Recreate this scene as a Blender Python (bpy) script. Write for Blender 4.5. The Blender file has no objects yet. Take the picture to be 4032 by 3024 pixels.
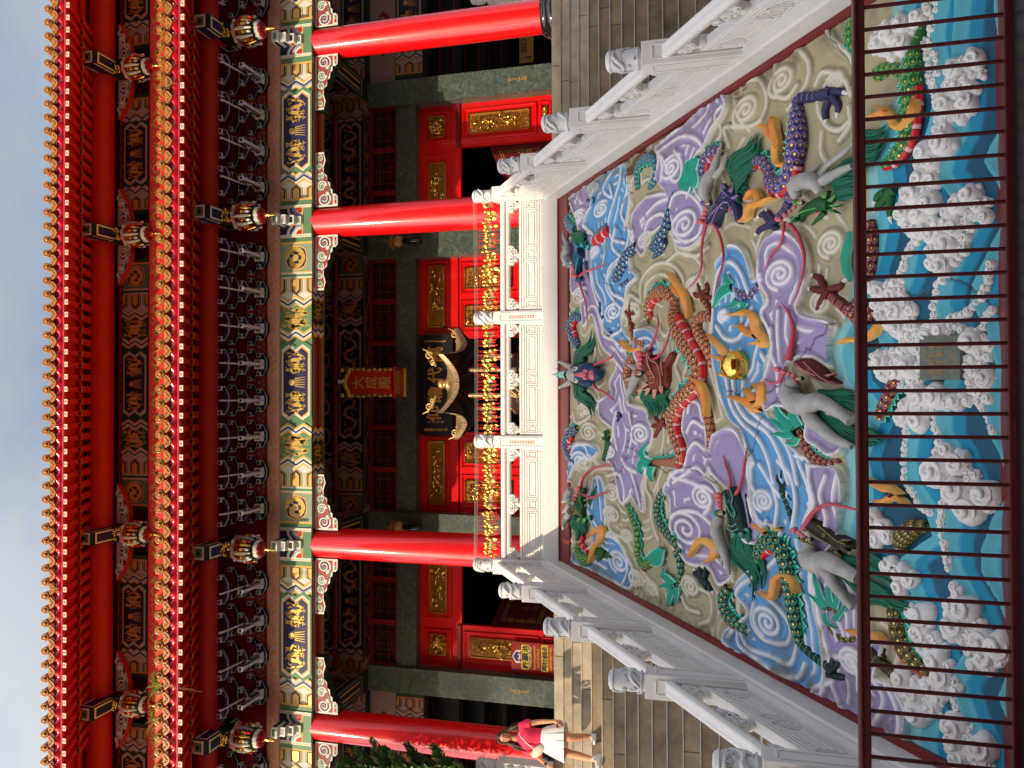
import bpy, bmesh, math, random
import numpy as np
from mathutils import Vector, Matrix
random.seed(7)
R_ = math.radians
sc = bpy.context.scene
COL = sc.collection

# ------------------------------------------------------------------ camera
FPX = 3060.0                      # focal length in pixels of a 4032 px wide frame
TH = math.atan(795/3060.); PSI = R_(.86); ROLL = -R_(.4)
_F = Vector((math.sin(PSI)*math.cos(TH), math.cos(PSI)*math.cos(TH), math.sin(TH)))
_R = Vector((math.cos(PSI), -math.sin(PSI), 0)); _U = _R.cross(_F)
_Rr = _R*math.cos(ROLL) + _U*math.sin(ROLL); _Ur = -_R*math.sin(ROLL) + _U*math.cos(ROLL)
EYE = Vector((0, 0, 1.7))
cam_d = bpy.data.cameras.new('camera'); cam = bpy.data.objects.new('camera', cam_d); COL.objects.link(cam)
cam_d.sensor_fit = 'HORIZONTAL'; cam_d.sensor_width = 36; cam_d.lens = FPX/4032*36
cam_d.clip_start = .05; cam_d.clip_end = 2000
M = Matrix.Identity(4)
for i in range(3):                # phone held on its side: picture's left is up
    M[i][0] = -_Ur[i]; M[i][1] = _Rr[i]; M[i][2] = -_F[i]; M[i][3] = EYE[i]
cam.matrix_world = M
sc.camera = cam

# ------------------------------------------------------------------ sky and sun
SUN_AZ, SUN_EL = R_(38), R_(25)   # sun stands behind the viewer, 38 degrees to the left
sdir = Vector((-math.sin(SUN_AZ)*math.cos(SUN_EL), -math.cos(SUN_AZ)*math.cos(SUN_EL), math.sin(SUN_EL)))
w = bpy.data.worlds.new('World'); sc.world = w; w.use_nodes = True
nt = w.node_tree; nt.nodes.clear()
o_ = nt.nodes.new('ShaderNodeOutputWorld'); bg = nt.nodes.new('ShaderNodeBackground')
sky = nt.nodes.new('ShaderNodeTexSky'); sky.sky_type = 'NISHITA'; sky.sun_disc = False
sky.sun_elevation = SUN_EL; sky.sun_rotation = math.atan2(sdir.x, sdir.y); sky.air_density = 1.0; sky.dust_density = 1.2; sky.ozone_density = 1.0
tc = nt.nodes.new('ShaderNodeTexCoord'); mp = nt.nodes.new('ShaderNodeMapping'); mp.inputs['Scale'].default_value = (1, 1, 2.6)
nz = nt.nodes.new('ShaderNodeTexNoise'); nz.inputs['Scale'].default_value = 2.3; nz.inputs['Detail'].default_value = 7; nz.inputs['Roughness'].default_value = .55
rp = nt.nodes.new('ShaderNodeValToRGB'); rp.color_ramp.elements[0].position = .42; rp.color_ramp.elements[1].position = .64
rp.color_ramp.elements[0].color = (.30, .30, .30, 1); rp.color_ramp.elements[1].color = (.75, .75, .75, 1)
mx = nt.nodes.new('ShaderNodeMix'); mx.data_type = 'RGBA'; mx.inputs['B'].default_value = (3.5, 3.6, 3.65, 1)
nt.links.new(tc.outputs['Generated'], mp.inputs[0]); nt.links.new(mp.outputs[0], nz.inputs['Vector']); nt.links.new(nz.outputs[0], rp.inputs[0])
geo = nt.nodes.new('ShaderNodeVectorMath'); geo.operation = 'DOT_PRODUCT'; geo.inputs[1].default_value = tuple(Vector((sdir.x, sdir.y, .55)).normalized())
mr = nt.nodes.new('ShaderNodeMapRange'); mr.interpolation_type = 'SMOOTHSTEP'; mr.inputs['From Min'].default_value = -.25; mr.inputs['From Max'].default_value = .9
nt.links.new(tc.outputs['Generated'], geo.inputs[0]); nt.links.new(geo.outputs['Value'], mr.inputs['Value'])
cl = nt.nodes.new('ShaderNodeMix'); cl.data_type = 'RGBA'; cl.inputs['A'].default_value = (2.3, 2.5, 2.7, 1); cl.inputs['B'].default_value = (7.4, 6.9, 6.2, 1)   # clouds are brighter towards the sun
nt.links.new(mr.outputs[0], cl.inputs['Factor']); nt.links.new(cl.outputs['Result'], mx.inputs['B'])
nt.links.new(rp.outputs[0], mx.inputs['Factor']); nt.links.new(sky.outputs[0], mx.inputs['A'])
dm_ = nt.nodes.new('ShaderNodeMapRange'); dm_.inputs['From Min'].default_value = -.1; dm_.inputs['From Max'].default_value = .5; dm_.inputs['To Min'].default_value = .74; dm_.inputs['To Max'].default_value = 1.08
sc_ = nt.nodes.new('ShaderNodeVectorMath'); sc_.operation = 'SCALE'; nt.links.new(geo.outputs['Value'], dm_.inputs['Value']); nt.links.new(dm_.outputs[0], sc_.inputs['Scale']); nt.links.new(mx.outputs['Result'], sc_.inputs[0]); nt.links.new(sc_.outputs[0], bg.inputs[0])
bg.inputs[1].default_value = .15; nt.links.new(bg.outputs[0], o_.inputs[0])
sd = bpy.data.lights.new('sun', 'SUN'); sd.energy = 2.25; sd.angle = R_(.6); sd.color = (1, .80, .56)
so = bpy.data.objects.new('sun', sd); COL.objects.link(so); so.rotation_euler = sdir.to_track_quat('Z', 'Y').to_euler(); so.location = (-10, -12, 20)
sc.view_settings.view_transform = 'Standard'; sc.view_settings.look = 'None'; sc.view_settings.gamma = 1; sc.view_settings.exposure = 1.02

# ------------------------------------------------------------------ point helpers
def ray(X, Y):
    return _F + _Rr*((1512-Y)/FPX) + _Ur*((2016-X)/FPX)
def Py(X, Y, y):
    d = ray(X, Y); return EYE + d*(y/d.y)
def Px(X, Y, x):
    d = ray(X, Y); return EYE + d*(x/d.x)
SL = .637; RY, RZ = 12.0, 4.076   # slope and a point of the carved ramp
AL = math.atan(SL); CA, SA = math.cos(AL), math.sin(AL)
def ramp_us(X, Y):
    d = ray(X, Y); t = (RZ - SL*RY - EYE.z)/(d.z - SL*d.y); p = EYE + d*t
    return (p.x - X0, (p.y - 5.5)/CA)
X0 = .25                          # centre line of the temple
def ramp_pt(u, s, h=0.0):
    return Vector((X0+u, 5.5 + s*CA - h*SA, RZ + SL*(5.5-RY) + s*SA + h*CA))

# ------------------------------------------------------------------ materials
def C(h, k=1.0):
    h = h.lstrip('#'); r = []
    for i in (0, 2, 4):
        c = int(h[i:i+2], 16)/255.; r.append((c/12.92 if c <= .04045 else ((c+.055)/1.055)**2.4)*k)
    return (r[0], r[1], r[2], 1)
MATS = {}
def mat(name, col, rough=.5, metal=0., var=.0, vs=4., bump=0., bs=30., coat=0., col2=None, cscale=None, crough=.08, dist=.01):
    if name in MATS: return MATS[name]
    m = bpy.data.materials.new(name); m.use_nodes = True; n = m.node_tree; b = n.nodes['Principled BSDF']
    b.inputs['Roughness'].default_value = rough; b.inputs['Metallic'].default_value = metal
    b.inputs['Coat Weight'].default_value = coat; b.inputs['Specular IOR Level'].default_value = .3; b.inputs['Coat Roughness'].default_value = crough
    t = n.nodes.new('ShaderNodeTexCoord')
    if var > 0 or col2:
        z = n.nodes.new('ShaderNodeTexNoise'); z.inputs['Scale'].default_value = vs; z.inputs['Detail'].default_value = 6; z.inputs['Roughness'].default_value = .65
        n.links.new(t.outputs['Object'], z.inputs['Vector'])
        r = n.nodes.new('ShaderNodeValToRGB'); r.color_ramp.elements[0].position = .3; r.color_ramp.elements[1].position = .7
        c2 = col2 or tuple(min(1, c*(1-var)) for c in col[:3])+(1,)
        r.color_ramp.elements[0].color = c2; r.color_ramp.elements[1].color = col
        n.links.new(z.outputs[0], r.inputs[0]); n.links.new(r.outputs[0], b.inputs['Base Color'])
    else:
        b.inputs['Base Color'].default_value = col
    if bump > 0:
        z2 = n.nodes.new('ShaderNodeTexNoise'); z2.inputs['Scale'].default_value = bs; z2.inputs['Detail'].default_value = 4
        n.links.new(t.outputs['Object'], z2.inputs['Vector'])
        bp = n.nodes.new('ShaderNodeBump'); bp.inputs['Strength'].default_value = bump; bp.inputs['Distance'].default_value = dist
        n.links.new(z2.outputs[0], bp.inputs['Height']); n.links.new(bp.outputs[0], b.inputs['Normal'])
    MATS[name] = m; return m
RED = mat('red_lacquer', (.74, .004, .006, 1), .30, var=.22, vs=1.2, coat=.5, bump=.05, bs=5)
REDC = mat('red_column_lacquer', (.78, .003, .006, 1), .4, coat=.9, crough=.06, bump=.3, bs=1.6, var=.06, dist=.03)
REDM = mat('red_matte_paint', (.60, .018, .010, 1), .5, var=.2, vs=2.5)
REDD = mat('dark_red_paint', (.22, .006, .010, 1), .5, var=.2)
REDG = mat('glazed_red_fascia', (.60, .006, .022, 1), .15, var=.35, vs=7, coat=.6)
WHITE = mat('white_stone_paint', (.76, .745, .73, 1), .55, var=.10, vs=1.6, bump=.25, bs=40, dist=.004)
WCARV = mat('white_carving', (.74, .75, .77, 1), .6, var=.2, vs=6, bump=.4, bs=45, dist=.01)
MAROON = mat('maroon_paint', (.20, .022, .022, 1), .28, var=.3, vs=3, bump=.1, bs=18, dist=.004)
STONE = mat('granite_step', (.43, .37, .28, 1), .8, var=.45, vs=3.5, bump=.3, bs=60, dist=.004)
STONE2 = mat('granite_step_stained', (.31, .24, .165, 1), .85, col2=(.09, .07, .048, 1), vs=1.9, bump=.3, bs=60, dist=.004)
GOLD = mat('gold_paint', (.72, .48, .12, 1), .38, metal=.35, var=.15, vs=20)
GOLDM = mat('polished_gold', (.85, .55, .12, 1), .16, metal=1., bump=.15, bs=20)
GOLDD = mat('gold_leaf_dark', (.30, .15, .03, 1), .5, metal=.4, bump=.9, bs=45, dist=.02)
GOLDB = mat('gold_carving', (.80, .50, .10, 1), .32, metal=.8, bump=.8, bs=50, dist=.02)
NAVY = mat('navy_paint', C('#2b2c52'), .45)
GREEN = mat('green_paint', C('#638c66'), .45, var=.15)
DGREEN = mat('dark_green_paint', C('#16301f'), .5)
PALEG = mat('pale_green_paint', C('#93a893'), .5, var=.25, vs=60)
PWHITE = mat('white_paint', (.66, .69, .64, 1), .5)
LILAC = mat('lilac_grey_paint', C('#a9a4b8'), .5)
RIM = mat('bracket_rim_paint', C('#bcb9c4'), .5)
PYEL = mat('yellow_line_paint', C('#e0b45c'), .45)
MAUVE = mat('mauve_board', C('#cf9a8e'), .5, var=.12, vs=6)
BRUSH = mat('brush_gold', C('#c8923a'), .5, metal=.2)
OCHRE = mat('ochre_paint', C('#b4893a'), .5, var=.2, vs=20)
BLACK = mat('black_paint', (.010, .010, .012, 1), .35)
BLKG = mat('black_gloss', (.012, .011, .011, 1), .12, coat=1.)
DARKB = mat('dark_bracket', C('#15161c'), .5)
TILE = mat('glazed_yellow_tile', C('#bb7a34'), .3, var=.45, vs=16, coat=.2, bump=.6, bs=45, dist=.012)
CREAM = mat('cream_paint', (.75, .66, .52, 1), .5, var=.1)
IRON = mat('dark_red_iron', (.075, .010, .012, 1), .35, var=.3, vs=12)
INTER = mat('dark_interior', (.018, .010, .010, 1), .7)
PINK = mat('pink_paint', C('#d9868c'), .45)

def marble():
    m = bpy.data.materials.new('green_marble'); m.use_nodes = True; n = m.node_tree; b = n.nodes['Principled BSDF']
    t = n.nodes.new('ShaderNodeTexCoord'); z = n.nodes.new('ShaderNodeTexNoise'); z.inputs['Scale'].default_value = 5.5; z.inputs['Detail'].default_value = 10; z.inputs['Distortion'].default_value = 1.1
    a = n.nodes.new('ShaderNodeMath'); a.operation = 'SUBTRACT'; a.inputs[1].default_value = .5
    ab = n.nodes.new('ShaderNodeMath'); ab.operation = 'ABSOLUTE'
    r = n.nodes.new('ShaderNodeValToRGB'); e = r.color_ramp.elements
    e[0].position = 0; e[0].color = (.20, .22, .16, 1); e[1].position = .010; e[1].color = (.075, .10, .082, 1)
    x = e.new(.12); x.color = (.045, .068, .058, 1); x = e.new(.3); x.color = (.11, .13, .10, 1)
    n.links.new(t.outputs['Object'], z.inputs['Vector']); n.links.new(z.outputs[0], a.inputs[0]); n.links.new(a.outputs[0], ab.inputs[0]); n.links.new(ab.outputs[0], r.inputs[0])
    n.links.new(r.outputs[0], b.inputs['Base Color']); b.inputs['Roughness'].default_value = .3
    return m
MARBLE = marble()

def scale_mat(name, base, line, dot=(.85, .6, .12, 1), dotk=1.0):
    """fish-scale paint on the UV map of a body tube: u runs along, v around, both in scale units"""
    m = bpy.data.materials.new(name); m.use_nodes = True; n = m.node_tree; b = n.nodes['Principled BSDF']; L = n.links
    uv = n.nodes.new('ShaderNodeUVMap'); sp = n.nodes.new('ShaderNodeSeparateXYZ'); L.new(uv.outputs[0], sp.inputs[0])
    def mth(op, a, b_=None, c=None):
        q = n.nodes.new('ShaderNodeMath'); q.operation = op
        for i, v in enumerate((a, b_, c)):
            if v is None: continue
            if isinstance(v, (int, float)): q.inputs[i].default_value = v
            else: L.new(v, q.inputs[i])
        return q.outputs[0]
    u, v = sp.outputs[0], sp.outputs[1]
    row = mth('FLOOR', u); odd = mth('MULTIPLY', mth('MODULO', row, 2), .5)
    fu = mth('FRACT', u); fv = mth('SUBTRACT', mth('FRACT', mth('ADD', v, odd)), .5)
    d = mth('SQRT', mth('ADD', mth('MULTIPLY', fu, fu), mth('MULTIPLY', mth('MULTIPLY', fv, fv), 2.6)))
    line_ = mth('LESS_THAN', mth('ABSOLUTE', mth('SUBTRACT', d, .86)), .10)
    fu2 = mth('SUBTRACT', fu, .45)
    dd = mth('SQRT', mth('ADD', mth('MULTIPLY', fu2, fu2), mth('MULTIPLY', fv, fv)))
    dot_ = mth('LESS_THAN', dd, .17*dotk)
    m1 = n.nodes.new('ShaderNodeMix'); m1.data_type = 'RGBA'; m1.inputs['A'].default_value = base; m1.inputs['B'].default_value = line; L.new(line_, m1.inputs['Factor'])
    m2 = n.nodes.new('ShaderNodeMix'); m2.data_type = 'RGBA'; L.new(m1.outputs['Result'], m2.inputs['A']); m2.inputs['B'].default_value = dot; L.new(dot_, m2.inputs['Factor'])
    L.new(m2.outputs['Result'], b.inputs['Base Color']); b.inputs['Roughness'].default_value = .45; b.inputs['Specular IOR Level'].default_value = .25
    L.new(mth('MULTIPLY', dot_, .6), b.inputs['Metallic'])
    bp = n.nodes.new('ShaderNodeBump'); bp.inputs['Strength'].default_value = .8; bp.inputs['Distance'].default_value = .012
    L.new(mth('ADD', d, mth('MULTIPLY', dot_, .4)), bp.inputs['Height']); L.new(bp.outputs[0], b.inputs['Normal'])
    return m
def stripe_mat(name, c1, c2):
    m = bpy.data.materials.new(name); m.use_nodes = True; n = m.node_tree; b = n.nodes['Principled BSDF']; L = n.links
    uv = n.nodes.new('ShaderNodeUVMap'); sp = n.nodes.new('ShaderNodeSeparateXYZ'); L.new(uv.outputs[0], sp.inputs[0])
    f = n.nodes.new('ShaderNodeMath'); f.operation = 'FRACT'; mu = n.nodes.new('ShaderNodeMath'); mu.operation = 'MULTIPLY'; mu.inputs[1].default_value = .5
    L.new(sp.outputs[0], mu.inputs[0]); L.new(mu.outputs[0], f.inputs[0])
    r = n.nodes.new('ShaderNodeValToRGB'); r.color_ramp.interpolation = 'LINEAR'; e = r.color_ramp.elements
    e[0].position = 0; e[0].color = c1; e[1].position = .72; e[1].color = c1
    x = e.new(.80); x.color = c2; x = e.new(.92); x.color = c2; x = e.new(.96); x.color = tuple(q*.35 for q in c1[:3])+(1,)
    L.new(f.outputs[0], r.inputs[0]); L.new(r.outputs[0], b.inputs['Base Color']); b.inputs['Roughness'].default_value = .35
    return m

# ------------------------------------------------------------------ objects
BASE = {}
def tag(o, label=None, cat=None, group=None, kind=None):
    if label: o['label'] = label
    if cat: o['category'] = cat
    if group: o['group'] = group
    if kind: o['kind'] = kind
    return o
def thing(name, loc, label, cat, group=None, rz=0):
    o = bpy.data.objects.new(name, None); COL.objects.link(o); o.location = loc; o.rotation_euler = (0, 0, rz)
    o.empty_display_size = .2; BASE[o.name] = Vector(loc); return tag(o, label, cat, group)
def copy_tree(o, parent=None, base=None):
    c = o.copy(); COL.objects.link(c); c.parent = parent
    for ch in o.children: copy_tree(ch, c)
    return c

class MB:
    def __init__(s): s.v = []; s.f = []; s.mi = []; s.sm = []; s.ms = []; s.uv = {}
    def mid(s, m):
        if m not in s.ms: s.ms.append(m)
        return s.ms.index(m)
    def add(s, vs, fs, m, smooth=False):
        b = len(s.v); k = s.mid(m); s.v += [tuple(v) for v in vs]
        for f in fs: s.f.append(tuple(b+i for i in f)); s.mi.append(k); s.sm.append(smooth)
        return b
    def poly(s, pts, m): s.add(pts, [tuple(range(len(pts)))], m)
    def box(s, a, b, m):
        x0, y0, z0 = a; x1, y1, z1 = b
        x0, x1 = min(x0, x1), max(x0, x1); y0, y1 = min(y0, y1), max(y0, y1); z0, z1 = min(z0, z1), max(z0, z1)
        s.add([(x0,y0,z0),(x1,y0,z0),(x1,y1,z0),(x0,y1,z0),(x0,y0,z1),(x1,y0,z1),(x1,y1,z1),(x0,y1,z1)],
              [(0,3,2,1),(4,5,6,7),(0,1,5,4),(1,2,6,5),(2,3,7,6),(3,0,4,7)], m)
    def obox(s, o, ax, ay, az, m):      # corner and three edge vectors
        o, ax, ay, az = map(Vector, (o, ax, ay, az))
        s.add([o, o+ax, o+ax+ay, o+ay, o+az, o+ax+az, o+ax+ay+az, o+ay+az],
              [(0,3,2,1),(4,5,6,7),(0,1,5,4),(1,2,6,5),(2,3,7,6),(3,0,4,7)], m)
    def prism(s, pts, d, m, m2=None):   # polygon (3d points) pushed along d
        n = len(pts); d = Vector(d); p = [Vector(q) for q in pts]
        s.add(p+[q+d for q in p], [tuple(range(n))[::-1], tuple(range(n, 2*n))], m)
        s.add(p+[q+d for q in p], [(i, (i+1) % n, n+(i+1) % n, n+i) for i in range(n)], m2 or m)
    def tube(s, pts, rad, m, n=8, closed=True, smooth=True, up=None, flat=1.0, us=None, vs_=None):
        pts = [Vector(p) for p in pts]; N = len(pts)
        if isinstance(rad, (int, float)): rad = [rad]*N
        ring = []; L = 0; uvs = []
        T0 = (pts[1]-pts[0]).normalized(); ref = Vector(up) if up is not None else (Vector((0,0,1)) if abs(T0.z) < .9 else Vector((1,0,0)))
        for i, p in enumerate(pts):
            if i: L += (pts[i]-pts[i-1]).length
            T = (pts[min(i+1, N-1)]-pts[max(i-1, 0)]).normalized()
            A = ref.cross(T)
            if A.length < 1e-6: A = Vector((1,0,0)).cross(T)
            A.normalize(); B = T.cross(A)
            if up is None: ref = B
            for k in range(n):
                t = 2*math.pi*k/n; ring.append(p + A*math.cos(t)*rad[i] + B*math.sin(t)*rad[i]*flat)
                uvs.append((L, k/n))
        fs = [(i*n+k, i*n+(k+1) % n, (i+1)*n+(k+1) % n, (i+1)*n+k) for i in range(N-1) for k in range(n)]
        b = s.add(ring, fs, m, smooth)
        if us is not None:
            F0 = len(s.f)-len(fs)
            for j in range(len(fs)):
                i, k = divmod(j, n); q = []
                for (ii, kk) in ((i, k), (i, k+1), (i+1, k+1), (i+1, k)):
                    q.append((uvs[ii*n][0]/us, kk/n*vs_))
                s.uv[F0+j] = q
        if closed:
            s.add(ring[:n], [tuple(range(n))[::-1]], m); s.add(ring[-n:], [tuple(range(n))], m)
        return b
    def lathe(s, prof, o, m, n=16, ax=(0,0,1), smooth=True, arc=1.0):
        o = Vector(o); ax = Vector(ax).normalized(); a = Vector((1,0,0)) if abs(ax.x) < .9 else Vector((0,1,0)); a = (a-ax*a.dot(ax)).normalized(); b = ax.cross(a)
        vs = []
        for r, z in prof:
            for k in range(n):
                t = 2*math.pi*k/n; vs.append(o + ax*z + (a*math.cos(t)+b*math.sin(t))*max(r, 1e-4))
        fs = [(i*n+k, i*n+(k+1) % n, (i+1)*n+(k+1) % n, (i+1)*n+k) for i in range(len(prof)-1) for k in range(n)]
        s.add(vs, fs, m, smooth)
        s.add(vs[:n], [tuple(range(n))[::-1]], m); s.add(vs[-n:], [tuple(range(n))], m)
    def ell(s, c, r, m, nu=12, nv=8, rot=None, noise=0):
        c = Vector(c); r = (r, r, r) if isinstance(r, (int, float)) else r; vs = []
        for i in range(nv+1):
            ph = math.pi*i/nv
            for k in range(nu):
                t = 2*math.pi*k/nu; q = Vector((math.sin(ph)*math.cos(t)*r[0], math.sin(ph)*math.sin(t)*r[1], math.cos(ph)*r[2]))
                if noise: q *= 1+noise*math.sin(3*t+5*ph+c.x*9)*math.sin(2*ph+c.y*7)
                if rot is not None: q = rot @ q
                vs.append(c+q)
        s.add(vs, [(i*nu+k, (i+1)*nu+k, (i+1)*nu+(k+1) % nu, i*nu+(k+1) % nu) for i in range(nv) for k in range(nu)], m, True)
    def xf(s, M4, start=0):
        for i in range(start, len(s.v)): s.v[i] = tuple(M4 @ Vector(s.v[i]))
    def build(s, name, parent=None, local=False, bevel=0, seg=1):
        off = Vector((0,0,0))
        p = parent
        while p is not None and not local:
            if p.name in BASE: off = BASE[p.name]; break
            p = p.parent
        me = bpy.data.meshes.new(name)
        me.from_pydata([(v[0]-off.x, v[1]-off.y, v[2]-off.z) for v in s.v], [], s.f)
        for m in s.ms: me.materials.append(m)
        me.polygons.foreach_set('material_index', s.mi); me.polygons.foreach_set('use_smooth', s.sm)
        if s.uv:
            l = me.uv_layers.new(name='UVMap')
            for fi, q in s.uv.items():
                for li, c in zip(me.polygons[fi].loop_indices, q): l.data[li].uv = c
        me.update(); o = bpy.data.objects.new(name, me); COL.objects.link(o); o.parent = parent
        if bevel:
            bv = o.modifiers.new('bevel', 'BEVEL'); bv.width = bevel; bv.segments = seg; bv.limit_method = 'ANGLE'; bv.angle_limit = R_(40)
        return o

def curve(pts, k=6):                   # Catmull-Rom through points
    P = [Vector(p) for p in pts]; P = [P[0]*2-P[1]]+P+[P[-1]*2-P[-2]]; out = []
    for i in range(1, len(P)-2):
        for j in range(k):
            t = j/k; a, b, c, d = P[i-1], P[i], P[i+1], P[i+2]
            out.append(.5*((2*b)+(c-a)*t+(2*a-5*b+4*c-d)*t*t+(3*b-a-3*c+d)*t*t*t))
    out.append(P[-2]); return out
def lerp_list(a, n):
    a = list(a); return [float(np.interp(i/(n-1)*(len(a)-1), range(len(a)), a)) for i in range(n)]
_TXT = {}
def text_polys(ch, size):
    """letter outlines from Blender's own font as (vertices, faces), centred"""
    key = (ch, size)
    if key in _TXT: return _TXT[key]
    c = bpy.data.curves.new('t', 'FONT'); c.body = ch; c.size = size; c.align_x = 'CENTER'; c.align_y = 'CENTER'; c.resolution_u = 2
    o = bpy.data.objects.new('t', c); COL.objects.link(o); bpy.context.view_layer.update()
    me = bpy.data.meshes.new_from_object(o.evaluated_get(bpy.context.evaluated_depsgraph_get()))
    vs = [(v.co.x, v.co.y) for v in me.vertices]; fs = [tuple(p.vertices) for p in me.polygons]
    bpy.data.objects.remove(o); bpy.data.curves.remove(c); bpy.data.meshes.remove(me)
    if vs:
        cx = (min(v[0] for v in vs)+max(v[0] for v in vs))/2; cy = (min(v[1] for v in vs)+max(v[1] for v in vs))/2
        vs = [(a-cx, b-cy) for a, b in vs]
    _TXT[key] = (vs, fs); return _TXT[key]
def put_text(mb, ch, size, o, U, V, m, sx=1., width=None, bold=0.):
    vs, fs = text_polys(ch, size)
    if not vs: return
    k = sx
    if width: k = width/max(1e-6, max(v[0] for v in vs)-min(v[0] for v in vs))
    o, U, V = Vector(o), Vector(U), Vector(V); N = U.cross(V)
    offs = [(0, 0)] if not bold else [(0, 0), (bold, 0), (-bold, 0), (0, bold), (0, -bold), (bold*.7, bold*.7), (-bold*.7, -bold*.7), (bold*.7, -bold*.7), (-bold*.7, bold*.7)]
    for i, (dx, dy) in enumerate(offs): mb.add([o+U*(a*k+dx)+V*(b+dy)+N*(.0004*i) for a, b in vs], fs, m)
# ------------------------------------------------------------------ painted ornament
SHADEW = mat('shaded_white_paint', C('#8f7f84'), .5); SHADEYEL = mat('shaded_yellow_paint', C('#a8693a'), .5); SHADENAVY = mat('shaded_navy_paint', C('#15142a'), .5); DPALE = mat('shaded_green_paint', C('#4a5c4c'), .5, var=.25, vs=50); SHADEGOLD = mat('shaded_gold_paint', C('#a8703a'), .45, metal=.2)  # darker copies of the palette, shade of eaves and porch put into the colour
_PAL = dict(GREEN=GREEN, PWHITE=PWHITE, PYEL=PYEL, NAVY=NAVY, PALEG=PALEG, LILAC=LILAC, GOLD=GOLD)
class Face:
    """draws flat paint layers on a beam face: u to the right, v up, N outward"""
    def __init__(s, mb, O, U, V, lv=.0022): s.mb = mb; s.O = Vector(O); s.U = Vector(U); s.V = Vector(V); s.N = s.U.cross(s.V).normalized(); s.lv = lv
    def p(s, pts, m, l): s.mb.poly([s.O+s.U*a+s.V*b+s.N*(s.lv*l) for a, b in pts], m)
    def r(s, a, b, c, d, m, l): s.p([(a, b), (c, b), (c, d), (a, d)], m, l)
    def strip(s, pts, wd, m, l):        # ribbon along pts, wd number or list
        n = len(pts); wd = [wd]*n if isinstance(wd, (int, float)) else lerp_list(wd, n); Lf = []; Rt = []
        for i in range(n):
            a = pts[max(0, i-1)]; b = pts[min(n-1, i+1)]; dx, dy = b[0]-a[0], b[1]-a[1]; q = math.hypot(dx, dy) or 1
            Lf.append((pts[i][0]-dy/q*wd[i]/2, pts[i][1]+dx/q*wd[i]/2)); Rt.append((pts[i][0]+dy/q*wd[i]/2, pts[i][1]-dx/q*wd[i]/2))
        for i in range(n-1): s.p([Lf[i], Rt[i], Rt[i+1], Lf[i+1]], m, l)
def cr2(pts, k=5): return [(p.x, p.y) for p in curve([(a, b, 0) for a, b in pts], k)]
def dragon_strips():
    """a walking dragon in a unit box, head at right, as list of (points, widths)"""
    S = []
    S.append((cr2([(.02,.80),(.10,.62),(.13,.32),(.24,.16),(.34,.36),(.38,.68),(.50,.84),(.60,.62),(.62,.34),(.72,.22),(.80,.40),(.80,.66)]), [.02,.09,.13,.16,.17,.16,.13]))
    S.append((cr2([(.72,.78),(.80,.72),(.90,.60),(.97,.66)], 3), [.05,.20,.16,.06]))
    S.append((cr2([(.86,.58),(.92,.48),(.97,.46)], 3), [.1,.06,.02]))
    for q in ([(.80,.82),(.74,.95),(.66,.98)], [(.84,.84),(.84,.97),(.78,1.)], [(.86,.5),(.82,.4),(.90,.32),(.98,.36)],
              [(.24,.2),(.30,.05),(.38,.07)], [(.30,.06),(.26,.0)], [(.14,.5),(.04,.42),(.0,.30)], [(.05,.42),(.02,.52)],
              [(.52,.84),(.44,.97),(.36,.95)], [(.43,.97),(.46,1.)], [(.64,.34),(.56,.14),(.62,.04)], [(.57,.12),(.50,.06)], [(.70,.24),(.80,.10),(.90,.14)], [(.80,.10),(.84,.0)],
              [(.05,.8),(.0,.95)], [(.05,.8),(.10,.96)], [(.18,.7),(.22,.86),(.30,.80)], [(.42,.3),(.48,.44),(.5,.3)]):
        S.append((cr2(q, 3), [.07,.045,.02]))
    for i in range(9):
        t = .1+i*.07; S.append(([(t, .5+.42*math.sin(t*13+2)), (t+.02, .5+.5*math.sin(t*13+2))], [.05, .0]))
    return S
DRG = dragon_strips()
def dragon(F, a, b, w, h, m, l, flip=False, k=1.0):
    for pts, wd in DRG:
        q = [((1-x if flip else x)*w+a, y*h+b) for x, y in pts]
        F.strip(q, [z*h*k*.92 for z in wd], m, l)
def zig(u, v0, v1, amp, n=2):
    P = []
    for i in range(2*n+1): P.append((u+(amp if i % 2 else 0), v0+(v1-v0)*i/(2*n)))
    return P
def band(F, u0, u1, v0, v1, amp, m, l, n=2):
    a = zig(u0, v0, v1, amp, n); b = zig(u1, v0, v1, amp, n); F.p(a+b[::-1], m, l) if False else [F.p([a[i], b[i], b[i+1], a[i+1]], m, l) for i in range(len(a)-1)]
def zigzag(F, u, s, v0, v1, l, cols, w, amp):
    """stack of chevron bands starting at u going in direction s"""
    for c in cols:
        band(F, u, u+s*w, v0, v1, amp*s, c, l); u += s*w
    return u
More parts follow.
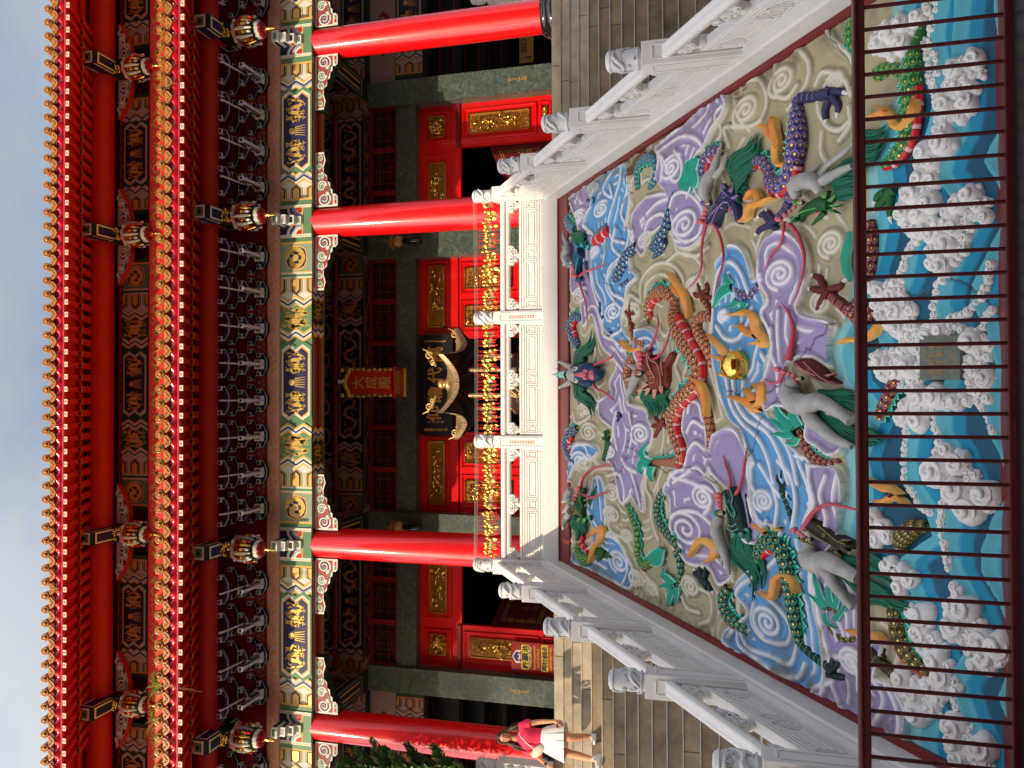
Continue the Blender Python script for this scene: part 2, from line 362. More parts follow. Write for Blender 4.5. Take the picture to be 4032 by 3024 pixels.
def palm(F, u0, s, v0, v1, wid, l):
    """gold palm niches with pointed tips, opening from the band side"""
    h = v1-v0; F.r(min(u0, u0+s*wid*1.25), v0, max(u0, u0+s*wid*1.25), v1, PWHITE, l)
    for k in (.25, .75): F.r(min(u0, u0+s*wid*.75), v0+h*(k-.012), max(u0, u0+s*wid*.75), v0+h*(k+.012), PYEL, l+.5)
    for k in (0, .5, 1):
        c = v0+h*k
        for hw, m, e, ll in ((.20, GREEN, 0, 1), (.175, PYEL, .02, 2), (.145, NAVY, .05, 3)):
            a = max(v0, c-h*hw); b = min(v1, c+h*hw); t = wid*(1-e*1.4)
            if b-a < 1e-3: continue
            F.p([(u0, a), (u0+s*t*.72, a), (u0+s*t*(1. if .01 < k < .99 else .9), c if .01 < k < .99 else (v0 if k < .5 else v1)), (u0+s*t*.72, b), (u0, b)], m, l+ll)
        a = max(v0, c-h*.10); b = min(v1, c+h*.10)
        F.p([(u0, a), (u0+s*wid*.6, a), (u0+s*wid*.78, min(max(c, v0), v1)), (u0+s*wid*.6, b), (u0, b)], GOLD, l+6)
def octofoil(cx, cy, r, n=40):
    return [(cx+r*(1-.09*abs(math.cos(4*math.pi*k/n*1)))*math.cos(2*math.pi*k/n), cy+r*(1-.09*abs(math.cos(4*math.pi*k/n)))*math.sin(2*math.pi*k/n)) for k in range(n)]
def medallion(F, u0, u1, v0, v1, l):
    F.r(u0, v0, u1, v1, PALEG, l); cx, cy, r = (u0+u1)/2, (v0+v1)/2, min(u1-u0, v1-v0)*.48
    F.p(octofoil(cx, cy, r), PYEL, l+1); F.p(octofoil(cx, cy, r*.9), NAVY, l+2)
    F.strip(cr2([(cx-r*.1, cy+r*.75), (cx+r*.5, cy+r*.5), (cx+r*.6, cy-r*.2), (cx, cy-r*.6), (cx-r*.6, cy-r*.2), (cx-r*.45, cy+r*.35), (cx, cy+r*.25)]), [r*.2, r*.34, r*.3, r*.5], GOLD, l+3)
    F.p(octofoil(cx, cy+r*.05, r*.27, 12), GOLD, l+4)
    for a in (.6, 2.2, 3.9, 5.4): F.strip([(cx+r*.3*math.cos(a), cy+r*.3*math.sin(a)), (cx+r*.8*math.cos(a+.3), cy+r*.8*math.sin(a+.3))], [r*.18, r*.05], GOLD, l+4)
def center_panel(F, u0, u1, v0, v1, amp, l, gold=None):
    gold = gold or GOLD
    h = v1-v0
    def body(e, m, ll):
        a = u0+e*1.3; b = u1-e*1.3; lo = v0+e*.75; hi = v1-e*.75
        A = [(a+amp*.0, lo), (a-amp*.0, hi)]
        pts = [(a, lo), (a+amp, lo+(hi-lo)*.0)]
        # notched ends: points at quarter heights
        L = [(a+amp, lo), (a, lo+(hi-lo)*.25), (a+amp, (lo+hi)/2), (a, hi-(hi-lo)*.25), (a+amp, hi)]
        Rr = [(b-amp, hi), (b, hi-(hi-lo)*.25), (b-amp, (lo+hi)/2), (b, lo+(hi-lo)*.25), (b-amp, lo)]
        F.p(L+Rr, m, ll)
    body(0, GREEN, l); body(h*.07, PWHITE, l+1); body(h*.12, PYEL, l+2); body(h*.15, NAVY, l+3)
    c = (u0+u1)/2; e = h*.26; wd = c-u0-e*1.5-h*.16
    dragon(F, u0+e*1.2, v0+e*.72, wd, h-e*1.44, gold, l+5, False, 1.22); dragon(F, c+h*.16+e*.3, v0+e*.72, wd, h-e*1.44, gold, l+5, True, 1.22)
    F.p(octofoil(c, (v0+v1)/2+h*.12, h*.10, 14), gold, l+5)
    for k in range(-2, 3): F.strip([(c+k*h*.05, (v0+v1)/2+h*.02), (c+k*h*.075, v0+h*.2)], [h*.03, h*.015], gold, l+5)
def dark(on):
    """the beams under the eaves carry the same patterns, their shade put into darker colours"""
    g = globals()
    if on: g.update(GREEN=DGREEN, PWHITE=SHADEW, PYEL=SHADEYEL, NAVY=SHADENAVY, PALEG=DPALE, LILAC=SHADEW, GOLD=SHADEGOLD)
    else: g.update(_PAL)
ZC = [PYEL, PWHITE, NAVY, PWHITE, PYEL]
def paint_long(F, L, h, l=1):
    """medallion - palms - zigzag - dragon - zigzag - double-dragon panel, mirrored"""
    F.r(0, 0, L, h, GREEN, l)
    amp = h*.15; w = h*.055
    for s in (1, -1):
        u = 0 if s > 0 else L
        F.r(min(u, u+s*.12*h), 0, max(u, u+s*.12*h), h, GREEN, l+1); u += s*.12*h
        F.r(min(u, u+s*.06*h), 0, max(u, u+s*.06*h), h, PYEL, l+1); u += s*.06*h
        medallion(F, min(u, u+s*h*.80), max(u, u+s*h*.80), 0, h, l+1); u += s*h*.80
        for m, k in ((PYEL, .03), (PWHITE, .045), (GREEN, .07), (PWHITE, .045), (PYEL, .03)):
            F.r(min(u, u+s*k*h), 0, max(u, u+s*k*h), h, m, l+1); u += s*k*h
        palm(F, u, s, 0, h, h*.50, l+1); u += s*h*.46
        zigzag(F, u, s, 0, h, l+9, [PYEL, PWHITE, NAVY, PWHITE, PYEL], w, amp); u += s*w*5
        band(F, u, u+s*h*.66, 0, h, amp*s, GREEN, l+9)
        dragon(F, min(u+s*amp*.8, u+s*h*.72), h*.05, h*.62, h*.9, GOLD, l+10, s < 0)
        u += s*h*.66
        zigzag(F, u, s, 0, h, l+9, [PYEL, PWHITE, NAVY, PWHITE, PYEL], w, amp); u += s*w*5
        if s > 0: a = u
        else: b = u
    center_panel(F, a+h*.12, b-h*.12, h*.0, h, amp, l+10)
def paint_short(F, L, h, l=1, ends=True):
    """palms - zigzag - double-dragon panel, mirrored"""
    F.r(0, 0, L, h, GREEN, l); amp = h*.15; w = h*.055
    for s in (1, -1):
        u = 0 if s > 0 else L
        F.r(min(u, u+s*.14*h), 0, max(u, u+s*.14*h), h, GREEN, l+1); u += s*.14*h
        F.r(min(u, u+s*.06*h), 0, max(u, u+s*.06*h), h, PYEL, l+1); u += s*.06*h
        palm(F, u, s, 0, h, h*.40, l+1); u += s*h*.36
        zigzag(F, u, s, 0, h, l+9, [PYEL, PWHITE, NAVY, LILAC, PWHITE, PYEL], w, amp); u += s*w*6
        if s > 0: a = u
        else: b = u
    center_panel(F, a-h*.02, b+h*.02, 0, h, amp, l+10)
def spiral2(cx, cy, r, turns, a0, sgn=1, n=26, r0=.12):
    return [(cx+r*(r0+(1-r0)*(i/n))*math.cos(a0+sgn*turns*2*math.pi*i/n), cy+r*(r0+(1-r0)*(i/n))*math.sin(a0+sgn*turns*2*math.pi*i/n)) for i in range(n+1)]

# ------------------------------------------------------------------ ground, terrace, stairs
FZ = 4.16; EY = 12.08; TR = .30; RS = .191
def terrace():
    mb = MB()
    mb.box((-14, EY, -.4), (14, 24, FZ), STONE); o = mb.build('terrace'); tag(o, kind='structure')
    g = MB(); g.box((-60, -60, -.6), (60, 60, -.12), STONE2); o = g.build('ground'); tag(o, kind='structure')
terrace()
def stairs(x0, x1, label, seed):
    t = thing('stone_staircase', ((x0+x1)/2, 9, 0), label, 'stairs', 'stone staircases beside the ramp')
    rnd = random.Random(seed)
    nose = (.50, .48, .43, 1)
    LIGHT = mat('worn_step_edge', nose, .8, var=.3, vs=9)
    for i in range(1, 22):
        mb = MB(); y = EY-TR*i; z = FZ-RS*i; x = x0
        m = STONE if i <= 3 else STONE2
        while x < x1-.01:
            L = rnd.uniform(1.3, 2.2); e = min(x1, x+L)
            mb.box((x+.004, y, z-RS-.02), (e-.006, y+TR+.02, z-.012), m); mb.box((x+.004, y-.012, z-.012), (e-.006, y+TR, z), LIGHT if i > 2 else m)
            x = e
        mb.build('step', t)
    for i in range(0, 1):
        mb = MB(); x = x0
        while x < x1-.01:
            e = min(x1, x+rnd.uniform(1.5, 2.1)); mb.box((x+.004, EY-.018, FZ-RS-.02), (e-.008, EY-.001, FZ+.004), STONE); x = e
        mb.build('step', t)
stairs(X0+3.10, 11.0, 'grey stone steps climbing on the right of the carved ramp, in shade', 3)
stairs(-11.0, X0-3.10, 'grey stone steps on the left of the carved ramp, where the woman walks', 5)

# ------------------------------------------------------------------ balustrades
def carved_cap(mb, r=.1, h=.35, z0=0, rnd=None):
    rnd = rnd or random.Random(1)
    mb.lathe([(r*.8, z0-.0), (r*.86, z0+.02), (r*1.0, z0+.035), (r*.93, z0+.05), (r*.95, z0+h*.5), (r*.98, z0+h*.85), (r*.9, z0+h*.94), (r*.6, z0+h*.985), (0, z0+h)], (0,0,0), WCARV, 20)
    for k in range(4):                                    # dragon coils wound on the drum
        a = rnd.uniform(0, 6.28); pts = []
        for j in range(22):
            t = j/21; aa = a+4.6*t; zz = z0+.06+(h-.13)*t+.022*math.sin(t*16+a)
            pts.append((r*1.0*math.cos(aa), r*1.0*math.sin(aa), zz))
        mb.tube(pts, lerp_list([.008, .024, .02, .024, .008], 22), WCARV, 6)
    for k in range(16):                                   # cloud scrolls between them
        a = rnd.uniform(0, 6.28); z = z0+.05+rnd.random()*(h-.11); q = rnd.uniform(.018, .03)
        pts = [(r*1.02*math.cos(a+u/r), r*1.02*math.sin(a+u/r), z+v) for u, v in spiral2(0, 0, q, 1.3, k, (-1)**k, 9)]
        mb.tube(pts, .0075, WCARV, 4)
    for z in (.035, h*.86): mb.tube([(r*1.0*math.cos(t*.3142), r*1.0*math.sin(t*.3142), z0+z) for t in range(21)], .010, WCARV, 5)
def cloud_block(mb, c, half_w, hgt, half=0, th=.05, slope=0.0):
    """cloud-head strut under the rail: three scrolls on a small vase; half=-1/1 keeps one side"""
    x, y, z = c
    def off(dx, dz): return (x+dx*cosd[0], y+dx*cosd[1], z+dz+dx*slope)
    cosd = _DIR
    for dx, dz, r in ((0, -.055, .07), (-.105, -.035, .052), (.105, -.035, .052), (-.06, -.09, .045), (.06, -.09, .045)):
        if half and dx*half < -.02: continue
        p = Vector(off(dx*half_w/.16, dz)); nrm = Vector((-cosd[1], cosd[0], 0))
        mb.lathe([(r, -th), (r*1.02, -th*.5), (r*1.02, th*.5), (r, th)], p, WHITE, 14, ax=nrm)
        for sg in (1, -1):
            sp = [p+nrm*(sg*(th+.004))+Vector((cosd[0], cosd[1], slope))*q[0]+Vector((0,0,1))*q[1] for q in spiral2(0, 0, r*.8, 1.4, 1.2+dx*9, sg, 12)]
            mb.tube(sp, .009, WHITE, 4)
    if half == 0 or True:
        mb.lathe([(.03, -hgt), (.052, -hgt+.03), (.055, -hgt+.06), (.03, -hgt+.1), (.035, -.08)], off(0 if not half else half*.03, 0), WHITE, 12)
_DIR = (1, 0)
def dir_pt(o, d, t, z, nrm=0): return Vector((o[0]+d[0]*t-d[1]*nrm, o[1]+d[1]*t+d[0]*nrm, z))
def balustrade_bay(parent, A, B, d, slope, zr0, zr1, zg, zp0, prefix=''):
    """one bay between two posts. A,B: distance along d from origin; heights at A; slope dz per metre"""
    global _DIR
    o = A; _DIR = d; L = B; n = Vector((-d[1], d[0], 0)); D = Vector((d[0], d[1], slope))
    def P(t, z, k=0): return Vector((o[0], o[1], 0))+D*t+Vector((0, 0, z))+n*k
    # handrail with two rounded mouldings
    mb = MB(); Z = Vector((0,0,1))
    mb.obox(P(0, zr0+.03, -.035), D*L, n*.07, Z*(zr1-zr0-.04), WHITE)
    mb.obox(P(0, zr1-.035, -.065), D*L, n*.13, Z*.03, WHITE)
    mb.tube([P(0, zr0+.022, 0), P(L, zr0+.022, 0)], .045, WHITE, 12)
    mb.tube([P(0, (zr0+zr1)/2+.015, .035), P(L, (zr0+zr1)/2+.015, .035)], .042, WHITE, 10); mb.tube([P(0, (zr0+zr1)/2+.015, -.035), P(L, (zr0+zr1)/2+.015, -.035)], .042, WHITE, 10)
    mb.build('handrail', parent, bevel=.008)
    for t, hf in ((.05, 1), (L/2, 0), (L-.05, -1)):
        mb = MB(); c = P(t, zr0-.005); cloud_block(mb, c, .16, zr0-zg+.01, hf, slope=slope); mb.build('cloud_baluster', parent)
    # panel with raised frames on both faces
    mb = MB(); mb.obox(P(0, zp0, -.05), D*L, n*.10, Z*(zg-zp0), WHITE)
    H = zg-zp0
    for sg in (1, -1):
        k = .05*sg
        def fr(t0, z0, t1, z1, w=.014, th=.012):
            for (a, b, c, e) in ((t0, z0, t1, z0+w), (t0, z1-w, t1, z1), (t0, z0, t0+w, z1), (t1-w, z0, t1, z1)):
                mb.obox(P(a, zp0+b, k if sg > 0 else k-th), D*(c-a), n*th, Z*(e-b), WHITE)
        fr(.04, H*.80, L-.04, H*.94); fr(.04, H*.06, L-.04, H*.20)
        a = .04; ws = [.07, .34, .09, .34, .07]; tot = sum(ws); free = L-.08; gap = .02; kx = (free-gap*4)/tot
        for wq in ws:
            q = wq*kx; fr(a, H*.26, a+q, H*.74); fr(a+.035 if q > .2 else a+.025, H*.36, a+q-(.035 if q > .2 else .025), H*.64); a += q+gap
    mb.build('panel', parent, bevel=.004)
def newel(parent, x, y, zb, zt, w=.115, seed=0):
    mb = MB(); mb.box((x-w, y-w, zb), (x+w, y+w, zt), WHITE)
    for (sx, sy) in ((0, -1), (1, 0), (-1, 0), (0, 1)):
        # raised arch-topped frame on each face
        for a, b, z0, z1 in ((-.075, -.06, zb+.1, zt-.12), (.06, .075, zb+.1, zt-.12), (-.06, .06, zt-.11, zt-.095)):
            p0 = Vector((x, y, 0))+Vector((sx*w, sy*w, 0)); tx = Vector((-sy, sx, 0))
            q = p0+tx*a; e = p0+tx*b+Vector((sx*.01, sy*.01, 0))
            mb.box((q.x, q.y, z0), (e.x if abs(e.x-q.x) > 1e-4 else q.x+.01, e.y if abs(e.y-q.y) > 1e-4 else q.y+.01, z1), WHITE)
    p = mb.build('newel_post', parent, bevel=.012, seg=2)
    c = MB(); carved_cap(c, .1, .35, 0, random.Random(seed)); c.xf(Matrix.Translation((x, y, zt))); c.build('carved_cap', p)
    return p
# terrace balustrade across the head of the ramp
BY = 11.95
tb = thing('terrace_balustrade', (X0, BY, FZ), 'white stone balustrade crossing the top of the carved ramp, hung with gold bells', 'balustrade')
XS = [X0-2.955, X0-.985, X0+.985, X0+2.955]
for i in (1, 2): newel(tb, XS[i], BY, FZ-.0, 5.08, .095, seed=i+10)
for i in range(3): balustrade_bay(tb, (XS[i]+.1, BY), XS[i+1]-XS[i]-.2, (1, 0), 0., 4.845, 4.98, 4.67, 4.275)
mb = MB(); mb.box((X0-2.84, BY-.15, FZ-.13), (X0+2.84, BY+.12, 4.275), WHITE); mb.build('plinth', tb, bevel=.01)
# gilt inscription strokes on the two middle posts
for i in (1, 2):
    mb = MB(); F = Face(mb, (XS[i]-.02, BY-.097, 4.42), (1,0,0), (0,0,1)); rr = random.Random(i)
    for k in range(2):
        for j in range(10): F.r(k*.025, j*.042, k*.025+.014, j*.042+.02+rr.random()*.01, OCHRE, 1)
    mb.build('inscription', tb)
def nose_z(y): return FZ-SL*(EY-y)
def stair_balustrade(side, label):
    x = X0+side*2.955; t = thing('stair_balustrade', (x, 9, 0), label, 'balustrade', 'balustrades down both sides of the carved ramp')
    ys = [BY-1.505*k for k in range(6)]
    newel(t, x, BY, 4.0, 5.10, .115, seed=side+3)
    for k in range(1, 6): newel(t, x, ys[k], nose_z(ys[k])-.1, nose_z(ys[k])+1.14, .115, seed=k*7+side)
    for k in range(5):
        d = (0, -1); A = (x, ys[k]-.115); L = 1.505-.23; b = nose_z(ys[k]-.115)
        balustrade_bay(t, A, L, d, -SL, b+.90, b+1.03, b+.68, b+.25)
    # sloping plinth and the lower ledge over the ramp edge
    y0, y1 = BY+.1, ys[5]-.9; mb = MB(); D = Vector((0, y1-y0, SL*(y1-y0))); z = nose_z(y0)
    for (xa, xb, za, zb) in ((x-.155, x+.155, -1.2, .25), (x-.125, x+.125, .25, .30)):
        mb.prism([(xa, y0, z+za), (xb, y0, z+za), (xb, y0, z+zb), (xa, y0, z+zb)], D, WHITE)
    mb.build('plinth', t)
    return t
stair_balustrade(1, 'white stone balustrade sloping down the right edge of the carved ramp, in shade')
stair_balustrade(-1, 'white stone balustrade sloping down the left edge of the carved ramp, beside the woman')
# outer balustrades, only their ends show
for sx, X_, Y_, y_, lab in ((-1, 1955, 3010, 11.9, 'short piece of white balustrade at the left edge behind the woman'), (1, 1900, 2, 15.0, 'short piece of white balustrade behind the rightmost red column')):
    p = Py(X_, Y_, y_); t = thing('outer_balustrade', (p.x, y_, FZ), lab, 'balustrade')
    newel(t, p.x+(.05 if sx > 0 else -.02), y_, FZ, p.z+(-.02 if sx < 0 else -.1), .115, seed=40+sx)
    balustrade_bay(t, (p.x+sx*.17, y_), 1.4, (sx, 0), 0., p.z-.33, p.z-.2, p.z-.5, FZ+.1)
# ------------------------------------------------------------------ the hall
hall = thing('temple_hall', (X0, 16, FZ), 'red and gold two-storey temple hall with painted beams and glossy red columns', 'temple')
CX = [X0-6.27, X0-2.95, X0+2.95, X0+6.27]; CXX = [X0-11.0]+CX+[X0+11.0]
CY = 13.0; WY = 15.4
AT0, AT1 = 8.77, 9.405            # architrave
for i, x in enumerate(CX):
    mb = MB(); prof = [(.285, FZ+.3), (.288, FZ+1.4), (.284, FZ+3), (.272, 8.55), (.270, 8.80)]
    mb.lathe(prof, (x, CY, 0), REDC, 48); col = mb.build('column', hall)
    mb = MB(); mb.lathe([(.30, FZ), (.40, FZ+.0), (.44, FZ+.06), (.445, FZ+.14), (.41, FZ+.22), (.35, FZ+.25), (.36, FZ+.28), (.33, FZ+.34), (.285, FZ+.35)], (x, CY, 0), BLKG, 40); mb.build('column_base', col)
    # painted collar over the column
    mb = MB(); F = Face(mb, (x-.30, 12.735, AT0), (1,0,0), (0,0,1)); h = AT1-AT0
    mb.box((x-.30, 12.735, AT0), (x+.30, 12.80, AT1), GREEN)
    for k in (0, 1):
        a = 0 if k == 0 else .54; F.r(a, 0, a+.06, h, PWHITE, 1); F.r(a+.02, 0, a+.03, h, PYEL, 2)
    F.r(.06, 0, .54, h*.30, GREEN, 1); F.r(.06, h*.27, .54, h*.31, PYEL, 2); F.r(.06, h*.31, .54, h, NAVY, 2)
    for r, m in ((.24, PWHITE), (.195, NAVY), (.16, LILAC), (.12, PWHITE), (.085, REDM)):
        for c in (.06, .54):
            s_ = 1 if c < .3 else -1
            F.p([(c, h*.31)]+[(c+s_*r*math.cos(t*math.pi/2/8), h*.31+r*1.25*math.sin(t*math.pi/2/8)) for t in range(9)], m, 3+(.24-r)*20)
    mb.build('column_collar', col)
    # stepped bracket tongue in front of the collar
    mb = MB()
    for k, (z0, z1, y0, w_) in enumerate(((9.29, 9.42, 12.45, .10), (9.17, 9.29, 12.52, .085), (9.05, 9.17, 12.60, .085), (8.95, 9.05, 12.68, .075))):
        mb.box((x-w_, y0, z0+.004), (x+w_, 12.735, z1), PWHITE); mb.box((x-w_*.62, y0-.004, z0+.03), (x+w_*.62, y0, z1-.03), (GREEN, LILAC, DARKB, GREEN)[k])
        mb.box((x-w_-.003, y0+.02, z0+.03), (x+w_+.003, 12.72, z1-.03), (DGREEN, NAVY, REDM, DGREEN)[k])
    mb.build('bracket_tongue', col, bevel=.006)
# architrave, lower lintel and mauve board, one piece per bay
for i in range(5):
    a, b = CXX[i]+(.3 if i else 0), CXX[i+1]-(.3 if i < 4 else 0)
    mb = MB(); mb.box((a, 12.76, AT0), (b, 13.22, AT1), GREEN); F = Face(mb, (a, 12.76, AT0), (1,0,0), (0,0,1))
    if i == 2: paint_long(F, b-a, AT1-AT0)
    elif i in (1, 3): paint_short(F, b-a, AT1-AT0)
    else:
        w0 = 2.75; F.O = Vector((a if i == 4 else b-w0, 12.76, AT0)); paint_short(F, w0, AT1-AT0)
    mb.build('painted_architrave', hall)
    mb = MB(); F = Face(mb, (a, 13.16, AT0), (1,0,0), (0,-1,0)); L = b-a
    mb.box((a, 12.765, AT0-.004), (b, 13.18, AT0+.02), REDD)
    F.N = Vector((0, 0, -1)); F.O.z = AT0-.004
    for q, m_ in ((.03, PWHITE), (.07, PYEL), (.12, OCHRE), (.26, OCHRE), (.31, PYEL), (.36, PWHITE)): F.r(0, q, L, q+.010, m_, 1)
    if i == 2:
        for s_, u in ((1, .9), (-1, L-.9)):
            e = zigzag(F, u, s_, 0, .39, 3, [PYEL, LILAC, NAVY, PWHITE, OCHRE], .045, .06); band(F, e, e+s_*.42, 0, .39, .06*s_, DGREEN, 3); dragon(F, min(e+s_*.07, e+s_*.40), .02, .33, .35, OCHRE, 4, s_ < 0); zigzag(F, e+s_*.43, s_, 0, .39, 3, [OCHRE, LILAC, NAVY, PWHITE, PYEL], .045, .06)
    mb.build('architrave_soffit', hall)
mb = MB(); mb.box((X0-11, 12.70, AT1), (X0+11, 13.3, 9.65), MAUVE); F = Face(mb, (X0-11, 12.70, AT1), (1,0,0), (0,0,1))
rr = random.Random(5); x = X0-10.6; k = 0
while x < X0+10.6:
    pass
    for j in range(9):
        u = x-X0+11-.26+j*.065; F.strip(spiral2(u, .125+.03*(-1)**j, .04, .9, j, (-1)**j, 8), .016, OCHRE, 1)
    x += .7367; k += 1
mb.build('mauve_frieze', hall)

CORB = mat('corbel_ground', C('#a8484a'), .5, var=.2)
# corbel brackets (carved spandrels) hanging beside the columns
def corbel(x, s):
    mb = MB(); y = 12.86; z1 = AT0-.01
    P = [(0, -.52), (.20, -.52), (.27, -.47), (.27, -.40), (.36, -.40), (.40, -.35), (.52, -.34), (.56, -.28), (.68, -.27), (.74, -.20), (.86, -.19), (1.02, -.24), (1.16, -.20), (1.20, -.20), (1.20, 0), (0, 0)]
    P = [(p*.84, q*.86) for p, q in P]
    pts = [(x+s*p, y, z1+q) for p, q in P]
    if s < 0: pts = pts[::-1]
    mb.prism(pts, (0, .19, 0), PWHITE, DGREEN)
    F = Face(mb, (x, y, z1), (s, 0, 0), (0, 0, 1), .0022*(1 if s > 0 else -1))
    Q = [(.03, -.35), (.21, -.35), (.25, -.31), (.33, -.30), (.42, -.26), (.55, -.22), (.62, -.17), (.72, -.14), (.86, -.18), (.97, -.16), (.97, -.03), (.03, -.03)]
    F.p(Q, CORB, 1)
    for cx, cy, r, m, sg in ((.14, -.18, .125, PWHITE, 1), (.38, -.13, .09, PWHITE, -1), (.57, -.10, .065, PWHITE, 1), (.74, -.085, .05, PWHITE, -1), (.90, -.09, .05, PWHITE, 1)):
        F.strip(spiral2(cx, cy, r, 1.6, 2.2, sg, 22), .050*(r/.1)**.5, m, 3)
        F.strip(spiral2(cx, cy, r*.82, 1.5, 2.2, sg, 18), .020*(r/.1)**.5, (NAVY if cx < .2 else GREEN), 4)
    for a, b in (((.2, -.3), (.36, -.24)), ((.26, -.05), (.30, -.12)), ((.47, -.05), (.50, -.18)), ((.65, -.03), (.67, -.13)), ((.82, -.03), (.83, -.14))): F.strip([a, ((a[0]+b[0])/2+.02, (a[1]+b[1])/2), b], [.02, .035, .01], GREEN, 4)
    F.r(.03, -.44, .20, -.37, PWHITE, 1); F.r(.045, -.425, .12, -.385, REDM, 2); F.r(.13, -.425, .19, -.385, GREEN, 2)
    mb.build('carved_corbel', hall)
for x in CX:
    corbel(x+.26, 1); corbel(x-.26, -1)

# bracket sets under the lower eave
def bracket_set_mesh():
    mb = MB()
    def arm(cx, y, z, hw, hh, th, m):       # curved bow arm seen from the front
        P = []
        for k in range(7): t = k/6*math.pi/2; P.append((hw-.05+.05*math.sin(t)-.0, z+hh*.55*(1-math.cos(t))))
        pr = [(cx-hw, y, z+hh), (cx-hw, y, z+hh*.55), (cx-hw+.05, y, z+.05), (cx-hw+.13, y, z), (cx+hw-.13, y, z), (cx+hw-.05, y, z+.05), (cx+hw, y, z+hh*.55), (cx+hw, y, z+hh), (cx+hw-.06, y, z+hh), (cx+hw-.1, y, z+hh*.62), (cx+hw-.16, y, z+hh*.48), (cx-hw+.16, y, z+hh*.48), (cx-hw+.1, y, z+hh*.62), (cx-hw+.06, y, z+hh)]
        mb.prism(pr, (0, th, 0), RIM, DARKB)
        ins = [(cx+(px-cx)*.95, y-.003, z+.014+(pz-z)*.84) for px, _, pz in pr]; mb.poly(ins, m)
        for s in (-1, 1):                    # end blocks
            q = cx+s*(hw-.03); mb.box((q-.038, y-.025, z+hh), (q+.038, y+th+.01, z+hh+.075), RIM); mb.box((q-.024, y-.03, z+hh+.014), (q+.024, y-.02, z+hh+.061), m)
    B = 9.65
    mb.box((-.085, 12.50, B+.0), (.085, 12.72, B+.14), PWHITE); mb.box((-.055, 12.49, B+.03), (.055, 12.50, B+.11), REDD); mb.box((-.09, 12.53, B+.03), (.09, 12.70, B+.11), NAVY)
    zz = lambda X, y: Py(X, 1512, y).z
    arm(0, 12.60, zz(1052, 12.60), .20, .13, .07, DGREEN); arm(0, 12.68, zz(1016, 12.68), .29, .13, .05, NAVY)
    arm(0, 12.28, zz(980, 12.28), .18, .13, .07, NAVY); arm(0, 12.44, zz(940, 12.44), .28, .13, .07, DGREEN); arm(0, 11.98, zz(902, 11.98), .245, .14, .07, NAVY)
    for y0, z0, w_ in ((12.24, zz(990, 12.24), .032), (11.94, zz(955, 11.94)-.02, .024)):
        mb.prism([(-w_, 12.7, z0), (-w_, y0+.05, z0), (-w_, y0, z0+.04), (-w_, y0, z0+.08), (-w_, 12.7, z0+.08)], (2*w_, 0, 0), RIM)
        mb.box((-w_-.003, y0+.04, z0+.014), (w_+.003, 12.68, z0+.066), DARKB)
        mb.box((-w_*1.5, y0-.02, z0+.0), (w_*1.5, y0, z0+.085), RIM); mb.box((-w_*.9, y0-.026, z0+.02), (w_*.9, y0-.02, z0+.065), NAVY)
    z0 = zz(872, 11.72); mb.obox((-.014, 11.72, z0), (.028, 0, 0), (0, .95, -.10), (0, 0, .045), RIM); mb.obox((-.017, 11.76, z0+.01), (.034, 0, 0), (0, .8, -.085), (0, 0, .025), DARKB)
    return mb
def spaced(a, b, n): return [a+(b-a)*(k+1)/(n+1) for k in range(n)]
bx = spaced(CX[1]-.02, CX[2]+.02, 8)[:]
bxs = [X0+(-3.5+k)*.655 for k in range(8)]+[CX[2]+.62+k*.665 for k in range(4)]+[CX[0]+.62+k*.665 for k in range(4)]+[CX[3]+.72, CX[0]-.72]
b0 = bracket_set_mesh().build('bracket_set', hall, local=True)
b0.location = (bxs[0]-X0, -16, -FZ)
for x in bxs[1:]:
    c = b0.copy(); COL.objects.link(c); c.location = (x-X0, -16, -FZ)
# dark red board behind the brackets, with flame ornaments and three pearls
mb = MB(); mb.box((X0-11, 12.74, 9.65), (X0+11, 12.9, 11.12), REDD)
F = Face(mb, (0, 12.74, 9.65), (1,0,0), (0,0,1)); bs_ = sorted(bxs)
for a, b in zip(bs_, bs_[1:]):
    c = (a+b)/2
    if b-a > .9: continue
    F.p([(c-.17, .03), (c+.17, .03), (c+.09, .22), (c, .5), (c-.09, .22)], REDM, 1)
    F.strip([(c-.16, .04), (c-.08, .22), (c, .48), (c+.08, .22), (c+.16, .04)], .012, OCHRE, 2)
    F.strip([(c-.11, .06), (c-.07, .2), (c, .38), (c+.07, .2), (c+.11, .06)], .008, OCHRE, 2)
    for dx, dz in ((-.05, .10), (.05, .10), (0, .19)): mb.ell((c+dx, 12.73, 9.65+dz), (.034, .02, .034), GREEN, 10, 6)
mb.build('bracket_board', hall)

# eaves ---------------------------------------------------------------
def flaring(x): 
    q = max(0, abs(x-X0)-5.5); return .012*q*q
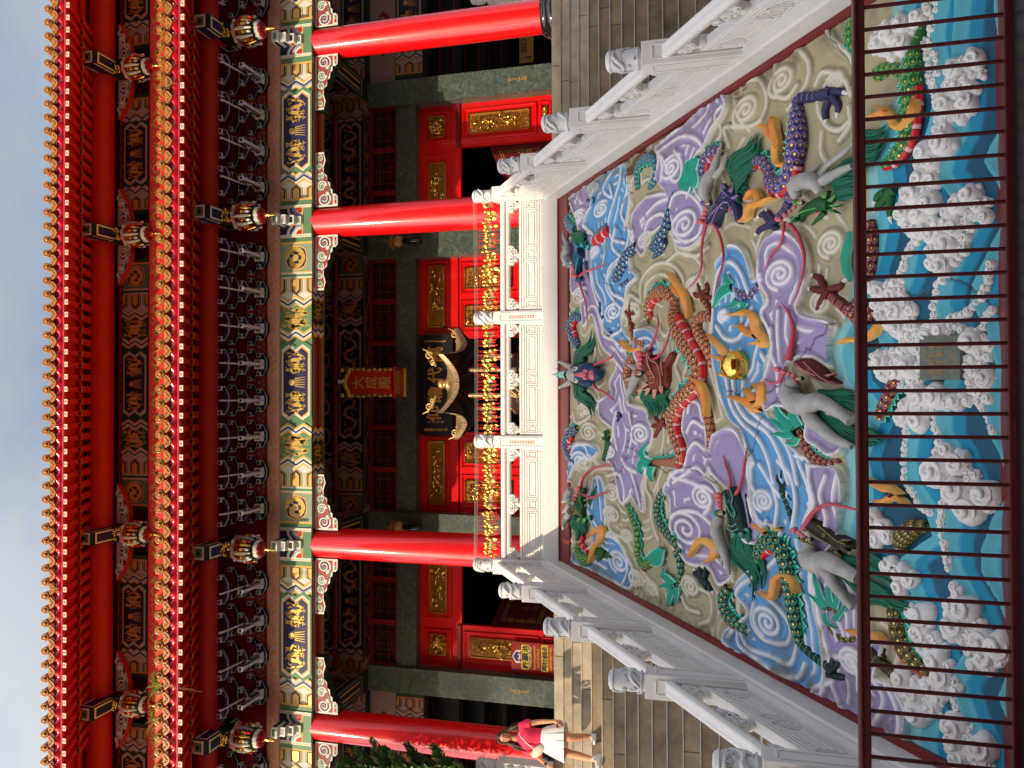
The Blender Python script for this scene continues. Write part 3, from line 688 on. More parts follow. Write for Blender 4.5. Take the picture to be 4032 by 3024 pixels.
# lower roof
def make_roof(name, zb, ye, yp, zp, rp, tp, n_raft, n_raft_stuff, pr, cover_y, cover_z):
    roof = MB()
    ym = (ye+yp)/2-.02; zs = lambda y: zb+.09+(zp+.30-zb-.09)*(y-ye)/(yp-ye)
    roof.prism([(X0-11, ye+.03, zs(ye)+.01), (X0-11, yp+.58, zs(yp+.58)+.01), (X0-11, yp+.58, zs(yp+.58)+.1), (X0-11, ye+.03, zs(ye)+.10)], (22, 0, 0), REDM)
    roof.prism([(X0-11, ye-.02, zb+.33), (X0-11, cover_y, cover_z), (X0-11, cover_y, cover_z-.25), (X0-11, ye+.06, zb+.2)], (22, 0, 0), TILE)
    rf = roof.build(name, hall)
    mb = MB(); mb.tube([(X0-11, yp, zp), (X0+11, yp, zp)], pr, REDM, 24); mb.build('eave_purlin', rf)
    mb = MB(); mb.box((X0-11, ym-.03, zs(ym)-.12), (X0+11, ym+.0, zs(ym)+.0), REDM); mb.build('eave_batten', rf)
    # one rafter: upper flying piece and lower piece
    def rafter_mesh():
        r = MB(); a = rp*.20; b = rp*.26
        r.prism([(-a, ye, zs(ye)-.075), (a, ye, zs(ye)-.075), (a, ye, zs(ye)+.0), (-a, ye, zs(ye)+.0)], (0, ym+.1-ye, zs(ym+.1)-zs(ye)), REDM)
        r.prism([(-b, ym-.05, zs(ym-.05)-.15), (b, ym-.05, zs(ym-.05)-.15), (b, ym-.05, zs(ym-.05)-.07), (-b, ym-.05, zs(ym-.05)-.07)], (0, yp-ym+.05, zs(yp)-zs(ym-.05)+.0), REDM)
        return r
    def ends(r):
        a = rp*.20; b = rp*.24
        r.box((-a, ye-.012, zs(ye)-.075), (a, ye+.002, zs(ye)-.0), CREAM)
        for q in ((-.55, -.06, .06, .0), ): pass
        # red fret painted on the end square
        zc = zs(ye)-.0375; e = .004
        for (x0, z0, x1, z1) in ((-.003, -.022, .003, .022), (-.022, -.003, .022, .003), (0, .016, .022, .022), (-.022, -.022, 0, -.016), (.016, -.022, .022, 0), (-.022, 0, -.016, .022)):
            r.box((x0, ye-.015, zc+z0), (x1, ye-.0125, zc+z1), REDM)
        return r
    def ends2(r):
        b = rp*.24; r.box((-b, ym-.062, zs(ym-.05)-.15), (b, ym-.052, zs(ym-.05)-.07), OCHRE); r.box((-b*.7, ym-.066, zs(ym-.05)-.135), (b*.7, ym-.0625, zs(ym-.05)-.085), REDD)
        return r
    proto = rafter_mesh().build('rafter', rf, local=True); ends(MB()).build('rafter_end', proto, local=True); ends2(MB()).build('rafter_end', proto, local=True)
    xs = [X0+(k-n_raft/2+.5)*rp for k in range(n_raft)]
    for i, x in enumerate(xs):
        o = proto if i == 0 else copy_tree(proto, rf)
        o.location = (x-X0, -16, -FZ)
    if n_raft_stuff:
        st = MB(); done = set(range(n_raft))
        for k in range(-n_raft_stuff, 0):
            for s in (1, -1):
                x = X0+s*((n_raft/2-.5)-k)*rp
                for r in (rafter_mesh(), ends(MB()), ends2(MB())):
                    r.xf(Matrix.Translation((x, 0, 0)))
                    b = len(st.v); st.v += r.v; st.f += [tuple(b+i for i in f) for f in r.f]; st.mi += [st.mid(r.ms[q]) for q in r.mi]; st.sm += r.sm
        tag(st.build('outer_rafters', rf), kind='stuff')
    # wavy glazed fascia
    f = MB(); n = int(22/tp*8); top = []; bot = []
    for i in range(n+1):
        x = X0-11+22*i/n; ph = (x-X0)/tp*2*math.pi
        f_h = .03*(1+math.cos(ph)); y = ye-.05-.02*math.cos(ph)
        bot.append((x, ye-.02, zb+.115)); top.append((x, y, zb+.19+f_h))
    mid = [(b[0], ye-.055-.02*math.cos((b[0]-X0)/tp*2*math.pi), zb+.15) for b in bot]
    f.add(bot+mid+top, [(i, i+1, n+2+i, n+1+i) for i in range(n)]+[(n+1+i, n+2+i, 2*n+3+i, 2*n+2+i) for i in range(n)], REDG, True)
    f.box((X0-11, ye-.02, zb+.09), (X0+11, ye+.03, zb+.30), REDG)
    f.build('glazed_fascia', rf)
    # tile ends: hanging drip plates and round caps, sculpted with a crest
    t = MB(); k = int(10.8/tp)
    for i in range(-k, k+1):
        x = X0+i*tp
        pr_ = [(-tp*.47, .13), (-tp*.41, .03), (-tp*.22, -.03), (0, -.06), (tp*.22, -.03), (tp*.41, .03), (tp*.47, .13), (tp*.25, .085), (0, .07), (-tp*.25, .085)]
        t.prism([(x+a, ye-.10, zb+.235+b) for a, b in pr_], (0, .03, 0), TILE)
        for (a, b, r) in ((-.055, .045, .018), (.055, .045, .018), (0, .0, .022), (-.03, .02, .014), (.03, .02, .014)): t.ell((x+a, ye-.103, zb+.235+b), (r, .012, r), TILE, 6, 4)
        xr = x+tp/2
        t.lathe([(.0, -.13), (.05, -.13), (.07, -.14), (.070, -.135), (.070, .0), (.058, .3)], (xr, ye-.0, zb+.405), TILE, 16, ax=Vector((0, 1, .3)))
        t.ell((xr, ye-.137, zb+.368), (.035, .014, .035), TILE, 8, 4)
    t.build('tile_ends', rf)
    return rf
low = make_roof('lower_roof', 10.12, 11.0, 12.15, 10.50, .2275, .2465, 56, 0, .17, 13.3, 12.25)
upp = make_roof('upper_roof', 13.03, 11.62, 12.92, 13.52, .2265, .2480, 44, 9, .24, 17, 18.0)

# hanging lotus posts with their painted beam ends
def hanging_post(x, y, ztop, zb, ybeam, zbeam0, zbeam1, ln, w=.155):
    t = MB()
    # beam end sticking forward
    P = [(ybeam, zbeam1), (ybeam, zbeam0+.06), (ybeam+.05, zbeam0), (ybeam+ln, zbeam0), (ybeam+ln, zbeam1)]
    t.prism([(x-w*.82, a, b) for a, b in P], (w*1.64, 0, 0), DARKB)
    F = Face(t, (x-w*.82, ybeam, zbeam0+.05), (1,0,0), (0,0,1)); W = w*1.64; H = zbeam1-zbeam0-.05
    F.r(.012, .012, W-.012, H-.012, CREAM, 1); F.r(.052, .052, W-.052, H-.052, BLACK, 2); F.r(.062, .062, W-.062, H-.062, GREEN, 3); F.r(.09, .09, W-.09, H-.09, DGREEN, 4)
    for s in (-1, 1):
        G = Face(t, (x+s*w*.82, ybeam+.02 if s > 0 else ybeam+ln, zbeam0), (0, s, 0), (0, 0, 1)); Lb = ln-.02
        G.r(.02, .02, Lb, zbeam1-zbeam0-.02, CREAM, 1); G.r(.05, .06, Lb, zbeam1-zbeam0-.06, NAVY, 2)
    # underside paint
    t.poly([(x-w*.7, ybeam+.06, zbeam0-.003), (x+w*.7, ybeam+.06, zbeam0-.003), (x+w*.7, ybeam+ln, zbeam0-.003), (x-w*.7, ybeam+ln, zbeam0-.003)], CREAM)
    t.poly([(x-w*.5, ybeam+.10, zbeam0-.006), (x+w*.5, ybeam+.10, zbeam0-.006), (x+w*.5, ybeam+ln, zbeam0-.006), (x-w*.5, ybeam+ln, zbeam0-.006)], NAVY)
    o = t.build('beam_end', hall)
    # square shaft with gilt flowers
    p = MB(); zt = ztop; zs = zb+.56
    p.box((x-.15, y-.15, zs), (x+.15, y+.15, zt), REDM); p.box((x-.155, y-.156, zs-.04), (x+.155, y+.156, zt-.12), DGREEN)
    rr = random.Random(int(x*10)); post = p.build('hanging_post', hall, bevel=.02)
    g = MB()
    for k in range(16):
        a = rr.uniform(-.11, .11); b = rr.uniform(zs+.05, zt-.2); r = rr.uniform(.022, .045)
        g.ell((x+a, y-.165, b), (r, .03, r*.8), GOLDM, 8, 5); g.tube([(x+a, y-.16, b), (x+a+rr.uniform(-.06, .06), y-.18, b+rr.uniform(-.06, .06)), (x+a+rr.uniform(-.09, .09), y-.165, b+rr.uniform(-.08, .08))], [.008, .012, .003], GOLDM, 5)
    g.build('gilt_flowers', post)
    # basket of flowers: swelling body with gold ribs and coloured petals
    q = MB(); c = (x, y, zb)
    q0 = len(q.v)
    q.lathe([(.10, .14), (.16, .18), (.20, .30), (.215, .42), (.20, .54), (.17, .62), (.16, .66)], c, DGREEN, 24)
    q.lathe([(.17, .60), (.21, .62), (.22, .66), (.17, .70)], c, PINK, 16)
    for k in range(10):
        a = 2*math.pi*k/10+.15; ca, sa = math.cos(a), math.sin(a)
        q.tube([(x+ca*.19, y+sa*.19, zb+.60), (x+ca*.235, y+sa*.235, zb+.5), (x+ca*.24, y+sa*.24, zb+.36), (x+ca*.20, y+sa*.20, zb+.20)], [.02, .032, .03, .018], (GOLDM, PWHITE, CREAM, GOLDM, LILAC)[k % 5], 6)
        a += math.pi/10; ca, sa = math.cos(a), math.sin(a)
        q.box((x+ca*.22-.026, y+sa*.22-.026, zb+.30), (x+ca*.22+.026, y+sa*.22+.026, zb+.50), GOLDM)
        q.ell((x+ca*.235, y+sa*.235, zb+.40), (.03, .03, .05), GOLDM, 6, 5)
        q.ell((x+ca*.20, y+sa*.20, zb+.645), (.045, .045, .03), (PINK, LILAC, PWHITE)[k % 3], 8, 5)
        q.ell((x+ca*.235, y+sa*.235, zb+.245), (.028, .028, .05), (PWHITE, LILAC, REDM)[k % 3], 6, 5)
    q.xf(Matrix.Translation((0, 0, zb)) @ Matrix.Diagonal((1, 1, .84, 1)) @ Matrix.Translation((0, 0, -zb)))
    q.build('flower_basket', post)
    q = MB(); q.lathe([(.16, .16), (.15, .10), (.10, .05), (.05, .03)], c, PWHITE, 16)
    for k in range(9):
        a = 2*math.pi*k/9; q.ell((x+math.cos(a)*.09, y+math.sin(a)*.09, zb+.07), (.055, .055, .05), REDD, 8, 5)
    q.ell((x, y, zb+.04), (.07, .07, .06), REDM, 10, 6); q.lathe([(.035, .0), (.022, -.04), (.034, -.08), (.022, -.11), (.02, -.18), (.008, -.20)], c, GOLDM, 10)
    q.build('lotus_bud', post)
for x in CX:
    hanging_post(x, 12.18, 10.36, 9.37, 11.62, 10.13, 10.42, .95)
    hanging_post(x, 12.98, 13.38, 12.38, 12.30, 13.12, 13.46, .8)
# winged brackets beside the upper posts
def wing(x, s):
    mb = MB(); z = 13.22; y = 13.02
    P = [(0, .0), (.16, .0), (.5, .02), (.66, .06), (.74, .17), (.60, .14), (.50, .24), (.40, .22), (.28, .30), (.12, .27), (0, .30)]
    P = [(a, b-.31) for a, b in P]; P = [(0, -.30), (.18, -.32), (.34, -.28), (.46, -.22), (.56, -.20), (.66, -.12), (.76, -.07), (.80, 0.0), (0, 0.0)]
    pts = [(x+s*a, y, z+b) for a, b in P]
    if s < 0: pts = pts[::-1]
    mb.prism(pts, (0, .1, 0), REDM)
    F = Face(mb, (x, y, z), (s, 0, 0), (0, 0, 1), .0022*(1 if s > 0 else -1))
    F.p([(.02, -.27), (.18, -.285), (.33, -.25), (.45, -.19), (.55, -.17), (.65, -.09), (.74, -.05), (.76, -.01), (.02, -.01)], LILAC, .5)
    for cx, cy, r, m in ((.17, -.14, .12, NAVY), (.40, -.12, .10, DGREEN), (.60, -.06, .06, NAVY)):
        F.p([(cx+r*math.cos(t/12*6.283), cy+r*.95*math.sin(t/12*6.283)) for t in range(12)], m, 1)
        F.strip(spiral2(cx, cy, r, 1.7, .5+cx*6, 1, 22), .042, PWHITE, 3); F.strip(spiral2(cx, cy, r*.7, 1.2, 1+cx*6, 1, 14), .016, REDM, 4)
    F.strip([(.05, -.27), (.28, -.25), (.5, -.17), (.74, -.03)], [.05, .05, .04, .02], LILAC, 3)
    mb.build('scroll_wing', hall)
for x in CX:
    wing(x+.17, 1); wing(x-.17, -1)

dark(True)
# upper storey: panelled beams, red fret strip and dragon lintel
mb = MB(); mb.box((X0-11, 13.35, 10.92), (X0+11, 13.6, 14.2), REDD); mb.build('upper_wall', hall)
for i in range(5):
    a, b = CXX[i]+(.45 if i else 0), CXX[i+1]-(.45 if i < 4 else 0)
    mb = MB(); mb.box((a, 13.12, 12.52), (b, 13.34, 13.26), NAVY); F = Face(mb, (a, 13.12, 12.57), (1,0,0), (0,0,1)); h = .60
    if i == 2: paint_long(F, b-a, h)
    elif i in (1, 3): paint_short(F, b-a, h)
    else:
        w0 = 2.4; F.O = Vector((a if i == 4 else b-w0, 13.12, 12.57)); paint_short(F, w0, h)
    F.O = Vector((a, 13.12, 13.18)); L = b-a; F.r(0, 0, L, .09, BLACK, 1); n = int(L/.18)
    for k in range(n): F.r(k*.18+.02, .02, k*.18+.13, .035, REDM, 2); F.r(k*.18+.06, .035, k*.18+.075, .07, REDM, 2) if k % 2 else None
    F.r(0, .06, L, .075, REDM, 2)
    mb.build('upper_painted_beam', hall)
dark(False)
mb = MB(); mb.box((X0-11, 13.0, 12.05), (X0+11, 13.2, 12.46), REDM); F = Face(mb, (X0-11, 13.0, 12.13), (1,0,0), (0,0,1)); x = .2; k = 0
while x < 21.6:
    if k % 2: [F.strip([(x+.13, .15), (x+.13+.11*math.cos(t), .15+.12*math.sin(t))], [.03, .01], OCHRE, 1) for t in (0, .8, 1.6, 2.4, 3.2, 4, 4.8, 5.6)]; x += .28
    else: dragon(F, x, .02, .62, .27, OCHRE, 1, (k//2) % 2 == 0, 1.0); x += .64
    k += 1
mb.build('dragon_lintel', hall)
mb = MB(); mb.box((X0-11, 13.05, 11.86), (X0+11, 13.3, 12.05), GREEN); F = Face(mb, (X0-11, 13.05, 11.86), (1,0,0), (0,0,1))
F.r(0, .14, 22, .17, PWHITE, 1); x = .2
while x < 21: band(F, x, x+.05, 0, .14, .08, PWHITE, 1, 1); band(F, x+.05, x+.16, 0, .14, .08, NAVY, 1, 1); band(F, x+.16, x+.2, 0, .14, .08, PWHITE, 1, 1); F.r(x+.45, .03, x+.9, .11, OCHRE, 1); x += 1.2
mb.build('lower_trim', hall)

# ------------------------------------------------------------------ porch wall
JX = [X0-5.75, X0-2.72, X0+2.66, X0+5.93]     # inner edges of the marble piers
for (a, b, nm) in ((X0-6.50, X0-5.97, 0), (X0-3.25, X0-2.72, 1), (X0+2.66, X0+3.19, 2), (X0+5.93, X0+6.46, 3)):
    mb = MB(); mb.box((a, 15.3, FZ), (b, 16.2, 8.86), MARBLE); p = mb.build('marble_pier', hall)
    if True:
        g = MB(); F = Face(g, ((a+b)/2-.04, 15.298, 5.35 if nm in (0, 3) else 4.95), (1,0,0), (0,0,1)); rr = random.Random(nm)
        for j in range(9): F.r(rr.uniform(0, .04), j*.045, rr.uniform(.06, .1), j*.045+.022, OCHRE, 1)
        g.build('inscription', p)
    mb = MB(); mb.box((a-.03, 15.33, 8.86), (b+.03, 16.2, 10.9), REDD); mb.build('pier_head', hall)
def gold_panel(mb, x0, z0, x1, z1, y, seed=0):
    """gilt fretwork ground with a carved figure group, in a gold frame"""
    rr = random.Random(seed); mb.box((x0, y-.01, z0), (x1, y+.02, z1), GOLDD)
    for a in ((x0, z0, x1, z0+.022), (x0, z1-.022, x1, z1), (x0, z0, x0+.022, z1), (x1-.022, z0, x1, z1)): mb.box((a[0], y-.035, a[1]), (a[2], y-.01, a[3]), GOLDM)
    w, h = x1-x0, z1-z0; sp = .052; n = int((w+h)/sp)
    for sg in (1, -1):
        for k in range(n):
            c = k*sp; pts = []
            for j in range(0, 60):                     # short broken diagonals make the fret
                t = j/59*(w+h)
                u = t; v = (c-t) if sg > 0 else (t-w+c)*1.0-h*0
                if 0.02 < u < w-.02 and .02 < v < h-.02: pts.append((u, v))
            if len(pts) > 1:
                a, b = pts[0], pts[-1]; L = math.hypot(b[0]-a[0], b[1]-a[1]); m = max(1, int(L/.12)); off = rr.random()*.08
                for q in range(m):
                    f0 = min(1, (q*.12+off)/L); f1 = min(1, (q*.12+off+.085)/L)
                    p0 = Vector((x0+a[0]+(b[0]-a[0])*f0, y-.01, z0+a[1]+(b[1]-a[1])*f0)); p1 = Vector((x0+a[0]+(b[0]-a[0])*f1, y-.01, z0+a[1]+(b[1]-a[1])*f1))
                    if (p1-p0).length < .02: continue
                    d = (p1-p0).normalized(); nn = Vector((-d.z, 0, d.x))*.006
                    mb.obox(p0-nn, p1-p0, nn*2, (0, -.016, 0), GOLDM)
    cx, cz = (x0+x1)/2, (z0+z1)/2; long_h = w > h
    for k in range(34):
        g = rr.gauss(0, .22); q = rr.gauss(0, .13)
        px = cx+(g*w if long_h else q*w*1.6); pz = cz+(q*h*1.6 if long_h else g*h)
        if not (x0+.05 < px < x1-.05 and z0+.05 < pz < z1-.05): continue
        r = rr.uniform(.018, .042); mb.ell((px, y-.03, pz), (r, .035, r*rr.uniform(.6, 1.3)), GOLDM, 8, 5)
        if k % 2: mb.tube([(px, y-.04, pz), (px+rr.uniform(-.06, .06), y-.06, pz+rr.uniform(-.08, .08)), (px+rr.uniform(-.1, .1), y-.03, pz+rr.uniform(-.1, .1))], [.014, .012, .004], GOLDM, 6)
def red_frame(mb, x0, z0, x1, z1, y, w=.04):
    for a in ((x0, z0, x1, z0+w), (x0, z1-w, x1, z1), (x0, z0+w, x0+w, z1-w), (x1-w, z0+w, x1, z1-w)):
        mb.box((a[0], y-.035, a[1]), (a[2], y, a[3]), RED); 
    for a in ((x0+w, z0+w, x1-w, z0+w+.02), (x0+w, z1-w-.02, x1-w, z1-w), (x0+w, z0+w, x0+w+.02, z1-w), (x1-w-.02, z0+w, x1-w, z1-w)):
        mb.box((a[0], y-.018, a[1]), (a[2], y, a[3]), RED)
seed_ = [0]
def gp(parent, x0, z0, x1, z1, y):
    seed_[0] += 1; m = MB(); gold_panel(m, x0, z0, x1, z1, y, seed_[0]); m.build('gilt_panel', parent)
# bay: openings (x0,x1) between piers, door leaves as listed
bays = [(X0-5.97, X0-3.25), (X0-2.72, X0+2.66), (X0+3.19, X0+5.93)]
for bi, (a, b) in enumerate(bays):
    mb = MB(); mb.box((a, 15.36, 7.79), (b, 16.0, 8.22), MARBLE); mb.build('marble_lintel', hall)
    # lattice transom
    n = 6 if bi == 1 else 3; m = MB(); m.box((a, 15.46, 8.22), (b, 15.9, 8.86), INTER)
    tr = m.build('transom', hall); fr = MB(); wv = (b-a)/n
    for k in range(n+1): fr.box((a+k*wv-.05, 15.38, 8.22), (a+k*wv+.05, 15.455, 8.86), REDD)
    fr.box((a, 15.40, 8.22), (b, 15.455, 8.28), REDD); fr.box((a, 15.40, 8.80), (b, 15.455, 8.86), REDD)
    for k in range(n):
        u0 = a+k*wv+.05; W = wv-.1
        for q in (.2, .5, .8): fr.box((u0+W*q-.008, 15.43, 8.28), (u0+W*q+.008, 15.45, 8.80), REDD)
        for q in (.3, .7): fr.box((u0, 15.425, 8.28+.52*q-.008), (u0+W, 15.445, 8.28+.52*q+.008), REDD)
        fr.box((u0+W*.3, 15.42, 8.36), (u0+W*.7, 15.435, 8.375), REDD); fr.box((u0+W*.3, 15.42, 8.71), (u0+W*.7, 15.435, 8.725), REDD)
    fr.build('lattice', tr)
YD = 15.60
def upper_door_panel(x0, x1, gx0, gx1, gz0=7.22, gz1=7.60):
    mb = MB(); mb.box((x0, YD, 6.93), (x1, YD+.12, 7.79), RED); p = mb.build('door_head', hall)
    f = MB(); red_frame(f, gx0-.09, gz0-.09, gx1+.09, gz1+.09, YD); f.build('moulding', p, bevel=.006); gp(p, gx0, gz0, gx1, gz1, YD-.005)
# centre bay heads left and right of the black board
upper_door_panel(X0+1.02, X0+2.66, X0+1.20, X0+2.53); upper_door_panel(X0-2.72, X0-1.10, X0-2.58, X0-1.22)
for s, x0, x1 in ((1, X0+.95, X0+2.66), (-1, X0-2.72, X0-1.02)):
    mb = MB(); mb.box((x0, YD+.02, FZ), (x1, YD+.12, 6.90), RED); p = mb.build('door_wall', hall); mid = (x0+x1)/2
    for (u0, u1) in ((x0+.12, mid-.05), (mid+.08, x1-.10)):
        f = MB(); red_frame(f, u0, 5.0, u1, 6.88, YD+.02); red_frame(f, u0, 4.25, u1, 4.9, YD+.02); f.build('moulding', p, bevel=.006)
        gp(p, u0+.11, 5.75, u1-.11, 6.78, YD+.012); gp(p, u0+.11, 5.06, u1-.11, 5.6, YD+.012)
mb = MB(); mb.box((X0-1.1, YD+.05, 6.9), (X0+1.02, YD+.1, 7.79), REDD); mb.build('door_head', hall)
# side bays
for s in (1, -1):
    o = X0; lo, hi = (bays[2] if s > 0 else bays[0])
    dx0, dx1 = (lo, hi)
    # outer narrow leaf is next to the outer pier
    if s > 0: nx0, nx1 = hi-.92, hi
    else: nx0, nx1 = lo, lo+.90
    wx0, wx1 = (lo, nx0) if s > 0 else (nx1, hi)
    mb = MB(); mb.box((wx0, YD, 6.86), (wx1, YD+.12, 7.79), RED); p = mb.build('door_head', hall)
    f = MB(); red_frame(f, wx0+.1, 7.08, wx1-.14, 7.68, YD); f.build('moulding', p, bevel=.006); gp(p, wx0+.22, 7.18, wx1-.30, 7.58, YD-.005)
    mb = MB(); mb.box((nx0, YD, FZ), (nx1, YD+.12, 7.79), RED); p = mb.build('door_leaf', hall)
    c0, c1 = nx0+.14, nx1-.12
    f = MB(); red_frame(f, c0, 7.08, c1, 7.68, YD); red_frame(f, c0, 5.20, c1, 6.82, YD); red_frame(f, c0, 4.9, c1, 5.14, YD); red_frame(f, c0, 4.2, c1, 4.82, YD); f.box((nx0, YD-.05, 6.86), (nx1, YD, 6.95), REDD); f.build('moulding', p, bevel=.006)
    gp(p, c0+.1, 7.2, c1-.1, 7.58, YD-.005); gp(p, c0+.11, 5.34, c1-.11, 6.68, YD-.005); gp(p, c0+.1, 4.96, c1-.1, 5.08, YD-.01)
    # door leaf folded inwards, red with fine gilt tracery
    xx = nx0-.02 if s > 0 else nx1+.02
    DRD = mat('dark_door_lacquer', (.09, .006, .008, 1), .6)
    mb = MB(); x2 = xx-s*.42; y2 = YD+1.35
    D = Vector((x2-xx, y2-YD-.15, 0)); L = D.length; D.normalize()
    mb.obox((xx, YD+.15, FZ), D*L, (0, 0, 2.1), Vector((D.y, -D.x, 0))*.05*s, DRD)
    F = Face(mb, Vector((xx, YD+.15, FZ)) if s < 0 else Vector((x2, y2, FZ)), D if s < 0 else -D, (0, 0, 1)); F.lv = .006
    for (z0, z1) in ((.1, .35), (.45, .95), (1.05, 1.95)):
        for k in range(2):
            e = .03+k*.05; F.strip([(.1+e, z0+e), (L-.1-e, z0+e), (L-.1-e, z1-e), (.1+e, z1-e), (.1+e, z0+e)], .012, GOLD, 1)
        if z1-z0 > .3:
            for q in range(7): F.strip(spiral2(.2+(q % 3)*(L-.4)/2, z0+(z1-z0)*(.25+.25*(q//3)), .09, 1.3, q, (-1)**q, 12), .01, GOLD, 1)
    mb.build('folded_door', hall)
# interior: dark room behind
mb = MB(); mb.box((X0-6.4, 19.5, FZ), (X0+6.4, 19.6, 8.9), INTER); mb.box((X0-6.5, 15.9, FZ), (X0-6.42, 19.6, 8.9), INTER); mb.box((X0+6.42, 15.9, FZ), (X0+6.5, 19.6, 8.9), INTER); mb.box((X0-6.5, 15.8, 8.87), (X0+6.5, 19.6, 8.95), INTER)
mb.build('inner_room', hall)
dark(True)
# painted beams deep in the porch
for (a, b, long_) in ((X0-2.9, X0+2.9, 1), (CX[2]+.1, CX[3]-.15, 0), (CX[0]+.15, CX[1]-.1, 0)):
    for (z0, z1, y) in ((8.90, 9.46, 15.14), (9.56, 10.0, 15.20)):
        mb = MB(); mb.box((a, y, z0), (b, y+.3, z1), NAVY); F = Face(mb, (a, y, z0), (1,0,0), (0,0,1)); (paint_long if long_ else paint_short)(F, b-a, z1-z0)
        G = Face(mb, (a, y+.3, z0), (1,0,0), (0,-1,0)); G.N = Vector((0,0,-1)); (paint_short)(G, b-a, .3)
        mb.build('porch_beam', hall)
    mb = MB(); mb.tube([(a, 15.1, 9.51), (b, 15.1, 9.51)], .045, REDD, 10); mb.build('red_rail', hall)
# cross beams from column to pier
for x in CX:
    for s in (-1, 1):
        pass
    mb = MB(); mb.box((x-.21, 13.2, 8.88), (x+.21, 15.3, 9.55), NAVY)
    F = Face(mb, (x+.21, 13.2, 8.88), (0, 1, 0), (0, 0, 1)); paint_short(F, 2.1, .67); F = Face(mb, (x-.21, 15.3, 8.88), (0, -1, 0), (0, 0, 1)); paint_short(F, 2.1, .67)
    F = Face(mb, (x-.21, 15.3, 8.88), (1,0,0), (0,-1,0)); F.N = Vector((0, 0, -1)); F.r(0, 0, .42, 2.1, GREEN, 1); F.r(.05, .25, .37, 1.9, PWHITE, 2); F.r(.065, .28, .355, 1.87, NAVY, 3); F.r(.12, .35, .16, 1.8, OCHRE, 4); F.r(.26, .35, .30, 1.8, OCHRE, 4)
    mb.build('cross_beam', hall)
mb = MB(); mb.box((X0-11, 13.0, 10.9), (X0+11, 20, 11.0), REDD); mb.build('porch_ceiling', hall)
# outer side passages
for s in (1, -1):
    a, b = (X0+6.5, X0+11) if s > 0 else (X0-11, X0-6.5)
    mb = MB(); mb.box((a, 15.35, 7.60), (b, 15.6, 8.24), NAVY); u = 0 if s > 0 else b-a-3.2
    F = Face(mb, (a+u, 15.35, 7.62), (1,0,0), (0,0,1)); paint_short(F, 3.2, .6); mb.build('passage_lintel', hall)
    GREYF = mat('grey_pink_board', C('#8f7472'), .5, var=.15)
    mb = MB(); mb.box((a, 15.42, 8.24), (b, 15.6, 8.86), GREYF); F = Face(mb, (a, 15.42, 8.24), (1,0,0), (0,0,1))
    for c in ((1.05,) if s > 0 else (b-a-.95,)):
        F.p([(c+q[0]*.5, .31+q[1]*.26) for q in ((-1, 0), (-.75, .5), (-.3, .7), (0, 1), (.3, .7), (.75, .5), (1, 0), (.75, -.5), (.3, -.7), (0, -1), (-.3, -.7), (-.75, -.5))], REDD, 1)
        F.p([(c+q[0]*.38, .31+q[1]*.18) for q in ((-1, 0), (-.75, .5), (-.3, .7), (0, 1), (.3, .7), (.75, .5), (1, 0), (.75, -.5), (.3, -.7), (0, -1), (-.3, -.7), (-.75, -.5))], GREYF, 2)
        for q in range(12): F.strip(spiral2(c+(-1.1+.2*q), .15+.3*(q % 2), .09, 1.3, q, (-1)**q, 12), .014, LILAC if 3 < q < 8 else OCHRE, 3)
    mb.build('scroll_board', hall)
    mb = MB(); mb.box((a, 15.3, 8.90), (b, 15.6, 9.5), NAVY); F = Face(mb, (a+u, 15.3, 8.92), (1,0,0), (0,0,1)); paint_short(F, 3.2, .55); mb.build('porch_beam', hall)
    # dark roof of the passage behind, with its carved beam ends
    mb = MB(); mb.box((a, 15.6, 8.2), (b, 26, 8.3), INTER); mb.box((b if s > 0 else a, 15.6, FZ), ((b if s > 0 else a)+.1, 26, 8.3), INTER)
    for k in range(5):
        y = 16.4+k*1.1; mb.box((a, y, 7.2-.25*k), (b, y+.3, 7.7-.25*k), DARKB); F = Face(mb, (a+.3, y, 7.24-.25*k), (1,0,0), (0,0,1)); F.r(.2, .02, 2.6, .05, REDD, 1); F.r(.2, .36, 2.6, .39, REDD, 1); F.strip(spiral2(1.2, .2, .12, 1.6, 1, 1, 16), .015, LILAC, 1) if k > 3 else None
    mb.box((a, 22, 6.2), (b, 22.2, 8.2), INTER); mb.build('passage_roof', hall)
    mb = MB(); gg = mat('grey_green_wall', C('#5b6b62'), .6, var=.15)
    mb.box((a, 24, FZ), (b, 24.1, 6.3), gg)
    for k in range(8): mb.box((a+.3+k*.5, 23.9, FZ), (a+.36+k*.5, 24, 6.2), PWHITE if k % 3 == 0 else DARKB)
    mb.box((a, 23.85, FZ+.5), (b, 23.95, FZ+.56), DARKB); mb.box((a, 23.7, FZ), (b, 23.8, FZ+.42), DARKB)
    for k in range(10):
        F = Face(mb, (a+.2+k*.4, 23.7, FZ+.05), (1,0,0), (0,0,1)); F.strip(spiral2(.15, .17, .13, 1.4, k, (-1)**k, 14), .02, LILAC, 2)
    mb.build('rear_wall', hall)
dark(False)
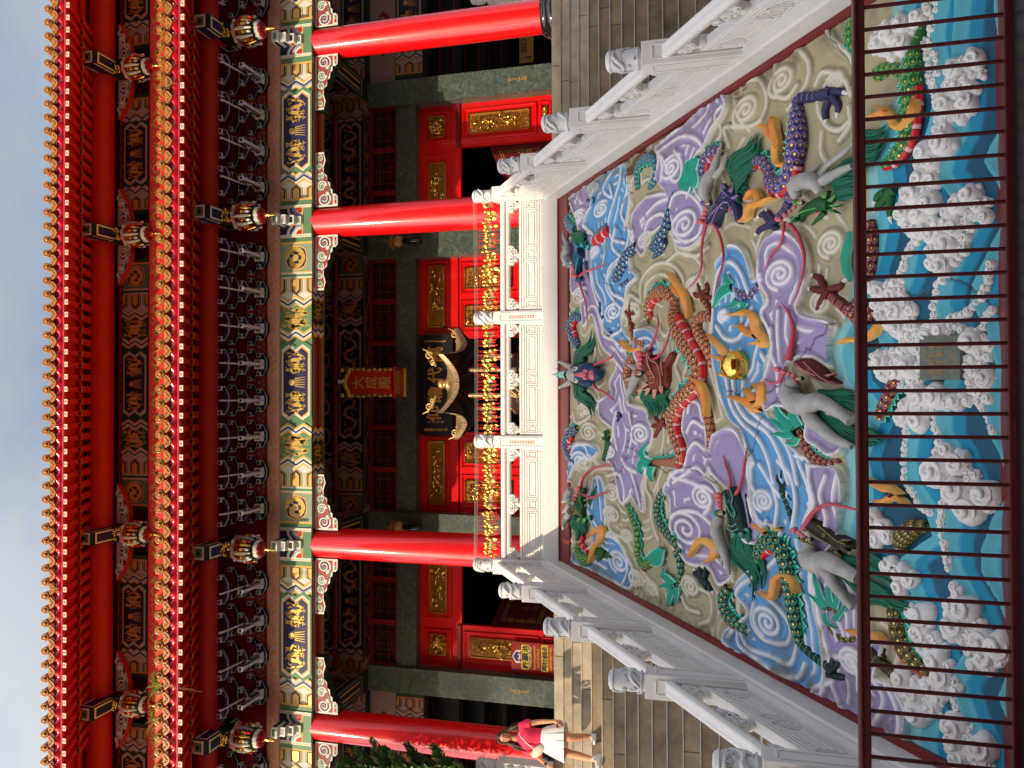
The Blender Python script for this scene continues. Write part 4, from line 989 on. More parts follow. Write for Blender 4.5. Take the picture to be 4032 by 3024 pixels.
# ------------------------------------------------------------------ things hung on or standing at the hall
def plaque():
    c = Vector((X0+.02, 14.9, 8.60)); t = thing('name_plaque', c, 'red upright plaque with three gold characters under the porch beams', 'plaque')
    T = Matrix.Translation(c) @ Matrix.Rotation(R_(12), 4, 'X')
    def B(m, n, p=None): m.xf(T); return m.build(n, p or t)
    m = MB(); m.box((-.24, -.03, -.44), (.24, .03, .46), REDM); B(m, 'board')
    g = MB(); rr = random.Random(3)
    for s in (-1, 1):
        for k in range(16): g.ell((s*(.265+rr.uniform(-.01, .02)), -.03, -.42+k*.057), (.035, .03, .036), GOLDD if k % 2 else GOLD, 8, 5)
    for k in range(15):
        x = -.28+k*.04; g.ell((x, -.04, .50+.05*math.cos(x*11)), (.035, .035, .05), GOLD, 8, 5)
    for s in (-1, 1): g.ell((s*.26, -.04, .60), (.05, .04, .05), GOLD, 10, 6)
    g.box((-.30, -.03, .44), (.30, .02, .50), GOLDD); B(g, 'gilt_frame')
    g = MB(); g.box((-.33, -.05, -.52), (.33, .04, -.47), REDM); g.box((-.29, -.045, -.64), (.29, .03, -.52), REDD); g.box((-.30, -.05, -.67), (.30, .04, -.64), REDM)
    F = Face(g, (-.24, -.05, -.62), (1,0,0), (0,0,1)); F.r(0, 0, .48, .01, GOLD, 1); F.r(0, .08, .48, .09, GOLD, 1)
    for k in range(12): F.strip(spiral2(.02+k*.04, .045, .022, 1, k, (-1)**k, 8), .008, GOLD, 1)
    for k in range(14): g.ell((-.27+k*.0415, -.03, -.71), (.024, .03, .04), GOLD, 8, 5)
    B(g, 'base_moulding')
    g = MB()
    for i, ch in enumerate('大成殿'): put_text(g, ch, .27, (0, -.034, .27-.28*i), (1,0,0), (0,0,1), GOLD, bold=.004)
    B(g, 'lettering')
plaque()
# coiled bulb hanging in front of the plaque
t = thing('hanging_bulb', (X0+.03, 14.2, 9.3), 'white spiral bulb hanging in front of the red plaque', 'lamp')
m = MB(); m.tube([(X0+.03, 14.2, 9.05), (X0+.05, 14.2, 10.9)], .008, BLACK, 5); m.build('cable', t)
m = MB(); m.tube([(X0+.03+.03*math.cos(a), 14.2+.03*math.sin(a), 9.0-.018*a/3) for a in [k*.7 for k in range(30)]], .011, WHITE, 6); m.build('bulb', t); m = MB(); m.lathe([(.03, 0), (.035, .06), (.015, .08)], (X0+.03, 14.2, 9.0), BLACK, 10); m.build('socket', t)

def board():
    t = thing('calligraphy_board', (X0, 15.4, 7.3), 'long black board with four big gold brush characters over the middle doorway', 'sign')
    m = MB(); m.box((X0-1.08, 15.38, 6.97), (X0+1.03, 15.43, 7.71), BLACK); m.build('board', t, bevel=.006)
    g = MB(); U, V = (1,0,0), (0,0,1)
    for ch, px, pz, s in (('萬', 1395, 1712, .36), ('代', 1478, 1712, .34), ('瞻', 1553, 1712, .35), ('仰', 1628, 1708, .34)):
        p = Py(pz, px, 15.375); put_text(g, ch, s, p, U, V, BRUSH, bold=.008)
    rr = random.Random(17)
    for Yc, n_, sz, X0_, dX in ((1343, 7, .062, 1677, 12), (1661, 4, .07, 1690, 17)):     # small running-hand columns, only strokes can be made out
        for j in range(n_):
            q = Py(X0_+j*dX, Yc, 15.375); F = Face(g, (q.x-sz/2, q.y, q.z-sz/2), U, V, .0006)
            for k in range(4):
                x_, z_ = rr.uniform(.0, .5)*sz, (.1+.24*k)*sz; F.strip([(x_, z_), (x_+rr.uniform(.25, .5)*sz, z_+rr.uniform(-.06, .1)*sz)], [.011, .006], GOLD, 1)
            F.strip([(sz*.5, 0), (sz*rr.uniform(.4, .6), sz)], [.007, .011], GOLD, 2)
    for j, ch in enumerate('中華民國八十七年十二月'): put_text(g, ch, .062, Py(1674+j*8.4, 1692, 15.375), U, V, GOLD, bold=.0015)
    g.build('lettering', t)
board()

def poster():
    t = thing('direction_sign', (-5.33, 15.5, 5.26), 'red notice board with yellow outlined Chinese, Thai and Vietnamese lines and a blue arrow', 'sign')
    SR = mat('sign_red', C('#97181f'), .35, var=.12, coat=.3); SY = mat('sign_yellow', C('#e8d21a'), .5); SB = mat('sign_blue', C('#1c2470'), .5); SN = mat('sign_ink', (.02, .02, .05, 1), .5); SO = mat('sign_orange', C('#e9a83c'), .5); SW = mat('sign_white', (.8, .78, .82, 1), .5)
    x0, x1, z0, z1, y = -5.63, -5.04, FZ+.01, 5.75, 15.47
    m = MB(); m.box((x0, y, z0), (x1, y+.02, z1), SR); m.build('board', t)
    F = None; g = MB(); F = Face(g, (x0, y, 0), (1,0,0), (0,0,1)); W = x1-x0
    def zz(X): return Py(1980+X*.1085, 2580, y).z
    # arrow pointing up
    zt, zb = zz(350), zz(620); cx = W/2; h = zt-zb
    ar = [(cx, zt), (cx+.115, zb+h*.5), (cx+.115, zb), (cx+.04, zb+h*.28), (cx+.03, zb+h*.05), (cx-.03, zb+h*.05), (cx-.04, zb+h*.28), (cx-.115, zb), (cx-.115, zb+h*.5)]
    F.p([(cx, zt+.008), (cx+.13, zb+h*.52), (cx+.13, zb-.02), (cx+.042, zb+h*.2), (cx+.042, zb-.01), (cx-.042, zb-.01), (cx-.042, zb+h*.2), (cx-.13, zb-.02), (cx-.13, zb+h*.52)], SW, 1)
    F.p([(a*.82+cx*.18, (b-(zt+zb)/2)*.84+(zt+zb)/2) for a, b in ar], SB, 3)
    g.build('arrow', t); g = MB()
    def line(txt, X, size, m, width, bold=0, back=None):
        z = zz(X); n = len(txt)
        if back:
            for i, ch in enumerate(txt):
                p = (x0+W/2+(i-(n-1)/2)*width/n, y-.004, z); F2 = Face(g, (p[0]-size*.58, p[1]+.002, p[2]-size*.56), (1,0,0), (0,0,1)); e = size*.12; s = size*1.16; q = size*1.1
                F2.p([(e, 0), (s-e, 0), (s, e), (s, q-e), (s-e, q), (e, q), (0, q-e), (0, e)], SY, 0)
                put_text(g, ch, size, (p[0], y-.006, z), (1,0,0), (0,0,1), m, bold=bold)
        else: put_text(g, txt, size, (x0+W/2, y-.004, z), (1,0,0), (0,0,1), m, width=width, bold=bold)
    line('許願池', 810, .15, SN, .49, .004, 1); line('Đài phun nước Trevi', 1010, .055, SW, .42, .001)
    line('โยนเหรียญขอพรที่', 1150, .062, SO, .48, .0015); line('บ่อน้ำศักดิ์สิทธิ์', 1275, .062, SO, .38, .0015)
    line('再往前走', 1520, .125, SN, .52, .004, 1); line('功德碑林·櫺星門·華表', 1740, .05, SO, .46, .001)
    line('แล้วเดินไปข้างหน้า', 1870, .055, SO, .46, .0015); line('Sau đó đi chuyển về phía trước', 1970, .035, SO, .5, .001)
    g.build('lettering', t)
poster()

# wall lamps on the two middle piers
LAMPG = mat('amber_glass', (.42, .22, .09, 1), .25, var=.3, coat=.3)
for x, side in ((X0+2.98, 'right'), (X0-2.98, 'left')):
    t = thing('wall_lamp', (x, 15.2, 8.0), 'brown lantern wall lamp on the marble pier %s of the middle doorway' % side, 'lamp', 'wall lamps beside the middle doorway')
    m = MB(); m.lathe([(.01, .24), (.03, .16), (.16, .06), (.17, .03), (.10, .02)], (x, 15.1, 8.16), GOLDD, 6); m.build('lamp_cap', t)
    m = MB(); m.lathe([(.085, .17), (.12, .12), (.125, .06), (.10, .0), (.06, -.02)], (x, 15.1, 8.0), LAMPG, 16); m.build('lamp_shade', t)
    m = MB(); m.box((x-.05, 15.1, 7.62), (x+.05, 15.3, 7.96), BLKG); m.tube([(x, 15.12, 7.60), (x-.02, 15.05, 7.75), (x, 15.1, 7.98)], .03, BLKG, 8); m.build('bracket', t)

# ------------------------------------------------------------------ bronze censer
BR = mat('pale_bronze', (.45, .32, .18, 1), .45, metal=.5, var=.35, vs=8); BRD = mat('dark_bronze', (.10, .05, .04, 1), .4, metal=.4, var=.5, vs=12, bump=.9, bs=28, dist=.02); BRG = mat('gilt_bronze', (.62, .42, .16, 1), .35, metal=.7, bump=.6, bs=40)
def censer():
    cx, cy = X0-.03, 14.0; k = cy/13.3*1.0
    def W(X, Y): p = Py(X, Y, cy); return (p.x, p.z)
    t = thing('incense_burner', (cx, cy, FZ), 'bronze incense burner with a curling roof and dragon handles behind the bells', 'incense burner')
    # six-sided roof with upswept corners
    m = MB(); ez = W(1800, 1512)[1]; tz = ez+.30; RR = .90; nseg = 12; zz0 = ez-.20
    for q in range(6):
        a0, a1 = math.radians(60*q), math.radians(60*q+60); rows = []
        for j in range(6):
            f = j/5; row = []; rad = .10+(RR-.10)*f
            for i in range(nseg+1):
                t_ = i/nseg; u = abs(2*t_-1); px_ = math.cos(a0)*(1-t_)+math.cos(a1)*t_; py_ = math.sin(a0)*(1-t_)+math.sin(a1)*t_
                k_ = 1+.16*u**3*f; z = zz0+.42*(1-f)**1.5+.26*u**2.4*f**1.6
                row.append((cx+px_*rad*k_, cy+py_*rad*k_, z))
            rows.append(row)
        vs = [p for r in rows for p in r]; n = nseg+1
        m.add(vs, [(j*n+i, j*n+i+1, (j+1)*n+i+1, (j+1)*n+i) for j in range(5) for i in range(nseg)], BR, True)
        m.add([(p[0], p[1], p[2]-.10) for p in vs], [(j*n+i, j*n+i+1, (j+1)*n+i+1, (j+1)*n+i) for j in range(5) for i in range(nseg)], BLACK, True)
        E_1 = rows[-1]; m.add([(p[0], p[1], p[2]) for p in E_1]+[(cx+(p[0]-cx)*.985, cy+(p[1]-cy)*.985, p[2]-.105) for p in E_1], [(i, i+1, n+i+1, n+i) for i in range(nseg)], BR, True)
        for i in range(0, nseg+1, 2): m.tube([Vector((E_1[i][0], E_1[i][1], E_1[i][2]-.10)), Vector(E_1[i])], .008, BR, 5)
    m.build('roof', t)
    for (X, Y, s) in ((1745, 1408, 1), (1745, 1600, -1), (1790, 1318, 1), (1790, 1705, -1)):
        m = MB(); x, z = W(X, Y); yy = cy-.76 if abs(Y-1505) < 120 else cy+.0
        m.tube([Vector((x+s*a, yy, z+b)) for a, b in spiral2(.0, .0, .075, 1.5, 2.0, -s, 16)], .016, BRG, 6); m.tube([Vector((x-s*.12+s*a, yy, z-.07+b)) for a, b in spiral2(.0, .0, .055, 1.5, 1.0, s, 14)], .013, BRG, 6)
        m.tube([(x-s*.2, yy, z-.13), (x-s*.05, yy, z-.08), (x+s*.08, yy, z+.02), (x+s*.12, yy, z+.12)], [.02, .025, .02, .008], BRG, 6)
        m.tube([(x+s*.06, yy, z-.18), (x+s*.06, yy, z-.05)], .01, BRD, 6)
        m.build('corner_scroll', t)
    m = MB(); z = W(1782, 1512)[1]; m.lathe([(.06, -.1), (.13, -.04), (.14, .02), (.11, .07), (.05, .10), (.085, .13), (.095, .17), (.07, .22), (.01, .25)], (cx, cy-.2, z-.02), BRG, 20); m.build('finial', t)
    for (Y, y) in ((1457, 13.5), (1556, 13.5), (1607, 14.0), (1405, 14.0)):
        p = Py(1830, Y, y); m = MB(); pts = [(p.x, y, 5.2+.1*k) for k in range(9)]; m.lathe([(.035+.006*(k % 2), .05*k) for k in range(19)], (p.x, y, 5.12), BR, 12)
        m.tube([(p.x+.04*math.cos(k*.8), y+.04*math.sin(k*.8), 5.14+.028*k) for k in range(30)], .012, BRG, 5); m.build('dragon_pillar', t)
    m = MB(); z0 = 4.6; m.lathe([(.20, FZ-z0), (.30, FZ-z0+.08), (.34, .0), (.46, .12), (.54, .30), (.55, .45), (.52, .55), (.56, .60), (.57, .66), (.53, .66), (.50, .56), (.0, .5)], (cx, cy, z0), BRD, 40)
    rr = random.Random(2)
    for sx in (-.3, .12):
        for j in range(8):
            x0_ = cx+sx+rr.uniform(-.1, .22); z_ = 4.8+rr.uniform(0, .35)
            m.tube([(x0_+.09*math.cos(a), cy-.55+.05*abs(x0_-cx), z_+.07*math.sin(a*1.7)) for a in np.linspace(0, 5, 9)], [.008, .018, .02, .022, .02, .02, .016, .012, .004], BRG if j % 3 else BRD, 6)
    m.build('bowl', t)
    for s in (-1, 1):
        m = MB(); x = cx+s*.56; m.tube(curve([(x-s*.05, cy-.1, 4.75), (x+s*.10, cy-.15, 4.82), (x+s*.17, cy-.15, 4.98), (x+s*.08, cy-.15, 5.12), (x-s*.02, cy-.12, 5.05)], 5), .045, BRG, 10)
        for j in range(8): a = j*.5-.8; m.tube([(x+s*(.04+.14*math.cos(a)), cy-.15, 4.95+.17*math.sin(a)), (x+s*(.04+.2*math.cos(a)), cy-.15, 4.95+.23*math.sin(a))], [.012, .001], BRG, 4)
        m.build('dragon_handle', t)
censer()

# ------------------------------------------------------------------ prayer bells on wires
TAS = mat('red_tassel', (.75, .02, .01, 1), .6); WIRE = mat('steel_wire', (.5, .5, .5, 1), .4, metal=.6); PLQ = mat('gilt_tag', (.80, .58, .14, 1), .3, metal=.6); PLD = mat('dull_gilt_tag', (.55, .45, .18, 1), .5, metal=.3); ORG = mat('orange_tag', (.75, .28, .05, 1), .5)
def bell_mesh(v):
    m = MB(); L = (.105, .12, .185, .135)[v % 4]
    m.tube([(0, 0, 0), (.002, 0, -L)], .0025, TAS, 4); z = -L
    m.lathe([(.006, .006), (.02, .0), (.026, -.015), (.027, -.04), (.032, -.052), (.028, -.055)], (0, 0, z), GOLDM, 10)
    m.ell((0, 0, z-.065), .010, WHITE, 6, 4); z -= .075
    w, h = .023, .062; a = (.0, .5, -.5, 1.1)[v % 4]; ca, sa = math.cos(a), math.sin(a)
    P = [(0, 0), (w*.8, -.012), (w, -.02), (w, -h+.02), (w*.8, -h+.012), (0, -h), (-w*.8, -h+.012), (-w, -h+.02), (-w, -.02), (-w*.8, -.012)]
    m.prism([(p*ca, p*sa-.001, z+q) for p, q in P], (-.003*sa, .003*ca, 0), (PLQ, PLD, PLQ, ORG)[v % 4])
    z -= h; m.ell((0, 0, z-.006), .007, WHITE, 5, 4)
    for dx in (-.006, .002, .008): m.tube([(0, 0, z-.01), (dx, 0, z-.065)], [.004, .0055], TAS, 4)
    return m
def bells(lab, x0, x1, y, z, n, rnd, protos={}):
    xs = sorted(x0+(x1-x0)*((k+rnd.uniform(.1, .9))/n) for k in range(n))
    for x in xs:
        v = rnd.randrange(4); pr = protos.get(v)
        if pr is None: pr = bell_mesh(v).build('prayer_bell', None); protos[v] = pr; o = pr
        else: o = pr.copy(); COL.objects.link(o)
        o.location = (x, y+rnd.uniform(-.02, .02), z+rnd.uniform(-.02, .02)); o.rotation_euler = (0, rnd.uniform(-.06, .06), rnd.uniform(-.5, .5))
        tag(o, lab, 'prayer bell', 'gold prayer bells with red tassels')
rnd = random.Random(11)
t = thing('bell_wire', (X0, BY+.02, 5.38), 'thin wires stretched between the carved post heads to carry the gold bells', 'wire')
m = MB()
for z in (5.42, 5.40, 5.375): m.tube([(X0-2.93, BY+.02, z+.03), (X0-1.5, BY, z), (X0, BY, z), (X0+1.5, BY, z), (X0+2.93, BY+.02, z+.03)], .003, WIRE, 5)
m.build('wire', t)
LB = 'gold bell with gilt tag and red tassel hanging on the wire over the terrace balustrade'
for (z, n, xa, xb) in ((5.40, 82, -2.85, 2.85), (5.385, 78, -2.8, 2.8), (5.37, 70, -2.7, 2.75)): bells(LB, X0+xa, X0+xb, BY+.0, z, n, rnd)
pt = Py(1735, 2985, 11.6)
t = thing('bell_wire', (pt.x, 11.6, pt.z+.3), 'wire with a few gold bells beside the juniper', 'wire'); m = MB(); m.tube([(pt.x-.6, 11.6, pt.z+.3), (pt.x+.35, 11.6, pt.z+.30)], .003, WIRE, 5); m.build('wire', t)
bells('gold bell with orange tag hanging beside the juniper at the left edge', pt.x-.35, pt.x+.22, 11.6, pt.z+.26, 9, rnd)

# ------------------------------------------------------------------ iron fence in front
def fence():
    y = 5.1; t = thing('iron_fence', (0, y, 0), 'dark red iron railing with thin round bars in front of the carved ramp', 'fence')
    m = MB(); m.box((-3.2, y-.03, .80), (3.2, y+.03, .85), IRON); m.box((-3.2, y-.045, .845), (3.2, y+.045, .865), IRON); m.build('top_rail', t, bevel=.008, seg=2)
    m = MB(); m.box((-3.2, y-.03, .0), (3.2, y+.03, .05), IRON); m.build('bottom_rail', t, bevel=.008, seg=2)
    m = MB(); m.box((-3.2, y-.5, .0), (3.2, y-.035, .012), BLACK); m.build('shade_strip', t)  # added black strip: shade below the bottom rail put in as colour
    b = MB(); b.tube([(0, 0, .0), (0, 0, .81)], .0122, IRON, 10); pr = b.build('bar', t, local=True); k = 0
    for i in range(-22, 23):
        x = .02+i*.1376; o = pr if k == 0 else pr.copy()
        if k: COL.objects.link(o)
        o.location = (x, 0, 0); k += 1
fence()

# ------------------------------------------------------------------ juniper
def juniper():
    base = Py(1700, 3110, 11.3); t = thing('juniper', (base.x, base.y, 0.3), 'dark green juniper with twisted feathery tips at the left edge', 'tree')
    rr = random.Random(21); L1 = mat('juniper_leaf', (.055, .13, .025, 1), .7, var=.5, vs=5); L2 = mat('juniper_leaf_light', (.15, .27, .05, 1), .7, var=.4, vs=5); BK = mat('bark', (.12, .08, .05, 1), .9, bump=.6, bs=20)
    m = MB(); m.tube([(base.x-.3, 11.4, .3), (base.x-.25, 11.4, 3), (base.x-.2, 11.35, 5.5), (base.x-.3, 11.3, 7.6)], [.14, .11, .08, .03], BK, 10); m.build('trunk', t)
    tips = [(1330, 3010), (1355, 2990), (1400, 2950), (1420, 2990), (1462, 2915), (1470, 2960), (1510, 2945), (1550, 2990), (1600, 2930), (1612, 2960), (1640, 2970), (1700, 2935), (1710, 2965), (1500, 3000), (1580, 3010), (1660, 3005), (1740, 3010), (1370, 3020), (1440, 3015), (1285, 3035), (1800, 3030), (1540, 2965)]
    m = MB(); cr = MB()
    for (X, Y) in tips:
        y = 11.3+rr.uniform(-.35, .35); p = Py(X, Y, y); root = Vector((base.x-.25+rr.uniform(-.1, .1), 11.35, p.z-rr.uniform(.5, .9)))
        cv = curve([root, root.lerp(p, .5)+Vector((0, 0, -.08)), p], 6); m.tube(cv, lerp_list([.03, .015, .004], len(cv)), BK, 5)
        for j in range(620):
            f = rr.random()**.55; c = root.lerp(p, f)+Vector((0, 0, -.08*math.sin(f*3.1))); sp = .12*(1.1-f)+.03
            d = Vector((rr.gauss(0, 1), rr.gauss(0, 1), rr.gauss(0, 1))).normalized()*sp*rr.random()**.4; c = c+d
            a = (d.normalized()+Vector((0, 0, .9))+(p-root).normalized()*.6).normalized(); b = a.cross(Vector((rr.gauss(0, 1), rr.gauss(0, 1), rr.gauss(0, 1)))).normalized(); l = rr.uniform(.022, .042); w = l*.30
            cr.add([c-b*w, c+b*w, c+a*l+b*w*.5, c+a*l-b*w*.5], [(0, 1, 2, 3)], L2 if rr.random() < .35 else L1)
            b2 = a.cross(b); cr.add([c-b2*w, c+b2*w, c+a*l+b2*w*.5, c+a*l-b2*w*.5], [(0, 1, 2, 3)], L1)
    for j in range(8000):
        p = Py(rr.uniform(1330, 1830), rr.uniform(3015, 3250), 11.3+rr.uniform(-.3, .5)); c = p; a = Vector((rr.gauss(0, .6), rr.gauss(0, .6), 1)).normalized(); b = a.cross(Vector((rr.gauss(0, 1), rr.gauss(0, 1), .1))).normalized(); l = rr.uniform(.05, .09); w = l*.3
        cr.add([c-b*w, c+b*w, c+a*l+b*w*.5, c+a*l-b*w*.5], [(0, 1, 2, 3)], L2 if rr.random() < .3 else L1)
    m.build('branches', t); cr.build('crown', t)
juniper()

# weeds rooted between the roof tiles
WG = mat('weed_green', (.34, .42, .07, 1), .6, var=.4, vs=9); WR = mat('dry_stem', (.32, .14, .08, 1), .8)
def weed(X, Y, y, n, L, lab, hang=0):
    p = Py(X, Y, y); t = thing('weed_tuft', p, lab, 'weed', 'weeds growing on the lower eave'); m = MB(); rr = random.Random(int(X+Y))
    for k in range(n):
        a = rr.uniform(0, 6.28); l = L*rr.uniform(.5, 1); d = Vector((math.cos(a), math.sin(a)*.4-.25, 0))
        q = [p, p+d*l*.4+Vector((0, 0, l*.5)), p+d*l*.85+Vector((0, 0, l*.75)), p+d*l*1.2+Vector((0, 0, l*.55))]
        m.tube(curve(q, 3), lerp_list([.004, .008, .006, .001], 10), WG, 4, flat=.4)
    m.build('blades', t)
    if hang:
        s = MB()
        for k in range(3): s.tube([p, p+Vector((.01*k, -.05, -hang*.5)), p+Vector((.03*k-.02, -.02, -hang*(1-.2*k)))], .0025, WR, 4)
        s.build('stem', t)
weed(640, 2700, 10.88, 26, .30, 'tallest bright green weed tuft on the tiles, with long dry stems hanging down', .75)
weed(625, 2835, 10.88, 22, .24, 'bright green weed tuft on the tiles just right of the leftmost lower lotus post')
weed(632, 2910, 10.88, 12, .16, 'small weed tuft at the far left of the lower eave', .3)
weed(668, 335, 10.88, 12, .12, 'small weed and curled twig on the tiles near the rightmost lotus post', .2)
weed(640, 2560, 10.88, 5, .14, 'thin weed blades on the tiles left of the middle bay')
weed(225, 215, 11.48, 9, .09, 'tiny weed on the upper eave at the right')
weed(230, 2318, 11.48, 8, .09, 'tiny weed on the upper eave left of centre')

# yellow hanging notice in the right passage
t = thing('hanging_notice', (7.9, 17.5, 4.9), 'brown yellow hanging notice with a down arrow in the dark right passage', 'sign')
YN = mat('notice_yellow', C('#a8742a'), .5)
p0 = Py(2045, 160, 17.5); p1 = Py(2100, 240, 17.5); m = MB(); m.box((p1.x-.02, 17.5, p1.z), (p0.x+.1, 17.52, p0.z), YN); m.build('board', t)
g = MB(); put_text(g, '出口', .17, ((p0.x+p1.x)/2+.12, 17.49, (p0.z+p1.z)/2+.06), (1,0,0), (0,0,1), BLACK, bold=.003); g.build('lettering', t); g = MB()
cxn = p1.x+.1; F = Face(g, (cxn-.05, 17.49, p1.z+.04), (1,0,0), (0,0,1)); F.r(.04, .05, .06, .17, BLACK, 1); F.p([(.05, 0), (.09, .07), (.01, .07)], BLACK, 1); g.build('arrow', t)

# unseen hall added behind the viewer; roofline shaped to keep sun off the ramp
def unseen_gate_hall():
    t = thing('unseen_gate_hall', (3, -31, 0), 'unseen gate hall added behind the viewer to shade the carved ramp', 'building')
    m = MB(); m.box((-31, -36, 0), (38, -26.5, 21), REDD); m.build('wall', t)
    m = MB(); top = [(-40, 18.5), (-37, 21.2), (-34.2, 23.0), (-32, 24.3), (-30, 25.5), (-27.5, 26.0), (-20, 26.4), (42, 26.6)]
    for (xa, za), (xb, zb) in zip(top, top[1:]):
        m.add([(xa, -25, za), (xb, -25, zb), (xb, -25.3, min(zb-.6, 21)), (xa, -25.3, min(za-.6, 21)), (xa, -37, za-.5), (xb, -37, zb-.5), (xb, -37, 20.0), (xa, -37, 18)], [(0, 1, 5, 4), (3, 2, 1, 0), (4, 5, 6, 7), (2, 3, 7, 6)], TILE)
    m.build('roof', t)
    t = thing('tall_tree', (-38, -25, 0), 'tall tree standing behind the viewer on the left, dappling the leftmost column', 'tree')
    m = MB(); m.tube([(-38.5, -25, 0), (-38.3, -25, 15), (-37.7, -25, 27)], [.5, .4, .12], MATS['bark'], 10); m.build('trunk', t)
    m = MB(); rr = random.Random(8)
    for cx, cz, r in ((-36.8, 26.0, 1.5), (-37.7, 28.1, 1.7), (-36.5, 30.1, 1.2), (-39, 26.5, 1.9), (-38.0, 31, 1.2), (-39.5, 29.5, 1.8), (-38.5, 24, 1.6)):
        for k in range(260):
            d = Vector((rr.gauss(0, 1), rr.gauss(0, 1), rr.gauss(0, 1))).normalized()*r*rr.random()**.45; c = Vector((cx, -25, cz))+d
            a = Vector((rr.gauss(0, 1), rr.gauss(0, 1), rr.gauss(0, 1))).normalized(); b = a.orthogonal().normalized(); q = rr.uniform(.12, .24)
            m.add([c-b*q*.5, c+b*q*.5, c+a*q+b*q*.3, c+a*q-b*q*.3], [(0, 1, 2, 3)], MATS['juniper_leaf'])
    m.build('crown', t)
unseen_gate_hall()
# ------------------------------------------------------------------ the carved ramp
relief = thing('dragon_relief_ramp', ramp_pt(0, 0), 'sloping painted relief of nine dragons in swirling clouds above white-foamed waves', 'relief carving')
def A_(x, y): return (2100+x*.6027, y*.6027)
def B_(x, y): return (2100+x*.6027, 900+y*.6027)
def C_(x, y): return (2100+x*.738, 1800+y*.738)
def D_(x, y): return (3200+x*.4823, y*.4823)
def E_(x, y): return (3200+x*.4823, 750+y*.4823)
def F_(x, y): return (3200+x*.4823, 1500+y*.4823)
def G_(x, y): return (3200+x*.4666, 2250+y*.4666)
def us(fn, pts): return [ramp_us(*fn(x, y)) for x, y in pts]
LAV = C('#9a8cb6')[:3]; BLU = C('#5a9acc')[:3]; CRM = C('#aca383')[:3]; TE1 = C('#5aaec0')[:3]; TE2 = C('#1f86ab')[:3]; TE3 = C('#1f5470')[:3]; TEP = C('#86bfc4')[:3]; WHT = (.80, .79, .80)
